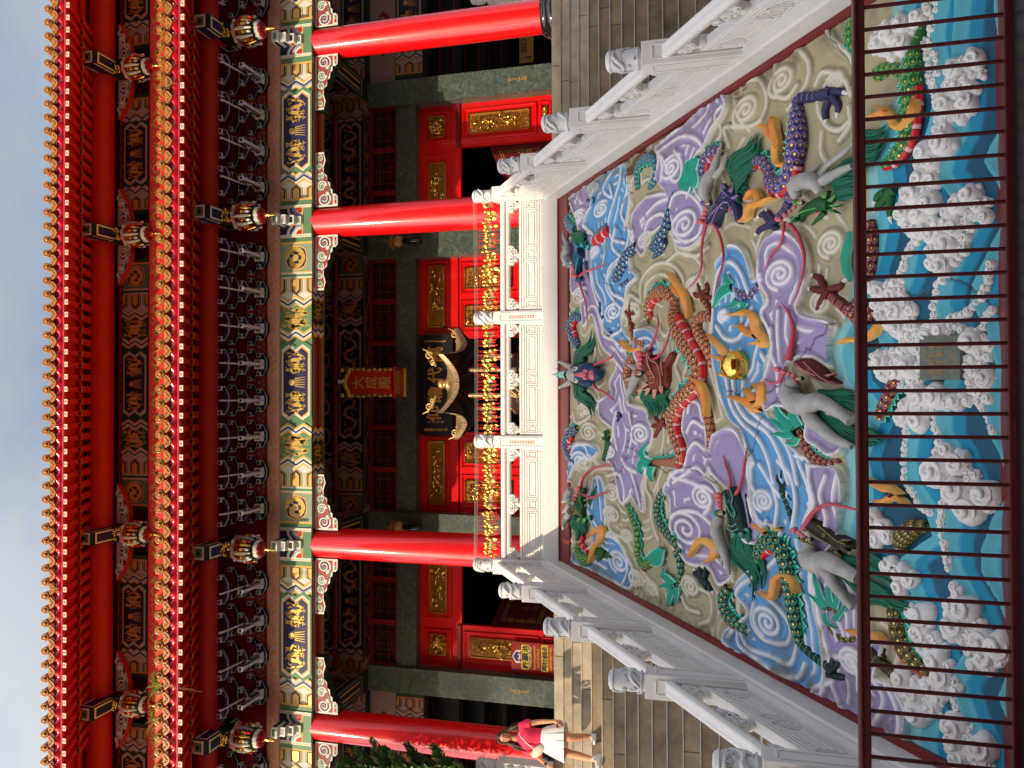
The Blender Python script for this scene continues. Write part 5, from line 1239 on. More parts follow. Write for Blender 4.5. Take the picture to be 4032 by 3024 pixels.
ZONES = [
 (LAV, A_, [(238,1300),(330,1230),(430,1240),(425,1330),(370,1380),(345,1460),(372,1500),(330,1560),(290,1420)]),
 (BLU, A_, [(350,1225),(600,1075),(640,1150),(660,1230),(640,1400),(620,1500),(650,1659),(640,1800),(420,1700),(440,1600),(400,1520),(345,1480),(372,1400),(400,1300)]),
 (LAV, A_, [(830,960),(1040,800),(1230,620),(1290,660),(1265,760),(1200,850),(1150,960),(1095,1040),(1090,1230),(1180,1370),(1180,1490),(1130,1570),(1050,1625),(960,1600),(935,1420),(900,1260),(830,1180),(850,1060)]),
 (LAV, A_, [(745,1290),(900,1270),(925,1380),(900,1440),(830,1500),(760,1560),(750,1640),(720,1670),(680,1600),(650,1500),(670,1380)]),
 (BLU, B_, [(1215,230),(1240,190),(1310,110),(1400,150),(1450,280),(1470,340),(1540,300),(1520,380),(1545,480),(1520,560),(1560,640),(1590,760),(1550,880),(1540,980),(1500,1060),(1560,1200),(1620,1260),(1700,1400),(1790,1500),(1820,1659),(1840,1800),(1560,1800),(1450,1659),(1440,1500),(1390,1330),(1310,1250),(1250,1100),(1215,950),(1190,780),(1200,650),(1205,440)]),
 (LAV, B_, [(1510,160),(1550,70),(1640,20),(1750,60),(1810,160),(1815,300),(1790,430),(1760,500),(1800,560),(1990,620),(1975,760),(1975,900),(1900,860),(1850,840),(1760,850),(1700,900),(1720,1000),(1760,1150),(1620,1160),(1560,1180),(1520,1060),(1560,960),(1600,760),(1530,560),(1575,470),(1520,340)]),
 (LAV, B_, [(255,60),(400,30),(420,200),(430,330),(500,500),(470,680),(560,740),(625,830),(610,1000),(640,1150),(560,1120),(515,1000),(560,880),(470,780),(430,640),(390,560),(335,640),(320,440),(258,400)]),
 (BLU, B_, [(400,60),(640,0),(655,120),(560,200),(700,300),(640,380),(625,480),(600,600),(625,690),(665,740),(600,800),(540,720),(480,640),(470,500),(420,380),(400,200)]),
 (BLU, B_, [(690,665),(780,650),(845,720),(845,810),(770,830),(740,900),(690,800)]),
 (LAV, B_, [(440,1130),(560,1060),(650,1150),(740,1180),(770,1250),(800,1330),(780,1420),(720,1500),(690,1659),(600,1800),(560,1659),(520,1540),(470,1490),(540,1330),(450,1230)]),
 (LAV, B_, [(1030,1120),(1090,1050),(1140,1180),(1160,1400),(1180,1560),(1140,1659),(1130,1780),(890,1740),(900,1640),(960,1580),(1010,1560),(1030,1450),(1000,1300)]),
 (LAV, B_, [(1210,1340),(1290,1300),(1370,1330),(1430,1450),(1480,1560),(1500,1700),(1560,1800),(1540,2010),(1480,2060),(1400,2000),(1380,1800),(1210,1600),(1180,1480)]),
 (LAV, C_, [(735,110),(770,60),(870,90),(960,120),(1010,200),(1000,330),(1040,420),(1080,560),(1075,640),(1010,680),(960,600),(900,580),(830,560),(780,470),(750,380),(745,260)]),
 (LAV, C_, [(490,0),(640,0),(625,80),(600,150),(605,290),(560,240),(520,150),(495,80)]),
 (BLU, C_, [(210,130),(250,40),(350,0),(350,-60),(210,-60)]),
 (BLU, C_, [(330,110),(370,110),(395,200),(400,320),(390,400),(440,410),(505,520),(545,600),(530,700),(420,650),(300,590),(228,560),(228,500),(320,480),(330,380),(300,280)]),
 (BLU, C_, [(1185,60),(1230,0),(1480,0),(1510,120),(1530,240),(1480,330),(1470,460),(1540,520),(1510,640),(1540,800),(1560,920),(1580,1100),(1560,1260),(1400,1200),(1060,1010),(1040,930),(1120,880),(1170,820),(1100,730),(1110,660),(1180,600),(1220,560),(1350,400),(1230,340),(1190,200)]),
 (LAV, C_, [(1490,40),(1660,60),(1680,300),(1650,440),(1580,540),(1560,700),(1520,560),(1540,480),(1480,360),(1520,220)]),
 (LAV, C_, [(1500,640),(1590,600),(1700,660),(1800,800),(1800,1380),(1690,1360),(1570,1260),(1590,1120),(1600,1010),(1540,860)]),
 (LAV, G_, [(20,0),(260,0),(400,230),(430,560),(640,600),(560,880),(680,930),(750,1010),(840,1210),(800,1400),(540,1310),(300,1200),(40,1010),(190,930),(300,880),(150,640),(140,400),(30,200)]),
 (LAV, F_, [(0,300),(60,300),(160,390),(310,500),(260,590),(180,600),(100,540),(0,470)]),
]
ROCK = (.16, .105, .05)
# white ridges: flow lines and spirals drawn on the clouds
LINES = [
 (A_, [(600,1100),(590,1200),(560,1300),(520,1450),(540,1560),(620,1590)]), (A_, [(640,1120),(640,1250),(600,1400),(650,1520),(620,1659)]), (A_, [(700,1090),(660,1180),(650,1260),(660,1340)]),
 (A_, [(560,1100),(500,1180),(480,1250),(540,1290),(520,1210)]), (A_, [(850,1000),(900,960),(1000,900),(1080,900),(1140,960),(1120,1100),(1080,1200),(1040,1290)]), (A_, [(870,1180),(880,1100),(860,1010),(905,1080),(950,1180),(1000,1170),(1010,1060),(960,990)]),
 (A_, [(930,1350),(960,1280),(1030,1260),(1120,1330),(1150,1420),(1120,1540),(1030,1580),(960,1520),(940,1440)]), (A_, [(760,1400),(830,1330),(900,1300)]), (A_, [(740,1560),(770,1450),(850,1400),(890,1420)]),
 (A_, [(1200,930),(1240,880),(1230,760),(1270,700)]), (A_, [(1290,960),(1260,840),(1330,830),(1400,830),(1490,800),(1540,690),(1530,590),(1480,520),(1400,530)]), (A_, [(1330,640),(1350,760),(1430,850)]),
 (A_, [(1590,520),(1600,400),(1660,330),(1750,330),(1820,420),(1800,550),(1740,640),(1680,720)]), (A_, [(1590,520),(1610,620),(1680,640),(1740,560)]), (A_, [(1860,560),(1900,480),(1980,480),(2060,540),(2090,620)]), (A_, [(1870,640),(1880,740),(1940,830),(2020,850),(2080,800)]),
 (A_, [(1940,200),(1990,280),(2080,360),(2110,450)]), (A_, [(1900,860),(1900,1000),(1960,1100)]), (A_, [(2080,700),(2090,820),(2020,920)]),
 (B_, [(640,220),(560,240),(510,330),(540,420),(620,470),(640,560),(600,660),(540,700)]), (B_, [(580,200),(520,260),(500,380),(560,480),(600,520)]), (B_, [(500,0),(490,160),(470,260)]), (B_, [(560,0),(540,120),(600,190)]),
 (B_, [(740,440),(760,350),(840,300),(930,340),(950,420)]), (B_, [(710,480),(720,340),(800,240),(900,230),(980,300),(1010,400)]), (B_, [(1050,330),(1030,380),(1060,440),(1110,430),(1110,360),(1040,330),(1010,420),(1040,520)]),
 (B_, [(880,220),(960,160),(1060,180),(1120,260),(1080,320)]), (B_, [(930,60),(960,150),(1080,180),(1160,120)]), (B_, [(1220,440),(1230,300),(1300,220),(1380,280),(1440,420)]), (B_, [(1230,640),(1290,720),(1370,720),(1440,600),(1460,520)]),
 (B_, [(1260,860),(1290,1000),(1320,1150),(1390,1260),(1500,1370),(1560,1500),(1600,1659)]), (B_, [(1330,980),(1350,1120),(1430,1240),(1560,1330),(1640,1480),(1700,1659)]), (B_, [(1400,1000),(1410,1130),(1500,1230),(1620,1330),(1700,1450),(1760,1659)]), (B_, [(1520,820),(1560,900),(1550,980),(1470,1060)]),
 (B_, [(1590,660),(1600,820),(1640,920),(1650,1080)]), (B_, [(1700,560),(1700,700),(1740,800)]), (B_, [(1640,540),(1640,700),(1660,860)]),
 (B_, [(700,470),(640,440),(640,600),(700,560)]), (B_, [(830,640),(880,700),(930,620),(900,540)]), (B_, [(960,700),(970,800),(940,900),(980,1000),(950,1060)]), (B_, [(1010,760),(1030,860),(1000,960),(1020,1050)]),
 (B_, [(1040,1200),(1060,1130),(1110,1150),(1130,1250)]), (B_, [(1030,1330),(1070,1260),(1140,1300)]), (B_, [(1020,1480),(1080,1400),(1150,1440)]), (B_, [(930,1659),(1020,1600),(1100,1560),(1160,1620)]),
 (B_, [(300,1180),(300,1090),(370,1060),(430,1130)]), (B_, [(270,1200),(290,1270),(350,1250),(420,1180),(440,1100)]), (B_, [(420,900),(480,860),(540,860),(620,960),(640,1090)]), (B_, [(400,700),(420,800),(400,900)]),
 (B_, [(640,1200),(660,1350),(640,1460)]), (B_, [(560,1200),(540,1300),(560,1440)]), (B_, [(600,1500),(640,1560),(700,1590)]), (B_, [(270,1540),(290,1430),(370,1420),(390,1540),(350,1600)]), (B_, [(400,1480),(450,1550),(540,1570)]),
 (C_, [(240,60),(290,0),(350,40),(320,90)]), (C_, [(280,0),(300,60),(400,60)]), (C_, [(280,250),(330,330),(360,380)]), (C_, [(350,100),(370,230),(380,330)]), (C_, [(400,420),(440,430),(500,500),(520,600),(490,680)]),
 (C_, [(400,100),(470,90),(500,170),(500,230)]), (C_, [(400,330),(430,400),(500,440),(540,500)]), (C_, [(540,60),(570,160),(590,260)]), (C_, [(620,60),(610,160),(640,230),(640,330),(680,440)]), (C_, [(590,600),(660,700),(680,760)]), (C_, [(700,640),(720,740),(750,800)]),
 (C_, [(800,620),(790,700),(830,800),(900,830)]), (C_, [(900,700),(960,740),(960,860),(900,890)]), (C_, [(760,110),(850,130),(940,180),(960,260),(930,300)]), (C_, [(750,330),(800,290),(900,300),(990,400),(1000,500)]), (C_, [(990,540),(1060,600),(1080,660)]),
 (C_, [(1180,220),(1210,320),(1280,380),(1330,380)]), (C_, [(1300,150),(1330,250),(1320,370)]), (C_, [(1230,40),(1280,120),(1340,200)]), (C_, [(1330,20),(1400,100),(1430,240),(1410,380)]), (C_, [(1440,20),(1500,160),(1510,280),(1470,400)]),
 (C_, [(1100,820),(1120,700),(1200,640)]), (C_, [(1060,960),(1110,900),(1120,1000),(1230,1080),(1330,1150),(1440,1170),(1480,1100)]), (C_, [(1110,780),(1120,900),(1170,1010),(1300,1060),(1400,1100),(1440,1000)]), (C_, [(1240,720),(1330,800),(1400,900),(1380,990),(1260,970),(1190,880),(1200,780)]),
 (C_, [(1520,500),(1540,620),(1530,760),(1560,880)]), (C_, [(1500,120),(1540,240),(1500,340),(1510,420)]), (C_, [(1600,100),(1570,200),(1600,320),(1580,420)]), (C_, [(1660,100),(1640,220),(1660,330)]), (C_, [(1640,1060),(1720,1080),(1780,1180)]),
 (G_, [(340,700),(420,800),(430,1000)]), (G_, [(200,930),(260,1100),(300,1180)]), (G_, [(540,900),(620,1000),(640,1120),(560,1290)]), (G_, [(660,950),(740,1100),(780,1250),(770,1400)]),
]
SPIR = [(A_,1640,530,95,1), (A_,1400,720,95,1), (A_,940,1100,80,-1), (A_,1025,1470,105,1), (A_,465,1370,52,-1), (A_,415,1230,40,1), (A_,312,1420,45,-1), (A_,1985,540,70,1), (A_,1960,1590,90,1), (A_,750,1570,50,-1),
 (B_,1660,300,100,1), (B_,1075,355,45,1), (B_,320,440,55,-1), (B_,550,545,60,1), (B_,715,1340,70,1), (B_,372,1330,60,-1), (B_,345,1180,45,1), (B_,340,1520,70,1), (B_,1280,570,40,1), (B_,660,540,60,1), (B_,430,150,35,1), (B_,1900,480,80,-1), (B_,510,1460,45,1),
 (C_,470,560,60,1), (C_,432,305,45,1), (C_,432,190,45,-1), (C_,830,385,105,1), (C_,925,215,65,-1), (C_,570,650,45,1), (C_,640,700,45,1), (C_,850,690,55,1), (C_,1255,230,60,1), (C_,1275,880,85,1), (C_,1730,1090,70,-1), (C_,510,420,35,1)]
def in_poly(P, U, S):
    n = len(P); ins = np.zeros(U.shape, bool); j = n-1
    for i in range(n):
        xi, yi = P[i]; xj, yj = P[j]
        c = ((yi > S) != (yj > S)) & (U < (xj-xi)*(S-yi)/(yj-yi+1e-12)+xi); ins ^= c; j = i
    return ins
def relief_slab():
    us_ = np.arange(-2.74, 2.741, .0095); ss = []; s = -.02
    while s < 7.16: ss.append(s); s += .0062+.0012*s
    ss = np.array(ss); nu, ns = len(us_), len(ss); U, S = np.meshgrid(us_, ss)
    rng = np.random.default_rng(4)
    def dist(paths, maxd, widths=None):
        D = np.full(U.shape, 9.0)
        for P in paths:
            for (a, b), (c, d) in zip(P, P[1:]):
                i0 = np.searchsorted(us_, min(a, c)-maxd); i1 = np.searchsorted(us_, max(a, c)+maxd); j0 = np.searchsorted(ss, min(b, d)-maxd); j1 = np.searchsorted(ss, max(b, d)+maxd)
                if i1 <= i0 or j1 <= j0: continue
                u = U[j0:j1, i0:i1]; v = S[j0:j1, i0:i1]; L2 = (c-a)**2+(d-b)**2+1e-12; t = np.clip(((u-a)*(c-a)+(v-b)*(d-b))/L2, 0, 1)
                D[j0:j1, i0:i1] = np.minimum(D[j0:j1, i0:i1], np.hypot(u-a-t*(c-a), v-b-t*(d-b)))
        return D
    def smooth_closed(P): return cr2(P+[P[0]], 4)
    # gentle warp so that outlines wander like hand modelled plaster
    wu = .02*np.sin(S*7+U*3)+.012*np.sin(S*15-U*11); ws = .02*np.sin(U*8+S*2)+.012*np.sin(U*17+S*9)
    col = np.empty(U.shape+(3,)); col[:] = CRM; H = np.zeros(U.shape); rim = []
    def px(fn, l): return [ramp_us(*fn(x, y)) for x, y in l]
    for k, (c, fn, P) in enumerate(ZONES):
        Q = smooth_closed(px(fn, P)); m = in_poly(Q, U+wu*.5, S+ws*.5); col[m] = c; H[m] = .012+.018*((k*7) % 3); rim.append([(a, b) for a, b in Q]); 
    cid = col[..., 0]*7+col[..., 1]*3
    def at(u, v): return cid[min(ns-1, max(0, int(np.searchsorted(ss, v)))), min(nu-1, max(0, int(np.searchsorted(us_, u))))]
    rim2 = []
    for Q in rim:
        for p, q in zip(Q, Q[1:]):
            dx, dy = q[0]-p[0], q[1]-p[1]; L = math.hypot(dx, dy) or 1; mx_, my_ = (p[0]+q[0])/2, (p[1]+q[1])/2
            if abs(at(mx_-dy/L*.05, my_+dx/L*.05)-at(mx_+dy/L*.05, my_-dx/L*.05)) > 1e-4: rim2.append([p, q])
    rim = rim2
    lines = [cr2(px(fn, P), 5) for fn, P in LINES]
    for fn, x, y, r, sg in SPIR:
        c = ramp_us(*fn(x, y)); e = ramp_us(*fn(x+r, y)); g = ramp_us(*fn(x, y+r)); ru = abs(g[0]-c[0]); rs = abs(e[1]-c[1]); n = 44; tn = 2.3
        lines.append([(c[0]+ru*(.10+.9*i/n)*math.cos(1+sg*tn*6.283*i/n), c[1]+rs*(.10+.9*i/n)*math.sin(1+sg*tn*6.283*i/n)) for i in range(n+1)])
    Dl = dist(lines, .16); Drw = dist(rim, .52); Dr = Drw; wd = .0145+.0*S
    def wob(f, p): return np.sin(U*f+p)+np.sin(S*f*1.3-p*2+U*2)
    echo = np.full(U.shape, 9.)
    for q, (e0, p) in enumerate(((.115, .3), (.215, 1.7), (.32, 4.), (.43, 2.2))):
        mask = (wob(2.3, p) > -.15-.1*q) & (Dl > .085)
        echo = np.where(mask, np.minimum(echo, np.abs(Drw-e0-.012*np.sin(U*9+S*6+q))+.004), echo)
    D = np.minimum(np.minimum(Dl, Dr), echo)
    line = 1/(1+np.exp((D-wd)/.0028)); Dm = np.minimum(Dl, Dr); ridge = np.maximum(np.exp(-(Dm/.033)**2)*.029, np.exp(-(echo/.022)**2)*.013)
    groove = np.exp(-((Dm-.056)/.018)**2)*.008
    H += ridge-groove
    H += .006*np.sin(U*5+S*4)
    wn = rng.random(U.shape)
    # soft second tone next to the white line, as airbrushed paint
    half = np.exp(-(np.maximum(D-wd, 0)/.020)**2)*.40
    k = np.clip(line*.92+half*(1-line), 0, 1)[..., None]; isC = (np.abs(col-np.array(CRM)).sum(-1) < .01)[..., None]; tgt = np.where(isC, np.array((.66, .64, .53)), np.array(WHT)); col = col*(1-k)+tgt*k
    gm = np.exp(-((D-wd-.020)/.010)**2)*np.clip((np.sin(U*7+S*5)+np.sin(U*3-S*8))*.5+.5, 0, 1); col = col*(1-.45*gm[..., None])
    # dirt in crevices of the cream clouds and worn corners
    def fbm(fu, seed, octs=4):
        r = np.random.default_rng(seed); out = np.zeros(U.shape); amp = 1; tot = 0
        for o in range(octs):
            g = r.random((int(8*fu*2**o)+3, int(6*fu*2**o)+3)); x = (U+2.8)/5.6*(g.shape[1]-2); y = S/7.3*(g.shape[0]-2); xi = x.astype(int); yi = y.astype(int); fx = x-xi; fy = y-yi; fx = fx*fx*(3-2*fx); fy = fy*fy*(3-2*fy)
            out += amp*((g[yi, xi]*(1-fx)+g[yi, xi+1]*fx)*(1-fy)+(g[yi+1, xi]*(1-fx)+g[yi+1, xi+1]*fx)*fy); tot += amp; amp *= .55
        return out/tot
    n1 = fbm(2, 5, 5); n2 = fbm(6, 9, 4); dirt = np.clip((n1-.56)*5, 0, 1)*.30+np.clip((n2-.62)*6, 0, 1)*.22
    edge = np.clip((np.abs(U)-2.45)/.25, 0, 1)*np.clip((n2-.42)*5, 0, 1)*.55
    dk = np.clip(dirt+edge, 0, .8)[..., None]; col = col*(1-dk)+np.array((.16, .145, .10))*dk
    rk = in_poly(px(A_, [(650,1060),(720,960),(790,985),(740,1040),(700,1110),(640,1200),(615,1150)]), U, S); m = rk & (n2 > .42); col[m] = ROCK; H[m] -= .02
    H += (n2-.5)*.006
    # waves at the foot: flat bands in three blues under curling foam
    c1 = [(-60,3690),(150,3680),(250,3690),(480,3670),(640,3640),(720,3610),(840,3620),(935,3615),(981,3586),(1034,3571),(1120,3545),(1200,3500),(1320,3470),(1400,3500),(1500,3560),(1620,3600),(1731,3581),(1789,3571),(1886,3571),(1934,3600),(2025,3658),(2110,3690),(2200,3560),(2300,3580),(2400,3620),(2500,3670),(2600,3700),(2716,3740),(2900,3780),(3100,3800)]
    c2 = [(-60,3760),(200,3770),(330,3760),(560,3760),(640,3720),(700,3700),(800,3760),(919,3798),(1040,3755),(1136,3702),(1208,3682),(1330,3740),(1450,3760),(1596,3687),(1693,3692),(1760,3740),(1900,3800),(2006,3735),(2117,3721),(2214,3740),(2330,3800),(2500,3840),(2670,3760),(2786,3790),(2900,3830),(3100,3870)]
    top = [(-60,3540),(100,3500),(220,3560),(330,3560),(480,3480),(560,3440),(700,3420),(850,3420),(1000,3400),(1100,3360),(1240,3345),(1330,3300),(1400,3285),(1500,3300),(1620,3400),(1730,3360),(1800,3330),(1880,3345),(1960,3350),(2080,3320),(2130,3345),(2240,3420),(2330,3500),(2450,3560),(2560,3560),(2700,3560),(2800,3600),(2900,3590),(3100,3640)]
    def crv(tab, bump=0):
        P = [ramp_us(X, Y) for Y, X in tab]; P = sorted(P); xs = [p[0] for p in P]; ys = [p[1] for p in P]
        return np.interp(us_, xs, ys)[None, :]+.018*np.sin(us_*9+bump)[None, :]
    T = crv(top); K1 = crv(c1, 1); K2 = crv(c2, 2); wat = S < T
    K3 = K2-.34+.06*np.sin(us_*3.1)[None, :]
    d = np.where(S > K1, 99-0*S, np.where(S > K2, K1-S, np.where(S > K3, K2-S, K3-S+.0)))
    wv = np.full(U.shape+(3,), 0.); wv[:] = TE3
    up = wat & (S > K1); du = T-S
    wv[up] = np.where((du[up] < .10)[:, None], TEP, np.where((du[up] < .24)[:, None], TE1, np.where((du[up] < .36)[:, None], TE2, TE3)))
    low = wat & (S <= K1); sm = lambda x, e=.006: 1/(1+np.exp(np.clip(-x/e, -50, 50))); t1 = sm(d-.11)[..., None]; t2 = sm(d-.22)[..., None]; lw = (np.array(TE1)*(1-t1)+np.array(TE2)*t1)*(1-t2)+np.array(TE3)*t2; wv[low] = lw[low]
    col[wat] = (wv*(.9+.2*n1[..., None]))[wat]; H[wat] = -.01+.03*np.exp(-(np.clip(d, 0, 3)[wat]/.06)**2)+.004*n2[wat]
    tr = np.exp(-((S-T)/.012)**2)[..., None]*.5; col = col*(1-tr)+np.array(TEP)*tr
    # cracks in the plaster
    cracks = [(A_, [(640,1180),(660,1260),(590,1360),(570,1480),(600,1560),(560,1680),(540,1800)]), (B_, [(500,0),(495,120),(460,300),(560,420),(570,640),(630,800),(625,960),(655,1180),(650,1350),(610,1420),(620,1520),(560,1620),(520,1659)]), (B_, [(610,1420),(740,1480),(860,1590),(1050,1560),(1100,1590),(1210,1659)]),
              (B_, [(1260,1040),(1370,1090),(1480,1040),(1560,1060),(1690,1020)]), (B_, [(1700,1010),(1560,1180),(1500,1300),(1420,1560)]), (B_, [(2000,600),(1880,730),(1800,840)]), (A_, [(1400,500),(1370,620),(1320,680),(1300,860)]), (A_, [(1950,130),(1960,260),(2080,400),(2090,560)]), (C_, [(400,300),(380,420),(400,560),(420,640)]), (E_, [(600,850),(760,850),(900,850),(1000,820)]), (E_, [(1140,720),(1240,750),(1360,820),(1540,1020)])]
    CK = []
    rr = random.Random(6)
    for fn, P in cracks:
        q = px(fn, P); out = []
        for a, b in zip(q, q[1:]):
            for j in range(6): t = j/6; out.append((a[0]+(b[0]-a[0])*t+rr.gauss(0, .012), a[1]+(b[1]-a[1])*t+rr.gauss(0, .012)))
        CK.append(out+[q[-1]])
    Dc = dist(CK, .04); ck = np.exp(-(Dc/.0075)**2)[..., None]*.85; col = col*(1-ck)+np.array((.05, .045, .04))*ck; H -= np.exp(-(Dc/.01)**2)*.012
    # write the mesh
    hh = H.ravel()+.012; uu = U.ravel(); sv = S.ravel()
    co = np.stack([X0+uu, 5.5+sv*CA-hh*SA, RZ+SL*(5.5-RY)+sv*SA+hh*CA], 1)
    off = BASE[relief.name]; co -= np.array(off)[None, :]
    me = bpy.data.meshes.new('cloud_ground'); idx = np.arange(ns*nu).reshape(ns, nu); q = np.stack([idx[:-1, :-1], idx[:-1, 1:], idx[1:, 1:], idx[1:, :-1]], -1).reshape(-1, 4)
    me.vertices.add(len(co)); me.vertices.foreach_set('co', co.ravel()); me.loops.add(q.size); me.loops.foreach_set('vertex_index', q.ravel()); me.polygons.add(len(q))
    me.polygons.foreach_set('loop_start', np.arange(0, q.size, 4)); me.polygons.foreach_set('loop_total', np.full(len(q), 4)); me.polygons.foreach_set('use_smooth', np.ones(len(q), bool)); me.update(calc_edges=True)
    ca = me.color_attributes.new('paint', 'FLOAT_COLOR', 'POINT'); ca.data.foreach_set('color', np.concatenate([col.reshape(-1, 3), np.ones((len(co), 1))], 1).ravel())
    m = bpy.data.materials.new('painted_plaster'); m.use_nodes = True; n = m.node_tree; b = n.nodes['Principled BSDF']; v = n.nodes.new('ShaderNodeVertexColor'); v.layer_name = 'paint'; n.links.new(v.outputs[0], b.inputs['Base Color']); b.inputs['Roughness'].default_value = .55; b.inputs['Specular IOR Level'].default_value = .2
    z = n.nodes.new('ShaderNodeTexNoise'); z.inputs['Scale'].default_value = 24; z.inputs['Detail'].default_value = 5; tt = n.nodes.new('ShaderNodeTexCoord'); n.links.new(tt.outputs['Object'], z.inputs['Vector']); bp = n.nodes.new('ShaderNodeBump'); bp.inputs['Strength'].default_value = .35; bp.inputs['Distance'].default_value = .008; n.links.new(z.outputs[0], bp.inputs['Height']); n.links.new(bp.outputs[0], b.inputs['Normal'])
    me.materials.append(m); o = bpy.data.objects.new('cloud_ground', me); COL.objects.link(o); o.parent = relief
    return (us_, ss, H)
GR = relief_slab()
def ground_h(u, s):
    j = min(len(GR[1])-1, max(0, int(np.searchsorted(GR[1], s)))); i = min(len(GR[0])-1, max(0, int(np.searchsorted(GR[0], u)))); return float(GR[2][j, i])+.012
# maroon border and the solid under the ramp
m = MB()
def rb(u0, u1, s0, s1, h0, h1, mt): m.obox(ramp_pt(u0, s0, h0), (u1-u0, 0, 0), ramp_pt(0, s1)-ramp_pt(0, s0), ramp_pt(0, 0, h1)-ramp_pt(0, 0, h0), mt)
for s in (-1, 1): rb(s*2.735 if s > 0 else -2.86, 2.86 if s > 0 else -2.735, -.3, 7.16, -.06, .05, MAROON)
rb(-2.86, 2.86, 7.15, 7.68, -.06, .05, MAROON); m.build('maroon_border', relief, bevel=.012)
m = MB(); a, b = ramp_pt(0, -.3, -.07), ramp_pt(0, 7.6, -.07)
m.prism([(X0-2.85, a.y, -.2), (X0-2.85, a.y, a.z), (X0-2.85, b.y, b.z), (X0-2.85, b.y, -.2)], (5.7, 0, 0), STONE); m.build('ramp_core', relief)
m = MB(); m.box((X0-3.2, 5.04, -.2), (X0+3.2, 5.525, -.045), MAROON); m.build('foot_curb', relief)

# ---- dragon building blocks -------------------------------------------
TURQ = mat('turquoise_fin', C('#17a088'), .45, var=.25, vs=10); TURL = mat('pale_turquoise_edge', C('#7fd6c4'), .45); HORN = mat('grey_horn', C('#b4b4b1'), .55, var=.35, vs=7, bump=.7, bs=22, dist=.012)
MANE = mat('green_mane', C('#0d6b4f'), .5, var=.35, vs=9); FLAME = mat('orange_flame', C('#e5853a'), .5, col2=C('#e8b45c'), vs=3); FLY = mat('yellow_flame', C('#ecc16a'), .5); WHISK = mat('pink_whisker', C('#c9687c'), .45, col2=C('#b5303c'), vs=2.2); NOSE = mat('red_nose', C('#c42a38'), .35, col2=C('#e08a94'), vs=9); CLAWW = mat('white_claw', (.68, .68, .70, 1), .4); EYEY = mat('eye_gold', (.6, .4, .08, 1), .25, metal=.5, coat=.5)
BELLY = stripe_mat('belly_stripes', (.58, .008, .014, 1), (.78, .42, .46, 1))
def kin(name, base, line, plain):
    return dict(s=scale_mat(name+'_scales', C(base), C(line)), p=mat(name+'_skin', C(plain), .5, var=.25, vs=12, bump=.5, bs=25, dist=.01), n=name, l=mat(name+'_line', C(line), .5))
KB = kin('brown', '#823a2a', '#c9937f', '#7c3223'); KP = kin('purple', '#433a6e', '#8878b4', '#36345f'); KG = kin('dark_green', '#123f3a', '#4fa58e', '#12332f'); KU = kin('blue', '#1d3262', '#4c90c4', '#1d3d66'); KT = kin('teal', '#175a78', '#4aa6c0', '#1a5a78'); KL = kin('green', '#226a36', '#66ac62', '#1f5f2f'); KM = kin('maroon', '#5e2028', '#b5707c', '#64231f'); KO = kin('olive', '#3d3a1c', '#80784a', '#36341f')
def RP(fn, x, y, h=0.): u, s = ramp_us(*fn(x, y)); return ramp_pt(u, s, h), (u, s)
EN = Vector((0, -SA, CA))
def rtube(m, fn, pts, rad, mt, lift=.3, n=12, us_=None, vs_=None, k=5, flat=1.0, base=0.0):
    """tube lying on the ramp: rad in picture-crop pixels at each point, converted to metres there"""
    P = []; Rr = []
    rad = lerp_list(rad, len(pts)) if not isinstance(rad, (int, float)) else [rad]*len(pts)
    for (x, y), r in zip(pts, rad):
        a, (u, s) = RP(fn, x, y); b, _ = RP(fn, x, y+max(r, .1)); rm = (b-a).length; Rr.append(rm); P.append(a+EN*(ground_h(u, s)*0+rm*lift+base))
    c = curve(P, k); m.tube(c, lerp_list(Rr, len(c)), mt, n, up=EN, flat=flat, us=us_, vs_=vs_)
    return c, lerp_list(Rr, len(c))
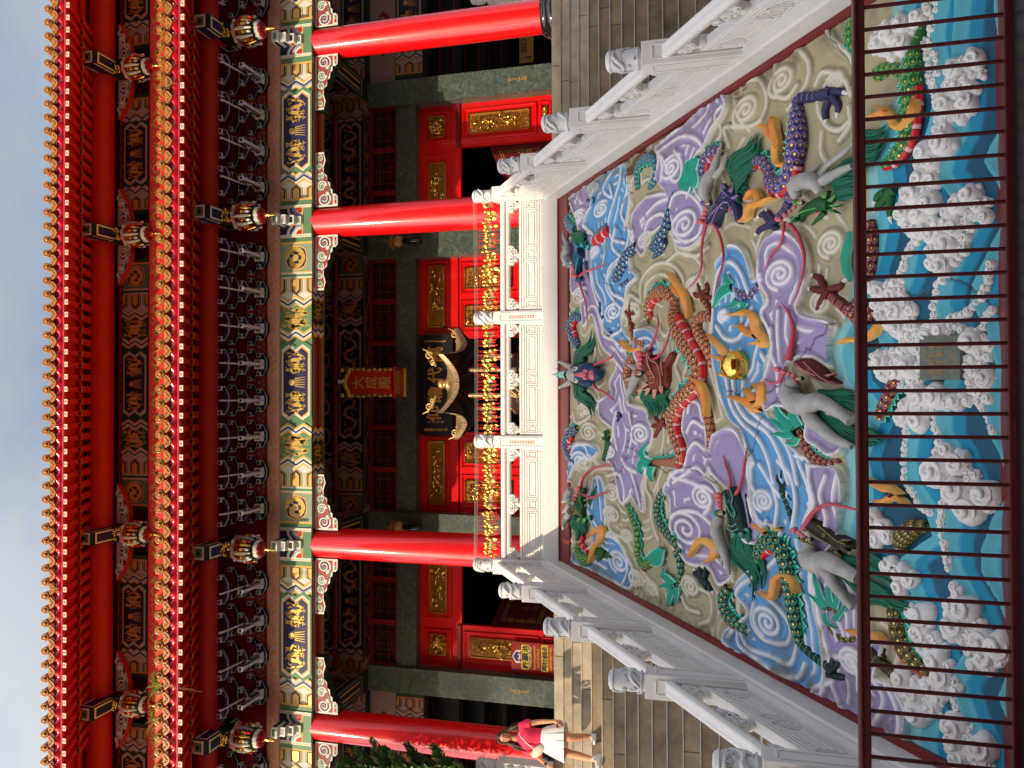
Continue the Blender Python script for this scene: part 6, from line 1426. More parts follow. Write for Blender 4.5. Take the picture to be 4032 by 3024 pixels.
def body(par, kn, fn, pts, rad, fin=1, belly=0, lift=.30, sc=.062, nv=9, fin_w=.95, fr=(0, 1)):
    rad = [q*.96 for q in rad]; a_, _ = RP(fn, *pts[len(pts)//2]); b_, _ = RP(fn, pts[len(pts)//2][0], pts[len(pts)//2][1]+max(rad)); nv = max(8, int((b_-a_).length*6.28/.072))
    m = MB(); c, r = rtube(m, fn, pts, rad, kn['s'], lift+.12, 16, sc, nv, flat=.95); m.build('body', par)
    def side(i, sg): T = (c[min(i+1, len(c)-1)]-c[max(0, i-1)]).normalized(); return EN.cross(T)*sg
    if belly:
        m = MB(); N = len(c); i0, i1 = int(fr[0]*(N-1)), int(fr[1]*(N-1))
        cc = [c[i]+side(i, belly)*r[i]*.70+EN*r[i]*.02 for i in range(i0, i1+1)]; m.tube(cc, [r[i]*.56 for i in range(i0, i1+1)], BELLY, 10, up=EN, us=.075, vs_=1); m.build('belly', par)
    if fin:
        m = MB(); L = 0; acc = 0
        for i in range(len(c)-1):
            L = (c[i+1]-c[i]).length; nseg = max(1, int(L/.035))
            for q in range(nseg):
                t0, t1 = q/nseg, (q+1)/nseg; a = c[i].lerp(c[i+1], t0); b = c[i].lerp(c[i+1], t1); rr_ = r[i]; S_ = side(i, fin); w0 = rr_*.80; acc += 1
                ph = acc % 3; k0 = (.28, .62, 1.)[ph]; k1 = (.62, 1., .28)[ph]; fw = max(.035, rr_*fin_w)
                A = a+S_*w0; B = b+S_*w0; A2 = a+S_*(rr_*.9+fw*k0); B2 = b+S_*(rr_*.9+fw*k1); dz = EN*(.012)
                m.add([A+dz, B+dz, B2+dz, A2+dz], [(0, 1, 2, 3)], TURQ); e = EN*.004
                m.add([A2-(A2-A)*.22+dz+e, B2-(B2-B)*.22+dz+e, B2+dz+e, A2+dz+e], [(0, 1, 2, 3)], TURL)
                m.add([A2+dz, B2+dz, B2-EN*.03+dz, A2-EN*.03+dz], [(0, 1, 2, 3)], TURQ)
        m.build('fin', par)
    return c, r
def leaf_shape(m, fn, pts, wid, mt, edge=None, h=.05, th=.03, k=6):
    """tapering tongue (flame, fin streamer) with thickness; wid in crop px"""
    P = cr2(pts, k); n = len(P); W = lerp_list(wid, n); L, R2 = [], []
    for i in range(n):
        a = P[max(0, i-1)]; b = P[min(n-1, i+1)]; dx, dy = b[0]-a[0], b[1]-a[1]; q = math.hypot(dx, dy) or 1
        L.append((P[i][0]-dy/q*W[i]/2, P[i][1]+dx/q*W[i]/2)); R2.append((P[i][0]+dy/q*W[i]/2, P[i][1]-dx/q*W[i]/2))
    def w(p, hh): return RP(fn, p[0], p[1])[0]+EN*hh
    A = [w(p, h) for p in L]; B = [w(p, h) for p in R2]; M_ = [w(p, h+th*.8) for p in P]
    vs = A+M_+B; m.add(vs, [(i, n+i, n+i+1, i+1) for i in range(n-1)]+[(n+i, 2*n+i, 2*n+i+1, n+i+1) for i in range(n-1)], mt, True)
    lo = [w(p, h-th) for p in L]; lo2 = [w(p, h-th) for p in R2]
    m.add(A+lo, [(i, i+1, n+i+1, n+i) for i in range(n-1)], edge or mt); m.add(B+lo2, [(n+i, n+i+1, i+1, i) for i in range(n-1)], edge or mt)
def flame(par, fn, tongues, h=.085):
    m = MB()
    for pts, wd in tongues: leaf_shape(m, fn, pts, wd, FLAME, FLY, h, .055)
    m.build('flame', par)
def streamer(par, fn, tongues, h=.065):
    m = MB()
    for pts, wd in tongues:
        leaf_shape(m, fn, pts, [w*1.35 for w in wd], TURL, TURL, h, .02); leaf_shape(m, fn, pts, wd, TURQ, TURQ, h+.008, .024)
    m.build('tail_fin', par)
def claw(par, kn, fn, palm_, toes, r=26, h=.06, name='claw'):
    r *= 1.22
    m = MB(); rtube(m, fn, palm_, [r*1.05, r], kn['p'], .6, 10)
    for t in toes:
        q = [t[0], t[1], t[2]]; rtube(m, fn, q, [r*.72, r*.66, r*.50], kn['p'], .8, 10)
        d = (t[2][0]-t[1][0], t[2][1]-t[1][1]); L = math.hypot(*d) or 1; e = (t[2][0]+d[0]/L*r*1.25, t[2][1]+d[1]/L*r*1.25); rtube(m, fn, [t[2], ((t[2][0]+e[0])/2, (t[2][1]+e[1])/2), e], [r*.42, r*.32, r*.04], CLAWW, 1.1, 8)
    m.build(name, par)
def shin(par, kn, fn, pts, rad, stripes=7):
    m = MB(); c, r = rtube(m, fn, pts, rad, kn['p'], .55, 12); N = len(c)
    for k in range(stripes):
        i = int((k+.7)/(stripes+.5)*(N-1)); T = (c[min(i+1, N-1)]-c[max(0, i-1)]).normalized(); S_ = EN.cross(T); m.tube([c[i]+S_*r[i]*math.cos(a)*1.03+EN*r[i]*math.sin(a)*1.03 for a in np.linspace(.5, 2.2, 6)], .005, kn['l'], 4)
    m.build('shin', par)
def mane(par, fn, roots, tips, n=26, r=7, bow=.12, h=.06, mt=None):
    """bundle of tapering strands from a root line to a tip line"""
    m = MB(); rr = random.Random(int(roots[0][0]))
    for k in range(n):
        t = k/(n-1); R0 = tuple(np.interp(t*(len(roots)-1), range(len(roots)), [p[i] for p in roots]) for i in (0, 1)); T0 = tuple(np.interp(t*(len(tips)-1), range(len(tips)), [p[i] for p in tips]) for i in (0, 1))
        f = rr.uniform(.82, 1.12); T0 = (R0[0]+(T0[0]-R0[0])*f, R0[1]+(T0[1]-R0[1])*f); dx, dy = T0[0]-R0[0], T0[1]-R0[1]; b = bow*math.sin(k*.9)*.35
        P = [R0, (R0[0]+dx*.33-dy*(bow+b), R0[1]+dy*.33+dx*(bow+b)), (R0[0]+dx*.68+dy*(bow-b)*.8, R0[1]+dy*.68-dx*(bow-b)*.8), T0]
        rtube(m, fn, P, [r, r*1.15, r*.8, r*.15], mt or MANE, .9, 6, base=h*.5+rr.uniform(0, .03), k=4)
    m.build('mane', par)
def horns(par, fn, lst, base=.08):
    m = MB()
    for q_, (pts, rad) in enumerate(lst):
        P = cr2(pts, 5); rads = lerp_list(rad, len(P)); rads = [r_*(1+.03*math.sin(i*1.1+q_)) for i, r_ in enumerate(rads)]
        rtube(m, fn, P, rads, HORN, .8, 12, base=base, k=2)
        if rad[0] > 24:
            for i in range(2, len(P)-3, 2):        # wrinkles round the thick horn roots
                r_ = rads[i]; rtube(m, fn, [(P[i][0], P[i][1]-r_*.8), (P[i][0]+r_*.15, P[i][1]), (P[i][0], P[i][1]+r_*.8)], [r_*.04, r_*.07, r_*.03], HORN, 1, 6, base=base+.035, k=3)
    m.build('horn', par)
def whiskers(par, fn, lst):
    m = MB()
    for pts, rad in lst: rtube(m, fn, pts, [q*.72 for q in rad], WHISK, 1.2, 8, base=.075)
    m.build('whisker', par)
def lump(m, fn, x, y, rx, ry, mt, h=.05, hz=None, ang=0, nz=0.0):
    p, _ = RP(fn, x, y); a = (RP(fn, x+rx, y)[0]-p); b = (RP(fn, x, y+ry)[0]-p); A = a.length; B = b.length; z = hz or min(A, B)
    ex, ey = a.normalized(), b.normalized(); ca, sa = math.cos(ang), math.sin(ang); e1 = ex*ca+ey*sa; e2 = ey*ca-ex*sa; Rm = Matrix((e1, e2, EN)).transposed(); m.ell(p+EN*h, (A, B, z), mt, 16, 10, Rm, nz)
def dome(m, fn, outline, mt, h=.14, base=.02, ridge=None):
    P = cr2(outline+[outline[0]], 3)[:-1]; n = len(P); cx = sum(p[0] for p in P)/n; cy = sum(p[1] for p in P)/n
    ax = ridge or [(cx, cy)]
    rings = []
    for f, hh in ((0, 0), (.10, .45), (.26, .74), (.48, .92), (.75, 1.0), (1.0, 1.02)):
        row = []
        for (x, y) in P:
            q = min(ax, key=lambda a: (a[0]-x)**2+(a[1]-y)**2) if len(ax) > 1 else ax[0]
            row.append(RP(fn, x+(q[0]-x)*f, y+(q[1]-y)*f)[0]+EN*(base-.05+(h+.05)*hh))
        rings.append(row)
    vs = [p for r in rings for p in r]; m.add(vs, [(j*n+i, j*n+(i+1) % n, (j+1)*n+(i+1) % n, (j+1)*n+i) for j in range(len(rings)-1) for i in range(n)], mt, True)
HEADS = {
 'brown': [([(735,890),(752,820),(772,778),(800,770),(815,800),(830,850),(862,872),(888,868),(884,930),(897,1000),(896,1060),(860,1076),(820,1062),(788,1050),(772,990)], .20, [(800,850),(830,930),(845,1000)]), ([(872,870),(905,832),(932,798),(945,822),(932,858),(910,900),(912,960),(908,1030),(892,1050),(884,960)], .10, [(925,830),(900,900),(898,1000)])],
 'purple': [([(1212,1345),(1240,1290),(1290,1222),(1330,1228),(1372,1262),(1388,1312),(1345,1330),(1318,1330),(1290,1375),(1262,1420),(1246,1465),(1226,1498),(1188,1452),(1203,1400)], .18, [(1220,1440),(1255,1360),(1310,1280)]), ([(1300,1310),(1345,1290),(1374,1350),(1392,1430),(1382,1472),(1352,1456),(1330,1390)], .10, [(1345,1330),(1370,1440)])],
 'dark_green': [([(1056,290),(1070,200),(1095,148),(1130,166),(1148,230),(1164,300),(1186,392),(1150,412),(1098,402),(1078,350)], .20, [(1100,190),(1110,270),(1130,360)]), ([(1150,170),(1172,220),(1196,330),(1192,390),(1176,330)], .08, [(1165,220),(1185,340)])],
 'green': None, 'maroon': [([(1758,885),(1790,850),(1850,850),(1900,880),(1962,958),(2035,1012),(1960,1012),(1880,984),(1820,945)], .18, [(1800,880),(1880,930),(1960,985)])],
 'olive': [([(1496,345),(1530,318),(1582,340),(1642,398),(1740,448),(1764,482),(1700,492),(1640,482),(1570,444),(1528,420)], .18, [(1535,365),(1600,410),(1700,465)])]}
def dragon_head(par, kn, fn, eye, snout, jaw, back, nose_, r, frill=None, brow=True, teeth=True):
    """side-on head: eye, snout tip, jaw tip, back of cheek; all in crop px"""
    m = MB(); dm = HEADS.get(kn['n'])
    if fn is C_ and kn is KL: dm = None
    if dm:
        for o_, h_, r_ in dm: dome(m, fn, o_, kn['p'], h_*.5, .03, r_)
    else: rtube(m, fn, [back, ((back[0]+eye[0])*.5, (back[1]+eye[1])*.5), ((eye[0]+snout[0])*.5, (eye[1]+snout[1])*.5), snout], [r*1.05, r*1.15, r*.85, r*.55], kn['p'], .55, 16, k=6, base=.02)
    lump(m, fn, snout[0], snout[1], r*.55, r*.55, kn['p'], .10)
    if not dm: rtube(m, fn, [((back[0]*2+jaw[0])/3, (back[1]*2+jaw[1])/3), ((back[0]+jaw[0]*2)/3, (back[1]+jaw[1]*2)/3), jaw], [r*.6, r*.42, r*.22], kn['p'], .8, 12, base=.0)
    # lip line
    rtube(m, fn, [((snout[0]*.9+jaw[0]*.1), (snout[1]*.9+jaw[1]*.1)), ((eye[0]+snout[0])*.5*.55+(back[0]+jaw[0])*.5*.45, (eye[1]+snout[1])*.5*.55+(back[1]+jaw[1])*.5*.45), ((back[0]*.8+jaw[0]*.2), (back[1]*.8+jaw[1]*.2))], [r*.10, r*.12, r*.08], kn['l'], 1, 6, base=.14)
    hd = m.build('head', par)
    m = MB(); mx = ((snout[0]+jaw[0])/2*.6+back[0]*.4, (snout[1]+jaw[1])/2*.6+back[1]*.4); rtube(m, fn, [((back[0]*.6+(snout[0]+jaw[0])*.2), (back[1]*.6+(snout[1]+jaw[1])*.2)), mx], [r*.3, r*.42], NOSE, .3, 10, base=.02); m.build('mouth', par)
    m = MB(); lump(m, fn, eye[0], eye[1], r*.38, r*.38, BLACK, .12); lump(m, fn, eye[0], eye[1], r*.32, r*.32, PWHITE, .145); lump(m, fn, eye[0]+r*.05, eye[1], r*.22, r*.22, EYEY, .165); lump(m, fn, eye[0]+r*.08, eye[1], r*.11, r*.11, BLKG, .19); lump(m, fn, eye[0]-r*.42, eye[1], r*.22, r*.5, kn['l'], .15, .05); m.build('eye', par)
    m = MB(); nx, ny = nose_
    for k in range(4): t = k/3; lump(m, fn, eye[0]*.72+nx*.28+(nx-eye[0])*.72*t, eye[1]*.72+ny*.28+(ny-eye[1])*.72*t, r*.30*(1+.35*t), r*.32*(1+.35*t), NOSE, .14)
    lump(m, fn, nx, ny, r*.46, r*.46, NOSE, .16); m.build('nose', par)
    if teeth:
        m = MB()
        for t in (.25, .5, .75):
            x = snout[0]*(1-t)+back[0]*t; y = snout[1]*(1-t)+back[1]*t; dx, dy = jaw[0]-snout[0], jaw[1]-snout[1]; L = math.hypot(dx, dy) or 1; rtube(m, fn, [(x+dx/L*r*.35, y+dy/L*r*.35), (x+dx/L*r*.5, y+dy/L*r*.5), (x+dx/L*r*.72, y+dy/L*r*.72)], [r*.1, r*.08, r*.01], CLAWW, 1, 6, base=.09)
        m.build('teeth', par)
    if frill:
        m = MB()
        for (x, y, dx, dy) in frill: leaf_shape(m, fn, [(x, y), (x+dx*.5, y+dy*.5), (x+dx, y+dy)], [r*.5, r*.32, r*.03], kn['l'], kn['p'], .09, .04, 3)
        m.build('frill', par)
def drag(lab): 
    o = bpy.data.objects.new('dragon', None); COL.objects.link(o); o.parent = relief; o['label'] = lab; return o

def face(par, kn, fn, lip, curls, r=3.5, h=.13):
    m = MB()
    for q in lip: rtube(m, fn, q, r, kn['l'], 1, 6, base=h)
    for (x, y, q, sg) in curls: rtube(m, fn, [(x+a, y+b) for a, b in spiral2(0, 0, q, 1.2, 1, sg, 10)], r*.8, kn['l'], 1, 5, base=h, k=2)
    m.build('face_lines', par)
def quick(fn): return fn
# brown dragon in the middle
d = drag('brown dragon with red striped belly in the middle of the relief')
body(d, KB, B_, [(780,600),(765,540),(790,460),(850,415),(910,440),(935,500)], [30,36,42,46,44,30], 1, -1, fr=(0, .6))
body(d, KB, B_, [(950,470),(950,560),(985,660),(1045,760),(1095,850),(1115,930),(1080,1040),(1000,1120),(950,1230),(955,1350),(985,1440),(975,1510),(900,1525),(785,1525)], [24,50,66,68,62,56,60,62,56,50,46,38,32,18], -1, 1, .5, fr=(.12, .88))
body(d, KB, B_, [(1120,1060),(1150,1160),(1170,1270),(1175,1360),(1170,1420)], [40,44,42,34,26], 0)
shin(d, KB, B_, [(1172,1410),(1185,1480),(1205,1570)], [28,25,24])
claw(d, KB, B_, [(1200,1550),(1215,1600)], [[(1210,1590),(1190,1600),(1165,1585)], [(1215,1590),(1240,1550),(1262,1515)], [(1220,1600),(1255,1590),(1282,1560)], [(1215,1600),(1250,1620),(1275,1640)]], 20)
body(d, KB, B_, [(1185,900),(1165,800),(1110,700),(1085,620),(1120,575),(1180,585)], [30,44,46,42,38,30], 0)
shin(d, KB, B_, [(1175,590),(1160,520),(1130,460)], [26,24,26], 5)
claw(d, KB, B_, [(1135,470),(1115,420)], [[(1110,430),(1080,440),(1062,425)], [(1110,420),(1095,370),(1098,355)], [(1125,420),(1150,400),(1140,360)], [(1130,440),(1160,450),(1180,470)]], 22)
body(d, KB, B_, [(755,745),(720,745),(680,725),(665,700)], [30,34,32,24], 0)
shin(d, KB, B_, [(672,710),(655,640),(642,560)], [24,22,20], 6)
claw(d, KB, B_, [(645,570),(640,545)], [[(640,550),(645,500),(650,490)], [(645,550),(665,555),(678,550)], [(635,560),(618,545),(612,540)]], 17)
body(d, KB, B_, [(700,830),(655,870),(635,940),(650,1020),(690,1060)], [30,38,42,40,30], -1)
body(d, KB, B_, [(905,1150),(880,1200),(850,1270)], [24,24,24], 0); claw(d, KB, B_, [(870,1240),(840,1300)], [[(850,1290),(800,1290),(775,1300)], [(840,1300),(815,1340),(800,1365)], [(850,1280),(810,1240),(805,1230)], [(860,1280),(890,1300),(900,1302)]], 19)
dragon_head(d, KB, B_, (762,945), (800,820), (925,830), (850,1010), (768,820), 46, [(800,1040,-15,50), (840,1050,0,60), (880,1030,10,50), (790,1010,-40,40)])
face(d, KB, B_, [[(812,812),(832,860),(870,880),(890,930),(902,1000),(900,1050)], [(780,790),(790,830),(812,812)], [(905,850),(905,900),(915,960)]], [(840,985,26,1), (825,940,18,-1), (790,800,12,1)])
horns(d, B_, [([(745,950),(720,990),(690,1050),(640,1140)], [34,30,22,6]), ([(735,930),(690,900),(650,890)], [18,14,4]), ([(725,970),(670,985),(635,1000)], [16,12,3]), ([(700,1010),(660,1020)], [16,5])])
mane(d, B_, [(740,1060),(800,1080),(870,1080),(915,1050)], [(765,1180),(780,1250),(860,1210),(920,1245)], 30, 9)
whiskers(d, B_, [([(775,840),(810,780),(845,700),(860,620),(848,555)], [14,13,12,9,3]), ([(800,860),(850,850),(900,790),(925,720),(940,640)], [15,14,12,9,3])])
flame(d, B_, [([(930,290),(960,350),(1010,420),(1040,500),(1060,590)], [6,30,36,26,4]), ([(950,370),(975,420),(1010,460)], [6,24,14])])
flame(d, B_, [([(600,735),(650,780),(700,795),(760,770)], [5,28,32,8]), ([(630,730),(645,770),(690,800)], [5,20,10])])
flame(d, B_, [([(1065,960),(1120,990),(1160,1040),(1185,1130),(1190,1230)], [6,26,30,22,4]), ([(1080,1030),(1130,1040),(1165,1080)], [5,22,14])], .12)
streamer(d, B_, [([(800,1530),(750,1500),(740,1450),(785,1400)], [40,40,24,5]), ([(790,1540),(740,1530),(725,1570),(740,1600)], [50,44,30,8]), ([(800,1550),(790,1600),(810,1650)], [40,34,6]), ([(750,1500),(725,1470),(750,1430)], [26,18,5])])
# gold pearl and its flames
m = MB(); p, (u, s) = RP(B_, 1378, 892); m.lathe([(.135, .0), (.148, .08), (.14, .15), (.105, .21), (.055, .235), (0, .242)], p, GOLDM, 40, ax=EN); m.build('gold_pearl', relief)
PF = (([(1195,690),(1230,740),(1280,800),(1330,850)], [6,34,50,40]), ([(1220,830),(1260,850),(1310,860)], [6,30,40]), ([(1250,945),(1280,955),(1320,950)], [6,26,40]),
                ([(1300,565),(1370,560),(1440,550),(1490,600),(1500,660),(1560,740),(1540,775)], [5,26,42,54,60,44,20]), ([(1350,640),(1400,640),(1440,680),(1500,700)], [5,24,36,40]), ([(1470,760),(1510,745),(1550,740)], [5,24,40]),
                ([(1305,1095),(1370,1110),(1430,1130),(1480,1170),(1540,1180)], [5,30,50,64,30]), ([(1440,1040),(1460,1080),(1490,1130)], [5,30,50]), ([(1555,1000),(1540,1060),(1530,1130),(1500,1170)], [6,40,50,50]), ([(1495,1010),(1520,1040),(1540,1070)], [5,22,24]))
for grp in (PF[:1], PF[1:2], PF[2:3], PF[3:6], PF[6:]):
    pf = MB()
    for pts, wd in grp: leaf_shape(pf, B_, pts, wd, FLAME, FLY, .085, .06)
    pf.build('flame', relief)


# purple dragon on the right
d = drag('purple dragon on the right, with a clawed hind leg stretched to the rail')
body(d, KP, A_, [(1250,985),(1190,1000),(1145,1070),(1140,1160),(1165,1250)], [30,48,52,44,30], -1, 1, fr=(.1, .8))
body(d, KP, A_, [(1450,1110),(1480,1060),(1530,1060),(1570,1120),(1590,1190),(1650,1220),(1710,1160),(1740,1060),(1760,960),(1760,850),(1750,750),(1745,690)], [28,38,44,46,58,66,66,72,76,68,52,38], 1, -1, .5, fr=(.05, .62))
shin(d, KP, A_, [(1740,690),(1770,645),(1850,635),(1930,620)], [40,38,34,34], 7)
claw(d, KP, A_, [(1900,625),(1970,610)], [[(1960,600),(2010,600),(2040,605)], [(1970,630),(2010,690),(2000,735)], [(1950,650),(1925,720),(1925,785)], [(1950,600),(1940,590),(1930,580)]], 32)
body(d, KP, A_, [(1690,1230),(1700,1290),(1680,1330)], [46,42,34], 0); shin(d, KP, A_, [(1690,1320),(1650,1390),(1600,1440)], [32,30,30], 6)
claw(d, KP, A_, [(1610,1430),(1560,1470)], [[(1560,1470),(1500,1500),(1475,1520)], [(1560,1450),(1520,1400),(1495,1410)], [(1580,1440),(1555,1400),(1545,1385)], [(1580,1480),(1610,1500),(1620,1525)]], 26)
body(d, KP, B_, [(1500,320),(1480,400),(1420,440),(1370,420),(1325,385)], [30,36,38,34,20], -1)
streamer(d, B_, [([(1330,390),(1290,400),(1250,440),(1215,520)], [44,60,40,5]), ([(1320,370),(1300,330),(1305,300)], [40,26,4]), ([(1370,470),(1340,500),(1290,520)], [40,30,5]), ([(1420,480),(1400,520),(1370,540)], [40,24,4])])
dragon_head(d, KP, A_, (1218,1335), (1205,1430), (1370,1450), (1320,1290), (1180,1455), 42, [(1300,1240,-10,-40), (1340,1260,20,-40), (1355,1300,40,-20)])
face(d, KP, A_, [[(1230,1480),(1250,1440),(1265,1400),(1300,1350),(1330,1320)], [(1345,1320),(1365,1370),(1380,1440)], [(1290,1240),(1320,1260),(1350,1290)]], [(1320,1280,20,1), (1262,1340,16,-1)])
horns(d, A_, [([(1210,1330),(1195,1270),(1210,1190),(1240,1130),(1260,1050),(1280,940)], [26,44,44,34,24,6]), ([(1250,1160),(1300,1090),(1320,1000)], [24,20,5]), ([(1215,1180),(1240,1100),(1235,1050)], [18,16,4])])
mane(d, A_, [(1300,1100),(1330,1180),(1370,1260),(1380,1330)], [(1465,875),(1500,900),(1520,940),(1420,1060)], 30, 11, -.08)
mane(d, A_, [(1320,1100),(1340,1160),(1360,1220)], [(1440,1050),(1450,1130),(1420,1290)], 16, 11, .12)
whiskers(d, A_, [([(1185,1460),(1165,1530),(1150,1640),(1145,1760),(1110,1830),(1045,1895)], [16,15,14,12,10,3]), ([(1210,1440),(1260,1520),(1290,1620),(1290,1720),(1250,1850),(1225,1945)], [15,14,14,12,9,3])])
flame(d, A_, [([(1520,835),(1570,830),(1590,880),(1640,930),(1640,1010),(1660,1080),(1760,1070)], [6,28,38,44,34,40,8]), ([(1635,770),(1625,830),(1640,910),(1660,980)], [5,34,34,14])], .10)
flame(d, A_, [([(1400,1455),(1440,1420),(1460,1350),(1520,1330),(1620,1290)], [5,26,34,40,20]), ([(1440,1310),(1480,1250),(1510,1290),(1520,1340)], [5,30,34,14])])

# dark green dragon on the left
d = drag('dark green dragon on the left with a long hind leg')
body(d, KG, C_, [(1215,560),(1235,500),(1290,450),(1350,480),(1385,560),(1400,660),(1415,760),(1430,860),(1440,940),(1440,990)], [26,46,52,56,58,56,52,52,42,28], 1, -1, .5, fr=(.12, .62))
shin(d, KG, C_, [(1440,980),(1500,1040),(1560,1090),(1610,1130)], [32,32,30,28], 8)
claw(d, KG, C_, [(1590,1110),(1620,1150)], [[(1610,1120),(1620,1070),(1640,1045)], [(1620,1130),(1650,1090),(1670,1078)], [(1610,1160),(1650,1170),(1690,1175)], [(1600,1150),(1570,1165),(1560,1170)]], 24)
body(d, KG, C_, [(1470,460),(1440,420),(1420,390)], [20,28,24], 0); shin(d, KG, C_, [(1425,400),(1400,320),(1370,240),(1345,170)], [26,26,24,26], 7)
claw(d, KG, C_, [(1360,190),(1345,150)], [[(1345,150),(1320,120),(1312,90)], [(1345,150),(1340,110),(1340,70)], [(1350,160),(1370,130),(1380,105)], [(1380,200),(1395,225),(1405,240)]], 20)
body(d, KG, C_, [(720,165),(690,210),(680,280),(700,360),(745,420),(780,470),(800,520)], [16,26,32,34,32,28,20], 1, -1, fr=(.1, .8))
body(d, KG, C_, [(775,500),(795,560),(795,640),(765,700)], [26,26,22,12], -1)
body(d, KG, C_, [(1060,690),(1035,760),(1060,840),(1110,890),(1160,930)], [34,42,44,40,26], 1, -1, fr=(.1, .7))
claw(d, KG, C_, [(920,650),(950,690)], [[(910,640),(880,620),(876,612)], [(915,640),(905,600),(908,585)], [(930,640),(935,600),(938,592)], [(950,680),(960,700),(965,712)]], 22)
dragon_head(d, KG, C_, (1065,295), (1080,190), (1150,200), (1125,340), (1055,200), 38, [(1110,400,0,30), (1150,400,10,30), (1180,380,20,20)])
face(d, KG, C_, [[(1110,165),(1128,210),(1122,250),(1140,290),(1135,320)], [(1095,345),(1120,365),(1150,350)], [(1095,372),(1125,392),(1160,375)]], [(1132,300,14,1), (1095,230,12,-1)])
horns(d, C_, [([(1050,310),(1040,370),(1055,440),(1080,520),(1090,625)], [26,36,34,26,8]), ([(1050,450),(1030,490),(1030,520)], [16,14,4]), ([(1065,520),(1050,550),(1045,590)], [14,12,3])])
mane(d, C_, [(1100,400),(1140,410),(1190,400)], [(1185,735),(1215,700),(1265,660)], 34, 10, .10)
whiskers(d, C_, [([(1070,210),(1095,160),(1090,100),(1070,40),(1050,-10)], [16,14,12,10,3]), ([(1080,215),(1130,190),(1160,110),(1170,30),(1180,-60)], [16,14,12,10,3])])
flame(d, C_, [([(870,530),(900,470),(930,440),(1000,480),(990,530),(955,560)], [4,26,32,42,28,4])]); flame(d, C_, [([(1215,355),(1240,375),(1280,400)], [5,30,20]), ([(1330,385),(1350,380),(1360,375)], [16,24,10])])
flame(d, C_, [([(1270,710),(1320,745),(1340,690),(1350,640),(1400,625),(1440,660),(1465,720)], [5,28,24,26,26,22,4])], .12)
streamer(d, C_, [([(770,680),(735,640),(715,630),(725,590)], [36,28,20,4]), ([(770,700),(730,680),(700,690)], [30,22,5]), ([(780,700),(755,740),(750,795)], [34,26,4]), ([(790,690),(790,730),(785,780)], [26,20,4])])

# blue dragon, upper right
d = drag('blue dragon at the upper right, its head under the terrace edge')
body(d, KU, A_, [(990,1190),(950,1250),(925,1330),(905,1420),(880,1500),(840,1570),(790,1620)], [16,28,36,40,42,42,32], -1)
body(d, KU, B_, [(840,60),(870,90),(830,150),(790,190)], [14,34,30,12], 0)
body(d, KU, B_, [(690,110),(640,170),(610,240),(580,300),(545,335)], [30,44,48,46,28], -1); body(d, KU, B_, [(640,340),(600,370),(560,365)], [24,24,12], 0)
body(d, KT, A_, [(690,1240),(690,1150),(705,1080),(760,1030),(815,1060),(820,1130),(790,1200),(760,1230)], [18,26,30,34,34,32,26,14], -1, 1, fr=(0, .4))
m = MB(); rtube(m, A_, [(435,1560),(470,1530),(510,1490)], [46,52,40], KT['s'], .2, 14, .05, 16); m.build('body', d)
m = MB(); rtube(m, A_, [(435,1580),(480,1545),(525,1500)], [34,38,32], BELLY, .8, 14, .09, 1); m.build('belly', d)
body(d, KT, A_, [(300,1500),(265,1480),(240,1440),(250,1400)], [38,38,34,20], -1, 1, fr=(0, .5))
dragon_head(d, KT, B_, (303,225), (335,335), (385,355), (345,155), (330,310), 34, [(330,130,-20,-30), (355,125,0,-34), (385,140,20,-30)], teeth=False)
horns(d, B_, [([(285,240),(262,190),(270,140),(255,100)], [26,30,26,12]), ([(270,120),(240,60),(228,20)], [14,12,3]), ([(265,160),(240,130),(220,115)], [12,10,3]), ([(262,220),(240,240),(235,245)], [12,10,3])])
mane(d, B_, [(280,60),(300,100),(330,120),(375,110)], [(270,20),(300,10),(360,30),(390,120)], 18, 9, .15)
mane(d, B_, [(290,20),(310,30),(330,20)], [(320,130),(345,130),(375,130)], 16, 10, -.12)
whiskers(d, B_, [([(335,325),(370,290),(420,270),(480,250),(520,228)], [14,12,10,8,3]), ([(335,335),(355,400),(380,480),(388,560),(390,640)], [12,10,9,7,2])])
streamer(d, A_, [([(990,1200),(1030,1150),(1070,1080),(1110,1030)], [50,90,70,20]), ([(1000,1210),(1040,1230),(1080,1180),(1090,1120)], [60,80,60,20])])
claw(d, KT, A_, [(420,1310),(400,1290)], [[(410,1300),(385,1270),(380,1262)], [(400,1310),(365,1310),(358,1310)], [(410,1320),(375,1355),(370,1360)]], 14)

# blue dragon facing the viewer at the top
d = drag('blue dragon facing outwards at the top of the relief')
body(d, KU, B_, [(330,585),(290,580),(265,640),(285,720),(310,770)], [20,36,42,38,26], -1, 1, fr=(.2, .8)); body(d, KU, B_, [(300,1300),(260,1340),(240,1410),(265,1490),(290,1530)], [24,38,44,40,26], -1, 1, fr=(.2, .8))
m = MB(); lump(m, B_, 385, 950, 90, 66, KU['p'], .10, .13); lump(m, B_, 455, 955, 40, 46, KU['p'], .12, .10); 
for s in (-1, 1): lump(m, B_, 400, 955+s*50, 40, 30, KU['p'], .12, .09)
m.build('head', d)
m = MB(); lump(m, B_, 330, 955, 40, 50, HORN, .14, .11)
for s in (-1, 1): rtube(m, B_, [(320,955+s*40),(280,955+s*60),(200,955+s*90)], [22,18,5], HORN, 1, 10, base=.1); rtube(m, B_, [(290,955+s*50),(250,955+s*80)], [14,4], HORN, 1, 8, base=.1)
m.build('horn', d)
m = MB()
for s in (-1, 1): lump(m, B_, 362, 955+s*38, 18, 18, BLACK, .18); lump(m, B_, 364, 955+s*38, 15, 15, PWHITE, .20); lump(m, B_, 366, 955+s*38, 7, 7, BLKG, .228)
m.build('eye', d)
m = MB()
for k in range(4): lump(m, B_, 375+k*17, 955, 14, 13+k*3, NOSE, .21)
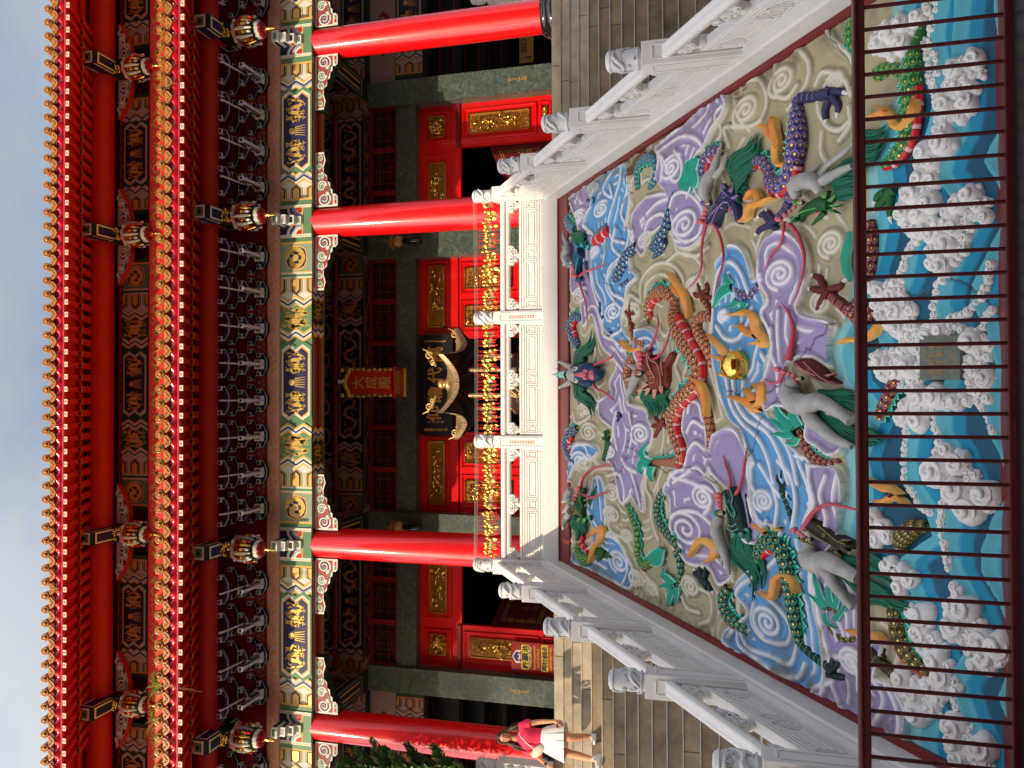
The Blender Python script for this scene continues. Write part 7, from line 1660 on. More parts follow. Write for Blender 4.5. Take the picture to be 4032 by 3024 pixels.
for s in (-1, 1): lump(m, B_, 428, 955+s*22, 14, 14, NOSE, .20)
m.build('nose', d); m = MB(); lump(m, B_, 465, 958, 16, 34, NOSE, .18, .05); m.build('mouth', d)
m = MB(); rtube(m, B_, [(270,955),(240,955),(225,955)], [22,26,14], KU['s'], 1, 12, .05, 10, base=.1); m.build('body', d); m = MB(); leaf_shape(m, B_, [(290,955),(240,955),(195,955)], [50,24,4], TURL, TURQ, .2, .04); m.build('fin', d)
for s in (-1, 1):
    mane(d, B_, [(300,955+s*60),(330,955+s*75),(360,955+s*85)], [(400,955+s*290),(430,955+s*220),(400,955+s*180)], 9, 12, .1*s)
whiskers(d, B_, [([(425,935),(450,890),(540,850),(575,800)], [14,13,11,3]), ([(425,980),(450,1040),(520,1080),(580,1140)], [14,13,11,3])])
claw(d, KU, B_, [(540,690),(520,680)], [[(520,660),(500,645),(496,643)], [(515,675),(495,670),(490,670)], [(520,690),(500,700),(495,702)]], 14); claw(d, KU, B_, [(590,1220),(570,1225)], [[(575,1210),(555,1200),(550,1200)], [(570,1225),(545,1222),(540,1222)], [(575,1240),(560,1255),(555,1255)]], 14)
m = MB(); rtube(m, B_, [(455,480),(460,540),(480,590)], [16,18,20], KT['p'], .9, 10); m.build('shin', d); claw(d, KT, B_, [(470,560),(480,590)], [[(480,560),(500,540),(505,535)], [(480,580),(500,575),(510,572)], [(470,600),(460,615),(455,620)]], 13)

# green dragon, upper left
d = drag('green dragon at the upper left beside the sloping border')
body(d, KL, C_, [(262,440),(258,500),(285,545),(320,550)], [22,32,34,22], 1); 
m = MB(); rtube(m, C_, [(285,420),(275,460),(310,510)], [16,20,16], BELLY, .8, 10, .06, 1); m.build('belly', d)
body(d, KL, C_, [(505,250),(535,310),(565,380),(575,450),(575,520),(600,575),(640,560),(665,530)], [14,24,28,28,28,28,24,14], 1, -1, fr=(.5, .75))
streamer(d, C_, [([(650,550),(680,520),(710,480)], [50,56,20]), ([(660,550),(695,560),(720,490)], [40,30,10])])
claw(d, KL, C_, [(400,515),(375,510)], [[(380,500),(355,490),(350,488)], [(375,512),(350,512),(345,512)], [(380,525),(360,540),(352,545)], [(400,520),(420,525),(430,522)]], 17)
dragon_head(d, KL, C_, (258,242), (292,175), (345,150), (300,290), (290,165), 28, [(280,320,-10,26), (305,325,0,28), (325,310,10,26)])
horns(d, C_, [([(245,250),(225,210),(240,170)], [18,24,18]), ([(225,220),(195,235),(180,240)], [12,10,3]), ([(230,250),(200,290),(180,295)], [13,11,3]), ([(235,290),(205,340),(185,385)], [18,15,4])])
mane(d, C_, [(245,310),(275,325),(315,320)], [(240,430),(262,440),(290,400)], 20, 8, .12)
whiskers(d, C_, [([(290,170),(300,110),(350,60),(430,40),(460,30)], [12,11,10,8,3]), ([(290,190),(340,215),(400,195),(440,175)], [11,10,9,3])])
flame(d, C_, [([(330,420),(350,395),(385,380),(385,430),(350,480),(330,560)], [5,22,34,28,20,4])])
m = MB(); rtube(m, B_, [(480,1510),(500,1440),(515,1380)], [20,22,26], KL['p'], .9, 10); m.build('shin', d); claw(d, KL, B_, [(505,1380),(500,1360)], [[(490,1360),(470,1370),(462,1372)], [(490,1345),(480,1330),(478,1326)], [(505,1340),(500,1320),(500,1315)]], 16)

# green dragon behind the rail on the right
d = drag('bright green dragon behind the iron rail on the right')
body(d, KL, D_, [(640,620),(560,640),(520,600),(590,560),(700,570),(790,640),(840,730)], [18,30,34,44,52,60,50], 0)
body(d, KL, D_, [(850,440),(850,540),(855,660),(850,780),(850,900),(840,1020),(815,1130),(760,1230),(690,1310),(600,1350)], [66,82,88,88,86,84,78,72,60,40], -1, 1, .45, fr=(.3, 1))
shin(d, KL, D_, [(850,460),(880,360),(920,240),(930,170)], [58,52,42,36], 5)
claw(d, KL, D_, [(700,1540),(640,1580)], [[(620,1570),(560,1600),(530,1640)], [(640,1600),(580,1660),(540,1700)], [(660,1600),(650,1700),(650,1770)]], 40)
body(d, KL, A_, [(2160,120),(2110,160),(2090,220),(2110,290),(2160,320)], [34,42,44,40,26], -1)
flame(d, D_, [([(470,970),(560,970),(650,930),(720,960),(750,1030),(820,1040),(900,930),(930,820)], [8,40,60,70,66,60,50,6]), ([(590,870),(650,890),(700,920)], [6,36,30])], .10)
dragon_head(d, KL, A_, (1835,1330), (1770,1440), (1830,1470), (1970,1340), (1700,1440), 40, [(2000,1320,40,-40), (2010,1350,60,-10), (1960,1300,20,-50), (2000,1380,50,20)], teeth=False)
horns(d, A_, [([(1800,1300),(1790,1230),(1850,1190),(1920,1200),(1950,1260)], [30,50,56,54,30]), ([(1850,1180),(1900,1120),(1930,1080)], [26,22,8]), ([(1930,1210),(2000,1170),(2070,1130),(2150,1090)], [34,34,28,20]), ([(1940,1160),(2000,1080),(2100,1000),(2160,930)], [22,22,18,10])])
mane(d, A_, [(1960,1150),(2000,1200),(2040,1300)], [(2150,1010),(2180,1180),(2160,1290)], 26, 15, .05)
mane(d, D_, [(380,1150),(400,1300),(420,1450)], [(630,1020),(650,1120),(560,1300)], 22, 15, -.08)
whiskers(d, A_, [([(1700,1450),(1690,1540),(1670,1600),(1600,1680),(1565,1780)], [18,15,13,10,3]), ([(1740,1470),(1800,1560),(1830,1700),(1800,1850),(1750,1980)], [24,20,15,12,3])])

# maroon dragon with the big grey horns
d = drag('maroon dragon at the lower middle with thick grey horns')
body(d, KM, B_, [(1715,1290),(1760,1330),(1790,1400),(1830,1470),(1890,1520),(1960,1540),(2020,1510)], [20,32,40,42,42,38,24], 1, -1, fr=(.1, .8))
streamer(d, B_, [([(1750,1300),(1690,1270),(1640,1210),(1620,1140)], [70,56,36,5]), ([(1770,1300),(1740,1240),(1730,1190),(1710,1150)], [56,50,34,5]), ([(1740,1310),(1670,1300),(1620,1260),(1580,1245)], [60,36,22,4]), ([(1740,1330),(1690,1350),(1640,1340),(1590,1345)], [60,40,26,4]), ([(1760,1360),(1740,1400),(1690,1400)], [50,34,5])])
dragon_head(d, KM, B_, (1830,980), (1790,880), (1880,850), (1950,990), (1690,920), 40, [(1960,980,60,30), (1990,1000,50,10), (1980,960,50,-10)], teeth=False)
face(d, KM, B_, [[(1850,870),(1900,920),(1960,970),(2010,1000)], [(1800,930),(1860,960)]], [(1880,930,16,1)])
horns(d, B_, [([(1800,1000),(1770,1050),(1800,1130),(1880,1150),(1960,1130),(2080,1200),(2150,1260)], [36,64,74,70,56,40,34]), ([(1860,1140),(1900,1240),(1970,1310),(2060,1380),(2150,1420)], [52,52,44,34,22]), ([(1990,1150),(2000,1200),(1995,1220)], [26,24,8]), ([(1900,1230),(1920,1290),(1915,1310)], [22,20,6])])
mane(d, B_, [(1900,1060),(1960,1100),(2040,1100)], [(2160,1060),(2180,1180),(2180,1240)], 24, 13, .04); mane(d, B_, [(1880,1170),(1930,1230),(1980,1290)], [(2160,1300),(2170,1370),(2160,1420)], 24, 13, -.04)
mane(d, F_, [(470,340),(480,420),(490,520)], [(600,470),(640,480),(560,520)], 16, 13, .08)
whiskers(d, B_, [([(1740,860),(1755,760),(1760,660),(1730,560),(1670,485)], [40,28,20,15,4]), ([(1700,930),(1660,1000),(1600,1010),(1545,975)], [22,15,12,3])])
body(d, KM, B_, [(2180,600),(2120,560),(2070,520)], [60,54,44], 0); shin(d, KM, B_, [(2080,530),(2020,480),(1950,430)], [42,38,34], 7)
claw(d, KM, B_, [(1960,440),(1920,400)], [[(1920,390),(1890,330),(1850,310)], [(1910,410),(1860,400),(1830,395)], [(1950,400),(2020,380),(2040,350)], [(1920,440),(1890,500),(1870,540)]], 30)
body(d, KM, E_, [(480,260),(500,380),(500,500),(490,620),(470,740)], [60,66,66,60,50], 0); m = MB(); leaf_shape(m, E_, [(350,340),(330,450),(310,550),(320,660),(360,740)], [30,60,70,60,30], TURQ, TURL, .06, .03); m.build('fin', d)
body(d, KM, F_, [(720,-20),(680,60),(640,140),(600,220),(560,300)], [64,66,64,60,50], 1)
body(d, KM, E_, [(380,900),(450,960),(520,1040)], [56,60,50], 0)
flame(d, E_, [([(290,1255),(340,1220),(400,1220),(480,1210),(560,1160),(620,1080)], [8,36,46,54,60,30])]); flame(d, F_, [([(470,780),(560,830),(640,870),(700,880),(790,930)], [8,44,60,60,20]), ([(560,970),(640,980),(720,940)], [8,46,50]), ([(740,950),(800,980),(850,1030)], [50,34,5])])
claw(d, KM, F_, [(290,470),(250,480)], [[(240,460),(180,440),(140,440)], [(230,490),(180,500),(150,490)], [(240,510),(200,540),(185,550)]], 26)

# olive dragon, lower left
d = drag('olive dragon at the lower left behind the iron rail')
body(d, KO, G_, [(190,300),(230,340),(220,390),(160,400),(125,350),(150,430),(210,510),(290,560),(380,560),(440,540)][4:], [28,38,44,46,42,34], -1)
m = MB(); rtube(m, G_, [(150,340),(190,300),(230,330),(225,390),(180,400),(175,360)], [30,34,34,28,22,12], KO['s'], .8, 12, .05, 14); m.build('body', d)
streamer(d, G_, [([(180,300),(130,240),(90,120),(70,0)], [60,46,34,6]), ([(200,290),(190,190),(200,60)], [60,40,8]), ([(230,300),(260,240),(270,120)], [60,36,6]), ([(160,300),(90,240),(20,180)], [50,34,5]), ([(240,400),(290,340),(360,265)], [50,36,5]), ([(150,350),(170,420),(250,470)], [36,34,8])])
body(d, KO, G_, [(700,250),(730,340),(760,460),(790,580),(840,680),(910,760),(990,820),(1050,850)], [50,76,84,86,84,76,60,40], 1, -1, .45, fr=(.3, .9))
shin(d, KO, G_, [(520,680),(600,760),(700,860),(770,950)], [60,56,50,40], 5); claw(d, KO, G_, [(560,740),(620,720)], [[(620,720),(620,680),(640,640)], [(600,760),(560,800),(540,830)]], 40)
m = MB(); rtube(m, F_, [(960,1180),(860,1200),(770,1280),(740,1380)], [44,80,80,50], KO['s'], .5, 16, .06, 18); m.build('body', d)
dragon_head(d, KO, C_, (1545,435), (1510,370), (1620,400), (1660,470), (1470,385), 34, [(1690,470,40,30), (1660,500,40,30), (1700,440,50,0)], teeth=False)
face(d, KO, C_, [[(1590,360),(1640,400),(1690,440),(1740,460)], [(1580,430),(1640,450)]], [(1620,410,12,1)])
horns(d, C_, [([(1545,460),(1540,520),(1590,560),(1650,550),(1720,590),(1800,640)], [30,52,60,54,42,34]), ([(1620,580),(1660,650),(1700,720),(1760,800)], [42,36,28,18]), ([(1540,500),(1560,560)], [40,30])])
mane(d, C_, [(1640,500),(1680,540),(1720,560)], [(1800,560),(1810,600),(1800,640)], 16, 10, .04); mane(d, C_, [(1640,580),(1670,620),(1710,660)], [(1790,650),(1800,690),(1790,740)], 18, 10, -.04)
mane(d, G_, [(480,60),(500,160),(530,260)], [(880,290),(880,300),(840,330)], 30, 16, -.05)
mane(d, F_, [(480,1330),(490,1450),(500,1540)], [(760,1590),(720,1659),(700,1659)], 22, 15, .05)
whiskers(d, C_, [([(1500,380),(1550,290),(1620,250),(1700,260),(1800,285)], [26,18,14,12,8])])
flame(d, G_, [([(370,480),(430,510),(520,530),(600,540),(680,600)], [8,40,60,64,10])])

# ---- foam ---------------------------------------------------------------
FOAM = mat('white_foam_plaster', C('#e8e6e4'), .55, var=.14, vs=7, bump=.5, bs=20, dist=.01)
def foam(name, *groups):
    for i, g in enumerate(groups): foam1(name, g, i+len(g))
def foam1(name, blobs, seed=1):
    """knobs of foam, each with a spiral roll; blobs = (X, Y, r) in photo px"""
    m = MB(); rr = random.Random(seed); ID = lambda x, y: (x, y)
    for (X, Y, r) in blobs:
        u, s = ramp_us(X, Y)
        if abs(u) > 2.70: continue
        lump(m, ID, X, Y, r*1.02, r*1.02, FOAM, .01, None, rr.uniform(0, 3), .10)
        p = RP(ID, X, Y)[0]; rm = (RP(ID, X, Y+r)[0]-p).length; a0 = rr.uniform(0, 6.28); sg = rr.choice((-1, 1)); pts = []
        for i in range(15):
            t = i/14; a = a0+sg*t*8.5; q = rm*(.16+.66*t); pts.append(p+Vector((1,0,0))*q*math.cos(a)+Vector((0, CA, SA))*q*math.sin(a)+EN*(rm*.98*math.sqrt(max(.02, 1-(q/rm)**2))+.012))
        m.tube(pts, lerp_list([rm*.22, rm*.24, rm*.18, rm*.05], 15), FOAM, 6)
        for j in range(2):
            a = rr.uniform(0, 6.28); q = rm*.85; m.ell(p+Vector((1,0,0))*q*math.cos(a)+Vector((0, CA, SA))*q*math.sin(a)+EN*rm*.2, rm*rr.uniform(.28, .42), FOAM, 8, 6)
    m.build(name, relief)
def chain(pts, r, jit=.25, seed=1):
    rr = random.Random(seed); out = []; P = cr2(pts, 8); L = 0; last = None
    for p in P:
        if last is None or math.hypot(p[0]-last[0], p[1]-last[1]) > r*1.25: out.append((p[0]+rr.uniform(-jit, jit)*r, p[1]+rr.uniform(-jit, jit)*r, r*rr.uniform(.85, 1.15))); last = p
    return out
def mass(pts, r, seed=1):
    rr = random.Random(seed); xs = [p[0] for p in pts]; ys = [p[1] for p in pts]; out = []
    for _ in range(2500):
        x, y = rr.uniform(min(xs), max(xs)), rr.uniform(min(ys), max(ys))
        if not bool(in_poly(pts, np.array([x]), np.array([y]))[0]): continue
        q = r*(rr.uniform(1.7, 2.5) if len(out) < 5 else rr.uniform(.8, 1.5))
        if all(math.hypot(x-a, y-b) > (q+c)*.60 for a, b, c in out): out.append((x, y, q))
    return out
foam('foam_roll', chain([(3700,-20),(3690,60),(3670,150),(3700,250),(3690,330),(3720,420)], 17, seed=1), chain([(3640,150),(3660,230),(3670,320),(3690,400)], 15, seed=2))
foam('foam_roll', mass([(3465,110),(3510,85),(3550,110),(3600,60),(3660,20),(3660,80),(3600,120),(3560,190),(3520,230),(3470,200)], 20, 3))
foam('foam_crest', mass([(3760,250),(3830,215),(3880,240),(3890,300),(3840,290),(3850,400),(3800,460),(3740,560),(3690,590),(3700,480),(3720,380)], 24, 4))
foam('foam_roll', chain([(3745,520),(3720,560),(3690,620),(3660,680),(3650,720)], 17, seed=5), mass([(3640,600),(3700,600),(3700,720),(3630,730)], 18, 6))
foam('foam_crest', mass([(3566,750),(3640,760),(3690,740),(3680,860),(3640,930),(3600,900),(3566,850)], 22, 7))
foam('foam_crest', mass([(3790,770),(3860,745),(3905,800),(3890,870),(3830,850),(3800,900),(3830,930),(3780,1040),(3730,1060),(3670,1040),(3670,920),(3740,840)], 25, 8))
foam('foam_roll', chain([(3640,915),(3600,965),(3575,1020),(3560,1080),(3555,1140),(3560,1170)], 18, seed=9)); foam('foam_roll', chain([(3830,900),(3800,980),(3755,1040),(3715,1100),(3690,1170),(3685,1250),(3690,1270)], 19, seed=10), chain([(3910,1040),(3900,1100),(3880,1160),(3840,1210),(3800,1240),(3750,1250)], 18, seed=11), chain([(3915,1220),(3890,1260),(3880,1300)], 18, seed=12))
foam('foam_roll', mass([(3440,1130),(3540,1120),(3560,1160),(3600,1210),(3600,1290),(3560,1330),(3480,1260),(3460,1200)], 20, 13), mass([(3560,1290),(3640,1270),(3800,1280),(3800,1310),(3650,1330),(3640,1560),(3600,1560),(3440,1450),(3430,1390),(3540,1380),(3560,1330)], 19, 14))
foam('foam_roll', mass([(3815,1300),(3900,1310),(3915,1380),(3900,1500),(3905,1580),(3870,1600),(3640,1590),(3640,1540),(3815,1545)], 21, 15))
foam('foam_roll', chain([(3870,1600),(3900,1650),(3920,1720)], 15, seed=16), chain([(3690,1590),(3688,1640),(3695,1690),(3712,1740)], 18, seed=17), mass([(3550,1600),(3640,1580),(3650,1650),(3560,1670)], 20, 18))
foam('foam_roll', chain([(3580,1680),(3578,1740),(3570,1800),(3575,1880),(3600,1940),(3640,2000),(3680,2030)], 17, seed=19)); foam('foam_crest', mass([(3680,1780),(3760,1770),(3830,1830),(3860,1880),(3920,1950),(3925,2010),(3870,2030),(3790,2000),(3740,1960),(3700,1860)], 26, 20))
foam('foam_roll', chain([(3725,1980),(3715,2040),(3720,2110),(3735,2180),(3750,2240)], 18, seed=21), mass([(3440,2030),(3500,2070),(3510,2130),(3450,2140)], 17, 22), mass([(3500,2200),(3560,2220),(3600,2260),(3590,2330),(3540,2300)], 19, 23))
foam('foam_crest', mass([(3750,2290),(3800,2320),(3850,2420),(3900,2480),(3960,2540),(3960,2620),(3900,2645),(3830,2600),(3790,2500),(3750,2400)], 27, 24)); foam('foam_crest', mass([(3590,2390),(3640,2400),(3690,2500),(3740,2560),(3760,2660),(3790,2720),(3710,2720),(3680,2600),(3630,2520)], 24, 25))
foam('foam_roll', mass([(3560,2660),(3640,2670),(3710,2690),(3720,2780),(3660,2830),(3600,2800),(3560,2720)], 22, 26), chain([(3730,2660),(3760,2720),(3785,2790)], 18, seed=27)); foam('foam_crest', mass([(3765,2820),(3800,2840),(3860,2900),(3900,2960),(3900,3060),(3790,3060),(3760,2900)], 26, 28))
# slate tablet with gilt characters among the foam
def tablet():
    m = MB(); c = [ramp_us(X, Y) for X, Y in ((3652,1322),(3812,1322),(3812,1496),(3652,1496))]; SLT = mat('green_slate', C('#6d766c'), .5, var=.35, vs=20, bump=.3, bs=40)
    P = [ramp_pt(u, s, .03) for u, s in c]; m.prism(P[::-1], EN*.04, SLT); p = m.build('slate_tablet', relief)
    g = MB(); U = Vector((1, 0, 0)); V = Vector((0, CA, SA)); rr = random.Random(5)
    for x, sz, ys in ((3680, .030, (1380, 1408, 1452)), (3712, .050, (1365, 1400, 1432, 1466)), (3745, .050, (1360, 1395, 1425, 1460)), (3785, .030, (1350, 1375, 1400, 1430, 1462))):
        for y in ys:                       # worn gilt characters, down to a few strokes each
            u, s = ramp_us(x, y); F = Face(g, ramp_pt(u, s, .0715)-U*sz/2, U, V, .001); F.N = EN
            for k in range(3): F.r(rr.uniform(0, .3)*sz, (k*.33+.1)*sz, rr.uniform(.7, 1)*sz, (k*.33+.2)*sz, OCHRE, 1)
            F.r(sz*.45, 0, sz*.56, sz, OCHRE, 1.5)
    g.build('inscription', p)
tablet()
# ------------------------------------------------------------------ the woman on the stairs
def person():
    SKIN = mat('skin', C('#c98f6c'), .5, var=.08); HAIR = mat('brown_hair', (.10, .05, .025, 1), .45, var=.5, vs=20, bump=.5, bs=60); SHIRT = mat('coral_shirt', C('#e8335a'), .7, var=.1, bump=.3, bs=14); SKIRT = mat('white_skirt', (.82, .80, .76, 1), .7)
    SHOE = mat('white_shoe', (.8, .8, .8, 1), .5); BAG = mat('cream_bag', C('#d8cfb4'), .5)
    def J(X, Y, y): return Py(1920+X*.2351, 2680+Y*.2351, y)
    Y0 = 10.78
    base = Vector((-4.95, Y0, FZ-.955)); t = thing('person', base, 'woman in coral t-shirt and white pleated skirt walking down the left stairs', 'person')
    def skin_body(name, chains, m, parent, sub=2):
        bm = bmesh.new(); sk = bm.verts.layers.skin.verify(); idx = {}
        def vv(p, r):
            k = (round(p.x, 4), round(p.y, 4), round(p.z, 4))
            if k not in idx:
                v = bm.verts.new(p-base); v[sk].radius = r if isinstance(r, tuple) else (r, r); idx[k] = v
            return idx[k]
        first = True
        for ch in chains:
            prev = None
            for p, r in ch:
                v = vv(p, r)
                if first: v[sk].use_root = True; first = False
                if prev is not None and prev != v and bm.edges.get((prev, v)) is None: bm.edges.new((prev, v))
                prev = v
        me = bpy.data.meshes.new(name); bm.to_mesh(me); bm.free(); o = bpy.data.objects.new(name, me); COL.objects.link(o); o.parent = parent
        s = o.modifiers.new('skin', 'SKIN'); s.use_smooth_shade = True; s.branch_smoothing = .6
        q = o.modifiers.new('sub', 'SUBSURF'); q.levels = sub; q.render_levels = sub; me.materials.append(m)
        dg = bpy.context.evaluated_depsgraph_get(); me2 = bpy.data.meshes.new_from_object(o.evaluated_get(dg)); o.modifiers.clear(); o.data = me2
        if not me2.materials: me2.materials.append(m)
        for p in me2.polygons: p.use_smooth = True
        return o
    pel = J(960, 1010, Y0); hipR = J(1010, 900, Y0); hipL = J(1020, 1140, Y0); knR = J(1375, 960, Y0-.12); knL = J(1400, 1230, Y0-.05); anR = J(1720, 930, Y0+.08); anL = J(1790, 1320, Y0-.16)
    spine = J(800, 960, Y0); chest = J(640, 960, Y0-.02); neckb = J(520, 965, Y0); neck = J(460, 960, Y0); head = J(300, 940, Y0-.01)
    shR = J(585, 745, Y0); elR = J(860, 690, Y0+.02); wrR = J(1110, 680, Y0-.08); shL = J(620, 1130, Y0); elL = J(810, 1255, Y0); wrL = J(975, 1400, Y0-.08)
    handR = J(1180, 690, Y0-.12); handL = J(1060, 1452, Y0-.12)
    body = skin_body('body', [
        [(pel, .12), (spine, (.105, .08)), (chest, (.12, .09)), (neckb, .06), (neck, .047), (J(410, 950, Y0), .05)],
        [(pel, .12), (hipR, .095), (hipR.lerp(knR, .5), .078), (knR, .055), (knR.lerp(anR, .35), .055), (anR, .034), (anR+Vector((.0, -.03, -.05)), .036)],
        [(pel, .12), (hipL, .095), (hipL.lerp(knL, .5), .08), (knL, .056), (knL.lerp(anL, .35), .056), (anL, .034), (anL+Vector((.0, -.03, -.05)), .036)],
        [(chest, (.12, .09)), (shR, .052), (shR.lerp(elR, .5), .045), (elR, .036), (elR.lerp(wrR, .4), .034), (wrR, .024), (handR, .030)],
        [(chest, (.12, .09)), (shL, .052), (shL.lerp(elL, .5), .043), (elL, .036), (elL.lerp(wrL, .4), .033), (wrL, .024), (handL, .030)]], SKIN, t)
    # fingers
    for hnd, s, dn in ((handR, 1, Vector((.01, -.03, -1)).normalized()), (handL, -1, Vector((-.55, -.25, -.65)).normalized())):
        f = []
        for k in range(4):
            o = hnd+Vector((.0, -.012+.0, 0))+Vector((.018*(k-1.5)*.6, .016*(k-1.5), 0)); a = o+dn*.035; b = a+dn*.025+Vector((-.012*s, -.018, 0)); c = b+dn*.012+Vector((-.018*s, -.012, 0)); f.append([(o, .009), (a, .0085), (b, .008), (c, .0065)])
        th = hnd+Vector((-.02*s, -.02, .0)); f.append([(th, .011), (th+dn*.03+Vector((-.02*s, -.01, 0)), .0095), (th+dn*.05+Vector((-.022*s, -.02, 0)), .0075)])
        for ch in f: skin_body('finger', [ch], SKIN, body, 1)
    # head with face, turned to the left of the picture and down
    hm = MB(); Rt = Matrix.Rotation(R_(14), 3, 'Z') @ Matrix.Rotation(R_(14), 3, 'X') @ Matrix.Rotation(R_(-9), 3, 'Y')
    Hc = head+Vector((0, 0, .0))
    def hp(x, y, z): return Hc+Rt @ Vector((x, y, z))
    nu, nv = 28, 22; vs = []
    for i in range(nv+1):
        ph = math.pi*i/nv
        for k in range(nu):
            a = 2*math.pi*k/nu; x = math.sin(ph)*math.cos(a); y = math.sin(ph)*math.sin(a); z = math.cos(ph)
            wx = .070*(1-.34*max(0, -z)**1.5); wy = .088*(1-.18*max(0, -z)); yy = y*wy; zz_ = z*.112
            if y < 0:
                yy += -.022*math.exp(-((x*.07)**2)/.00012-((zz_+.012)**2)/.0006) - .010*math.exp(-((x*.07)**2)/.0005-((zz_+.052)**2)/.00012) - .006*math.exp(-((zz_-.03)**2)/.0002) + .010*math.exp(-((abs(x*.07)-.03)**2)/.0002-((zz_-.008)**2)/.00018) - .008*math.exp(-((x*.07)**2)/.0004-((zz_+.095)**2)/.0002)
            vs.append(hp(x*wx, yy, zz_))
    hm.add(vs, [(i*nu+k, (i+1)*nu+k, (i+1)*nu+(k+1) % nu, i*nu+(k+1) % nu) for i in range(nv) for k in range(nu)], SKIN, True)
    for s in (-1, 1): hm.ell(hp(s*.072, .01, -.01), (.012, .02, .03), SKIN, 8, 6)
    LIP = mat('lips', C('#a8504c'), .4); EYEW = mat('eye_white', (.7, .7, .7, 1), .3)
    hm.ell(hp(0, -.088, -.050), (.024, .010, .007), LIP, 10, 6, Rt)
    for s in (-1, 1):
        hm.ell(hp(s*.030, -.073, .010), (.014, .008, .006), EYEW, 10, 6, Rt); hm.ell(hp(s*.030, -.080, .009), (.006, .004, .006), BLACK, 8, 5, Rt)
        hm.tube([hp(s*.014, -.085, .028), hp(s*.032, -.083, .034), hp(s*.05, -.068, .027)], [.003, .004, .002], HAIR, 5)
    hd = hm.build('head', t)
    # hair falling over both shoulders
    hr = MB(); rr = random.Random(4)
    hr.ell(hp(0, .034, .034), (.083, .088, .096), HAIR, 20, 12, Rt)
    for k in range(150):
        s = rr.choice((-1, 1)); a = rr.uniform(.1, 1.5); x0 = s*.078*math.sin(a+.3); y0 = rr.uniform(-.045, .085)
        p0 = hp(x0*.5, y0*.6, .108); p1 = hp(x0, y0, .05); p2 = hp(s*rr.uniform(.078, .10), y0*.9, -.04); L = rr.uniform(.12, .27); p3 = p2+Vector((s*rr.uniform(.0, .07), rr.uniform(-.03, .02), -L*.55)); p4 = p3+Vector((s*rr.uniform(-.04, .05), rr.uniform(-.03, .02), -L*.5))
        cv = curve([p0, p1, p2, p3, p4], 4); hr.tube(cv, lerp_list([.008, .012, .014, .012, .003], len(cv)), HAIR, 5)
    hr.build('hair', t)
    g = MB(); 
    for s in (-1, 1): g.ell(hp(s*.033, -.055, .098), (.028, .010, .018), BLKG, 12, 6, Rt)
    g.tube([hp(-.06, -.045, .1), hp(0, -.066, .102), hp(.06, -.045, .1)], .004, BLKG, 5); g.tube([hp(-.064, -.045, .1), hp(-.082, .04, .05)], .004, BLKG, 5); g.tube([hp(.064, -.045, .1), hp(.082, .04, .05)], .004, BLKG, 5); g.build('sunglasses', t)
    # t-shirt: torso shell with short sleeves
    def rings(m, C_, R2, mt, n=28, wob=None, cap=True):
        vs = []
        for i, (c, (a, b)) in enumerate(zip(C_, R2)):
            for k in range(n):
                q = 2*math.pi*k/n; f = 1+(wob(i, q) if wob else 0); vs.append(c+Vector((math.cos(q)*a*f, math.sin(q)*b*f, 0)))
        m.add(vs, [(i*n+k, i*n+(k+1) % n, (i+1)*n+(k+1) % n, (i+1)*n+k) for i in range(len(C_)-1) for k in range(n)], mt, True)
    top = J(545, 955, Y0); wst = J(925, 985, Y0); m = MB()
    Cs = [J(500, 960, Y0), J(530, 955, Y0), J(570, 945, Y0), J(640, 950, Y0-.01), J(720, 958, Y0-.01), J(800, 965, Y0), J(870, 975, Y0), J(935, 985, Y0)]
    rings(m, Cs, [(.055, .05), (.09, .065), (.165, .085), (.168, .118), (.160, .125), (.142, .108), (.142, .104), (.150, .108)], SHIRT, 36, lambda i, q: .018*math.sin(9*q+i*1.3)*(i > 2))
    for sh, el in ((shR, elR), (shL, elL)):
        d = (el-sh); cin = chest.lerp(sh, .55); m.tube([cin, sh+Vector((0, 0, .008)), sh+d*.25, sh+d*.48], [.075, .068, .064, .062], SHIRT, 16)
    m.build('t_shirt', t)
    # pleated skirt
    m = MB(); h0 = J(915, 985, Y0); h1 = J(1305, 1030, Y0-.02); N = 96; vs = []; rows = 7
    for i in range(rows):
        f = i/(rows-1); c = h0.lerp(h1, f); a = .150+.118*f**.8; b = .110+.085*f**.8
        for k in range(N):
            q = 2*math.pi*k/N; pl = (k % 6)/6; w_ = 1+.075*f*(pl-.5)+(.01 if pl > .8 else 0)
            vs.append(c+Vector((math.cos(q)*a*w_, math.sin(q)*b*w_, .01*math.cos(q*2)*f)))
    m.add(vs, [(i*N+k, i*N+(k+1) % N, (i+1)*N+(k+1) % N, (i+1)*N+k) for i in range(rows-1) for k in range(N)], SKIRT)
    m.build('skirt', t)
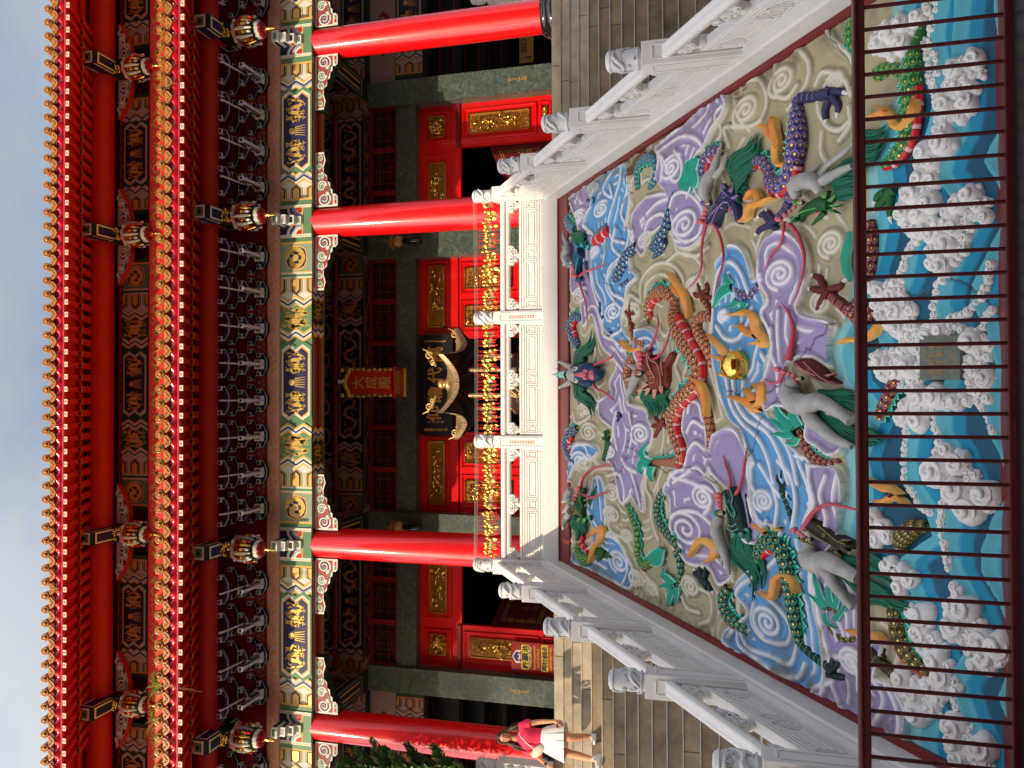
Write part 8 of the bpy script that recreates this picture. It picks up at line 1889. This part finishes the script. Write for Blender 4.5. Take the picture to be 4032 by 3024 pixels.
    # shoes with socks
    for an, s, d in ((anR, 0, Vector((-.05, -1, 0)).normalized()), (anL, 1, Vector((-.35, -1, 0)).normalized())):
        m = MB(); zg = an.z-.085; c = Vector((an.x, an.y, zg)); n = Vector((-d.y, d.x, 0)); prof = [(-.07, .030, .05), (-.05, .036, .07), (.0, .038, .075), (.05, .042, .06), (.10, .045, .045), (.145, .040, .036), (.17, .022, .026)]
        vs = []; K = 12
        for (u, hw, h) in prof:
            for k in range(K+1): a = math.pi*k/K; vs.append(c+d*u+n*math.cos(a)*hw*(1.0 if k not in (0, K) else 1)+Vector((0, 0, .012+h*math.sin(a)**.7)))
        m.add(vs, [(i*(K+1)+k, i*(K+1)+k+1, (i+1)*(K+1)+k+1, (i+1)*(K+1)+k) for i in range(len(prof)-1) for k in range(K)], SHOE, True)
        P = [c+d*u+n*hw*1.04 for u, hw, h in prof]+[c+d*u-n*hw*1.04 for u, hw, h in prof[::-1]]; m.prism(P, (0, 0, .022), SHOE)
        m.lathe([(.045, .05), (.042, .08), (.037, .115), (.038, .12)], c+d*-.01, SHOE, 14)
        m.build('shoe', t)
    # shoulder bag, strap, phone, watch
    m = MB(); bc = J(840, 1180, Y0-.13); Rb = Matrix.Rotation(R_(-52), 3, 'Y') ; m.ell(bc, (.12, .045, .062), BAG, 20, 12, Matrix.Rotation(R_(42), 3, 'Y')); m.build('shoulder_bag', t)
    m = MB(); m.tube([J(520, 870, Y0-.03), J(560, 945, Y0-.105), J(640, 1030, Y0-.135), J(730, 1110, Y0-.14), J(780, 1150, Y0-.14)], .011, BAG, 6, flat=.5); m.tube([J(905, 1230, Y0-.1), J(900, 1190, Y0+.1), J(600, 900, Y0+.12), J(520, 860, Y0+.05)], .010, BAG, 6, flat=.5); m.build('strap', t)
    m = MB(); m.obox(handR+Vector((-.06, -.035, -.055)), (.012, -.004, .004), (.02, .075, .01), (-.02, 0, .07), BLKG); m.build('phone', t)
    m = MB(); d = (handL-elL).normalized(); m.tube([wrL-d*.012, wrL+d*.014], .031, BLKG, 14); m.ell(wrL+Vector((.0, -.03, .0)), (.02, .008, .02), BLKG, 10, 6); m.build('watch', t)
person()
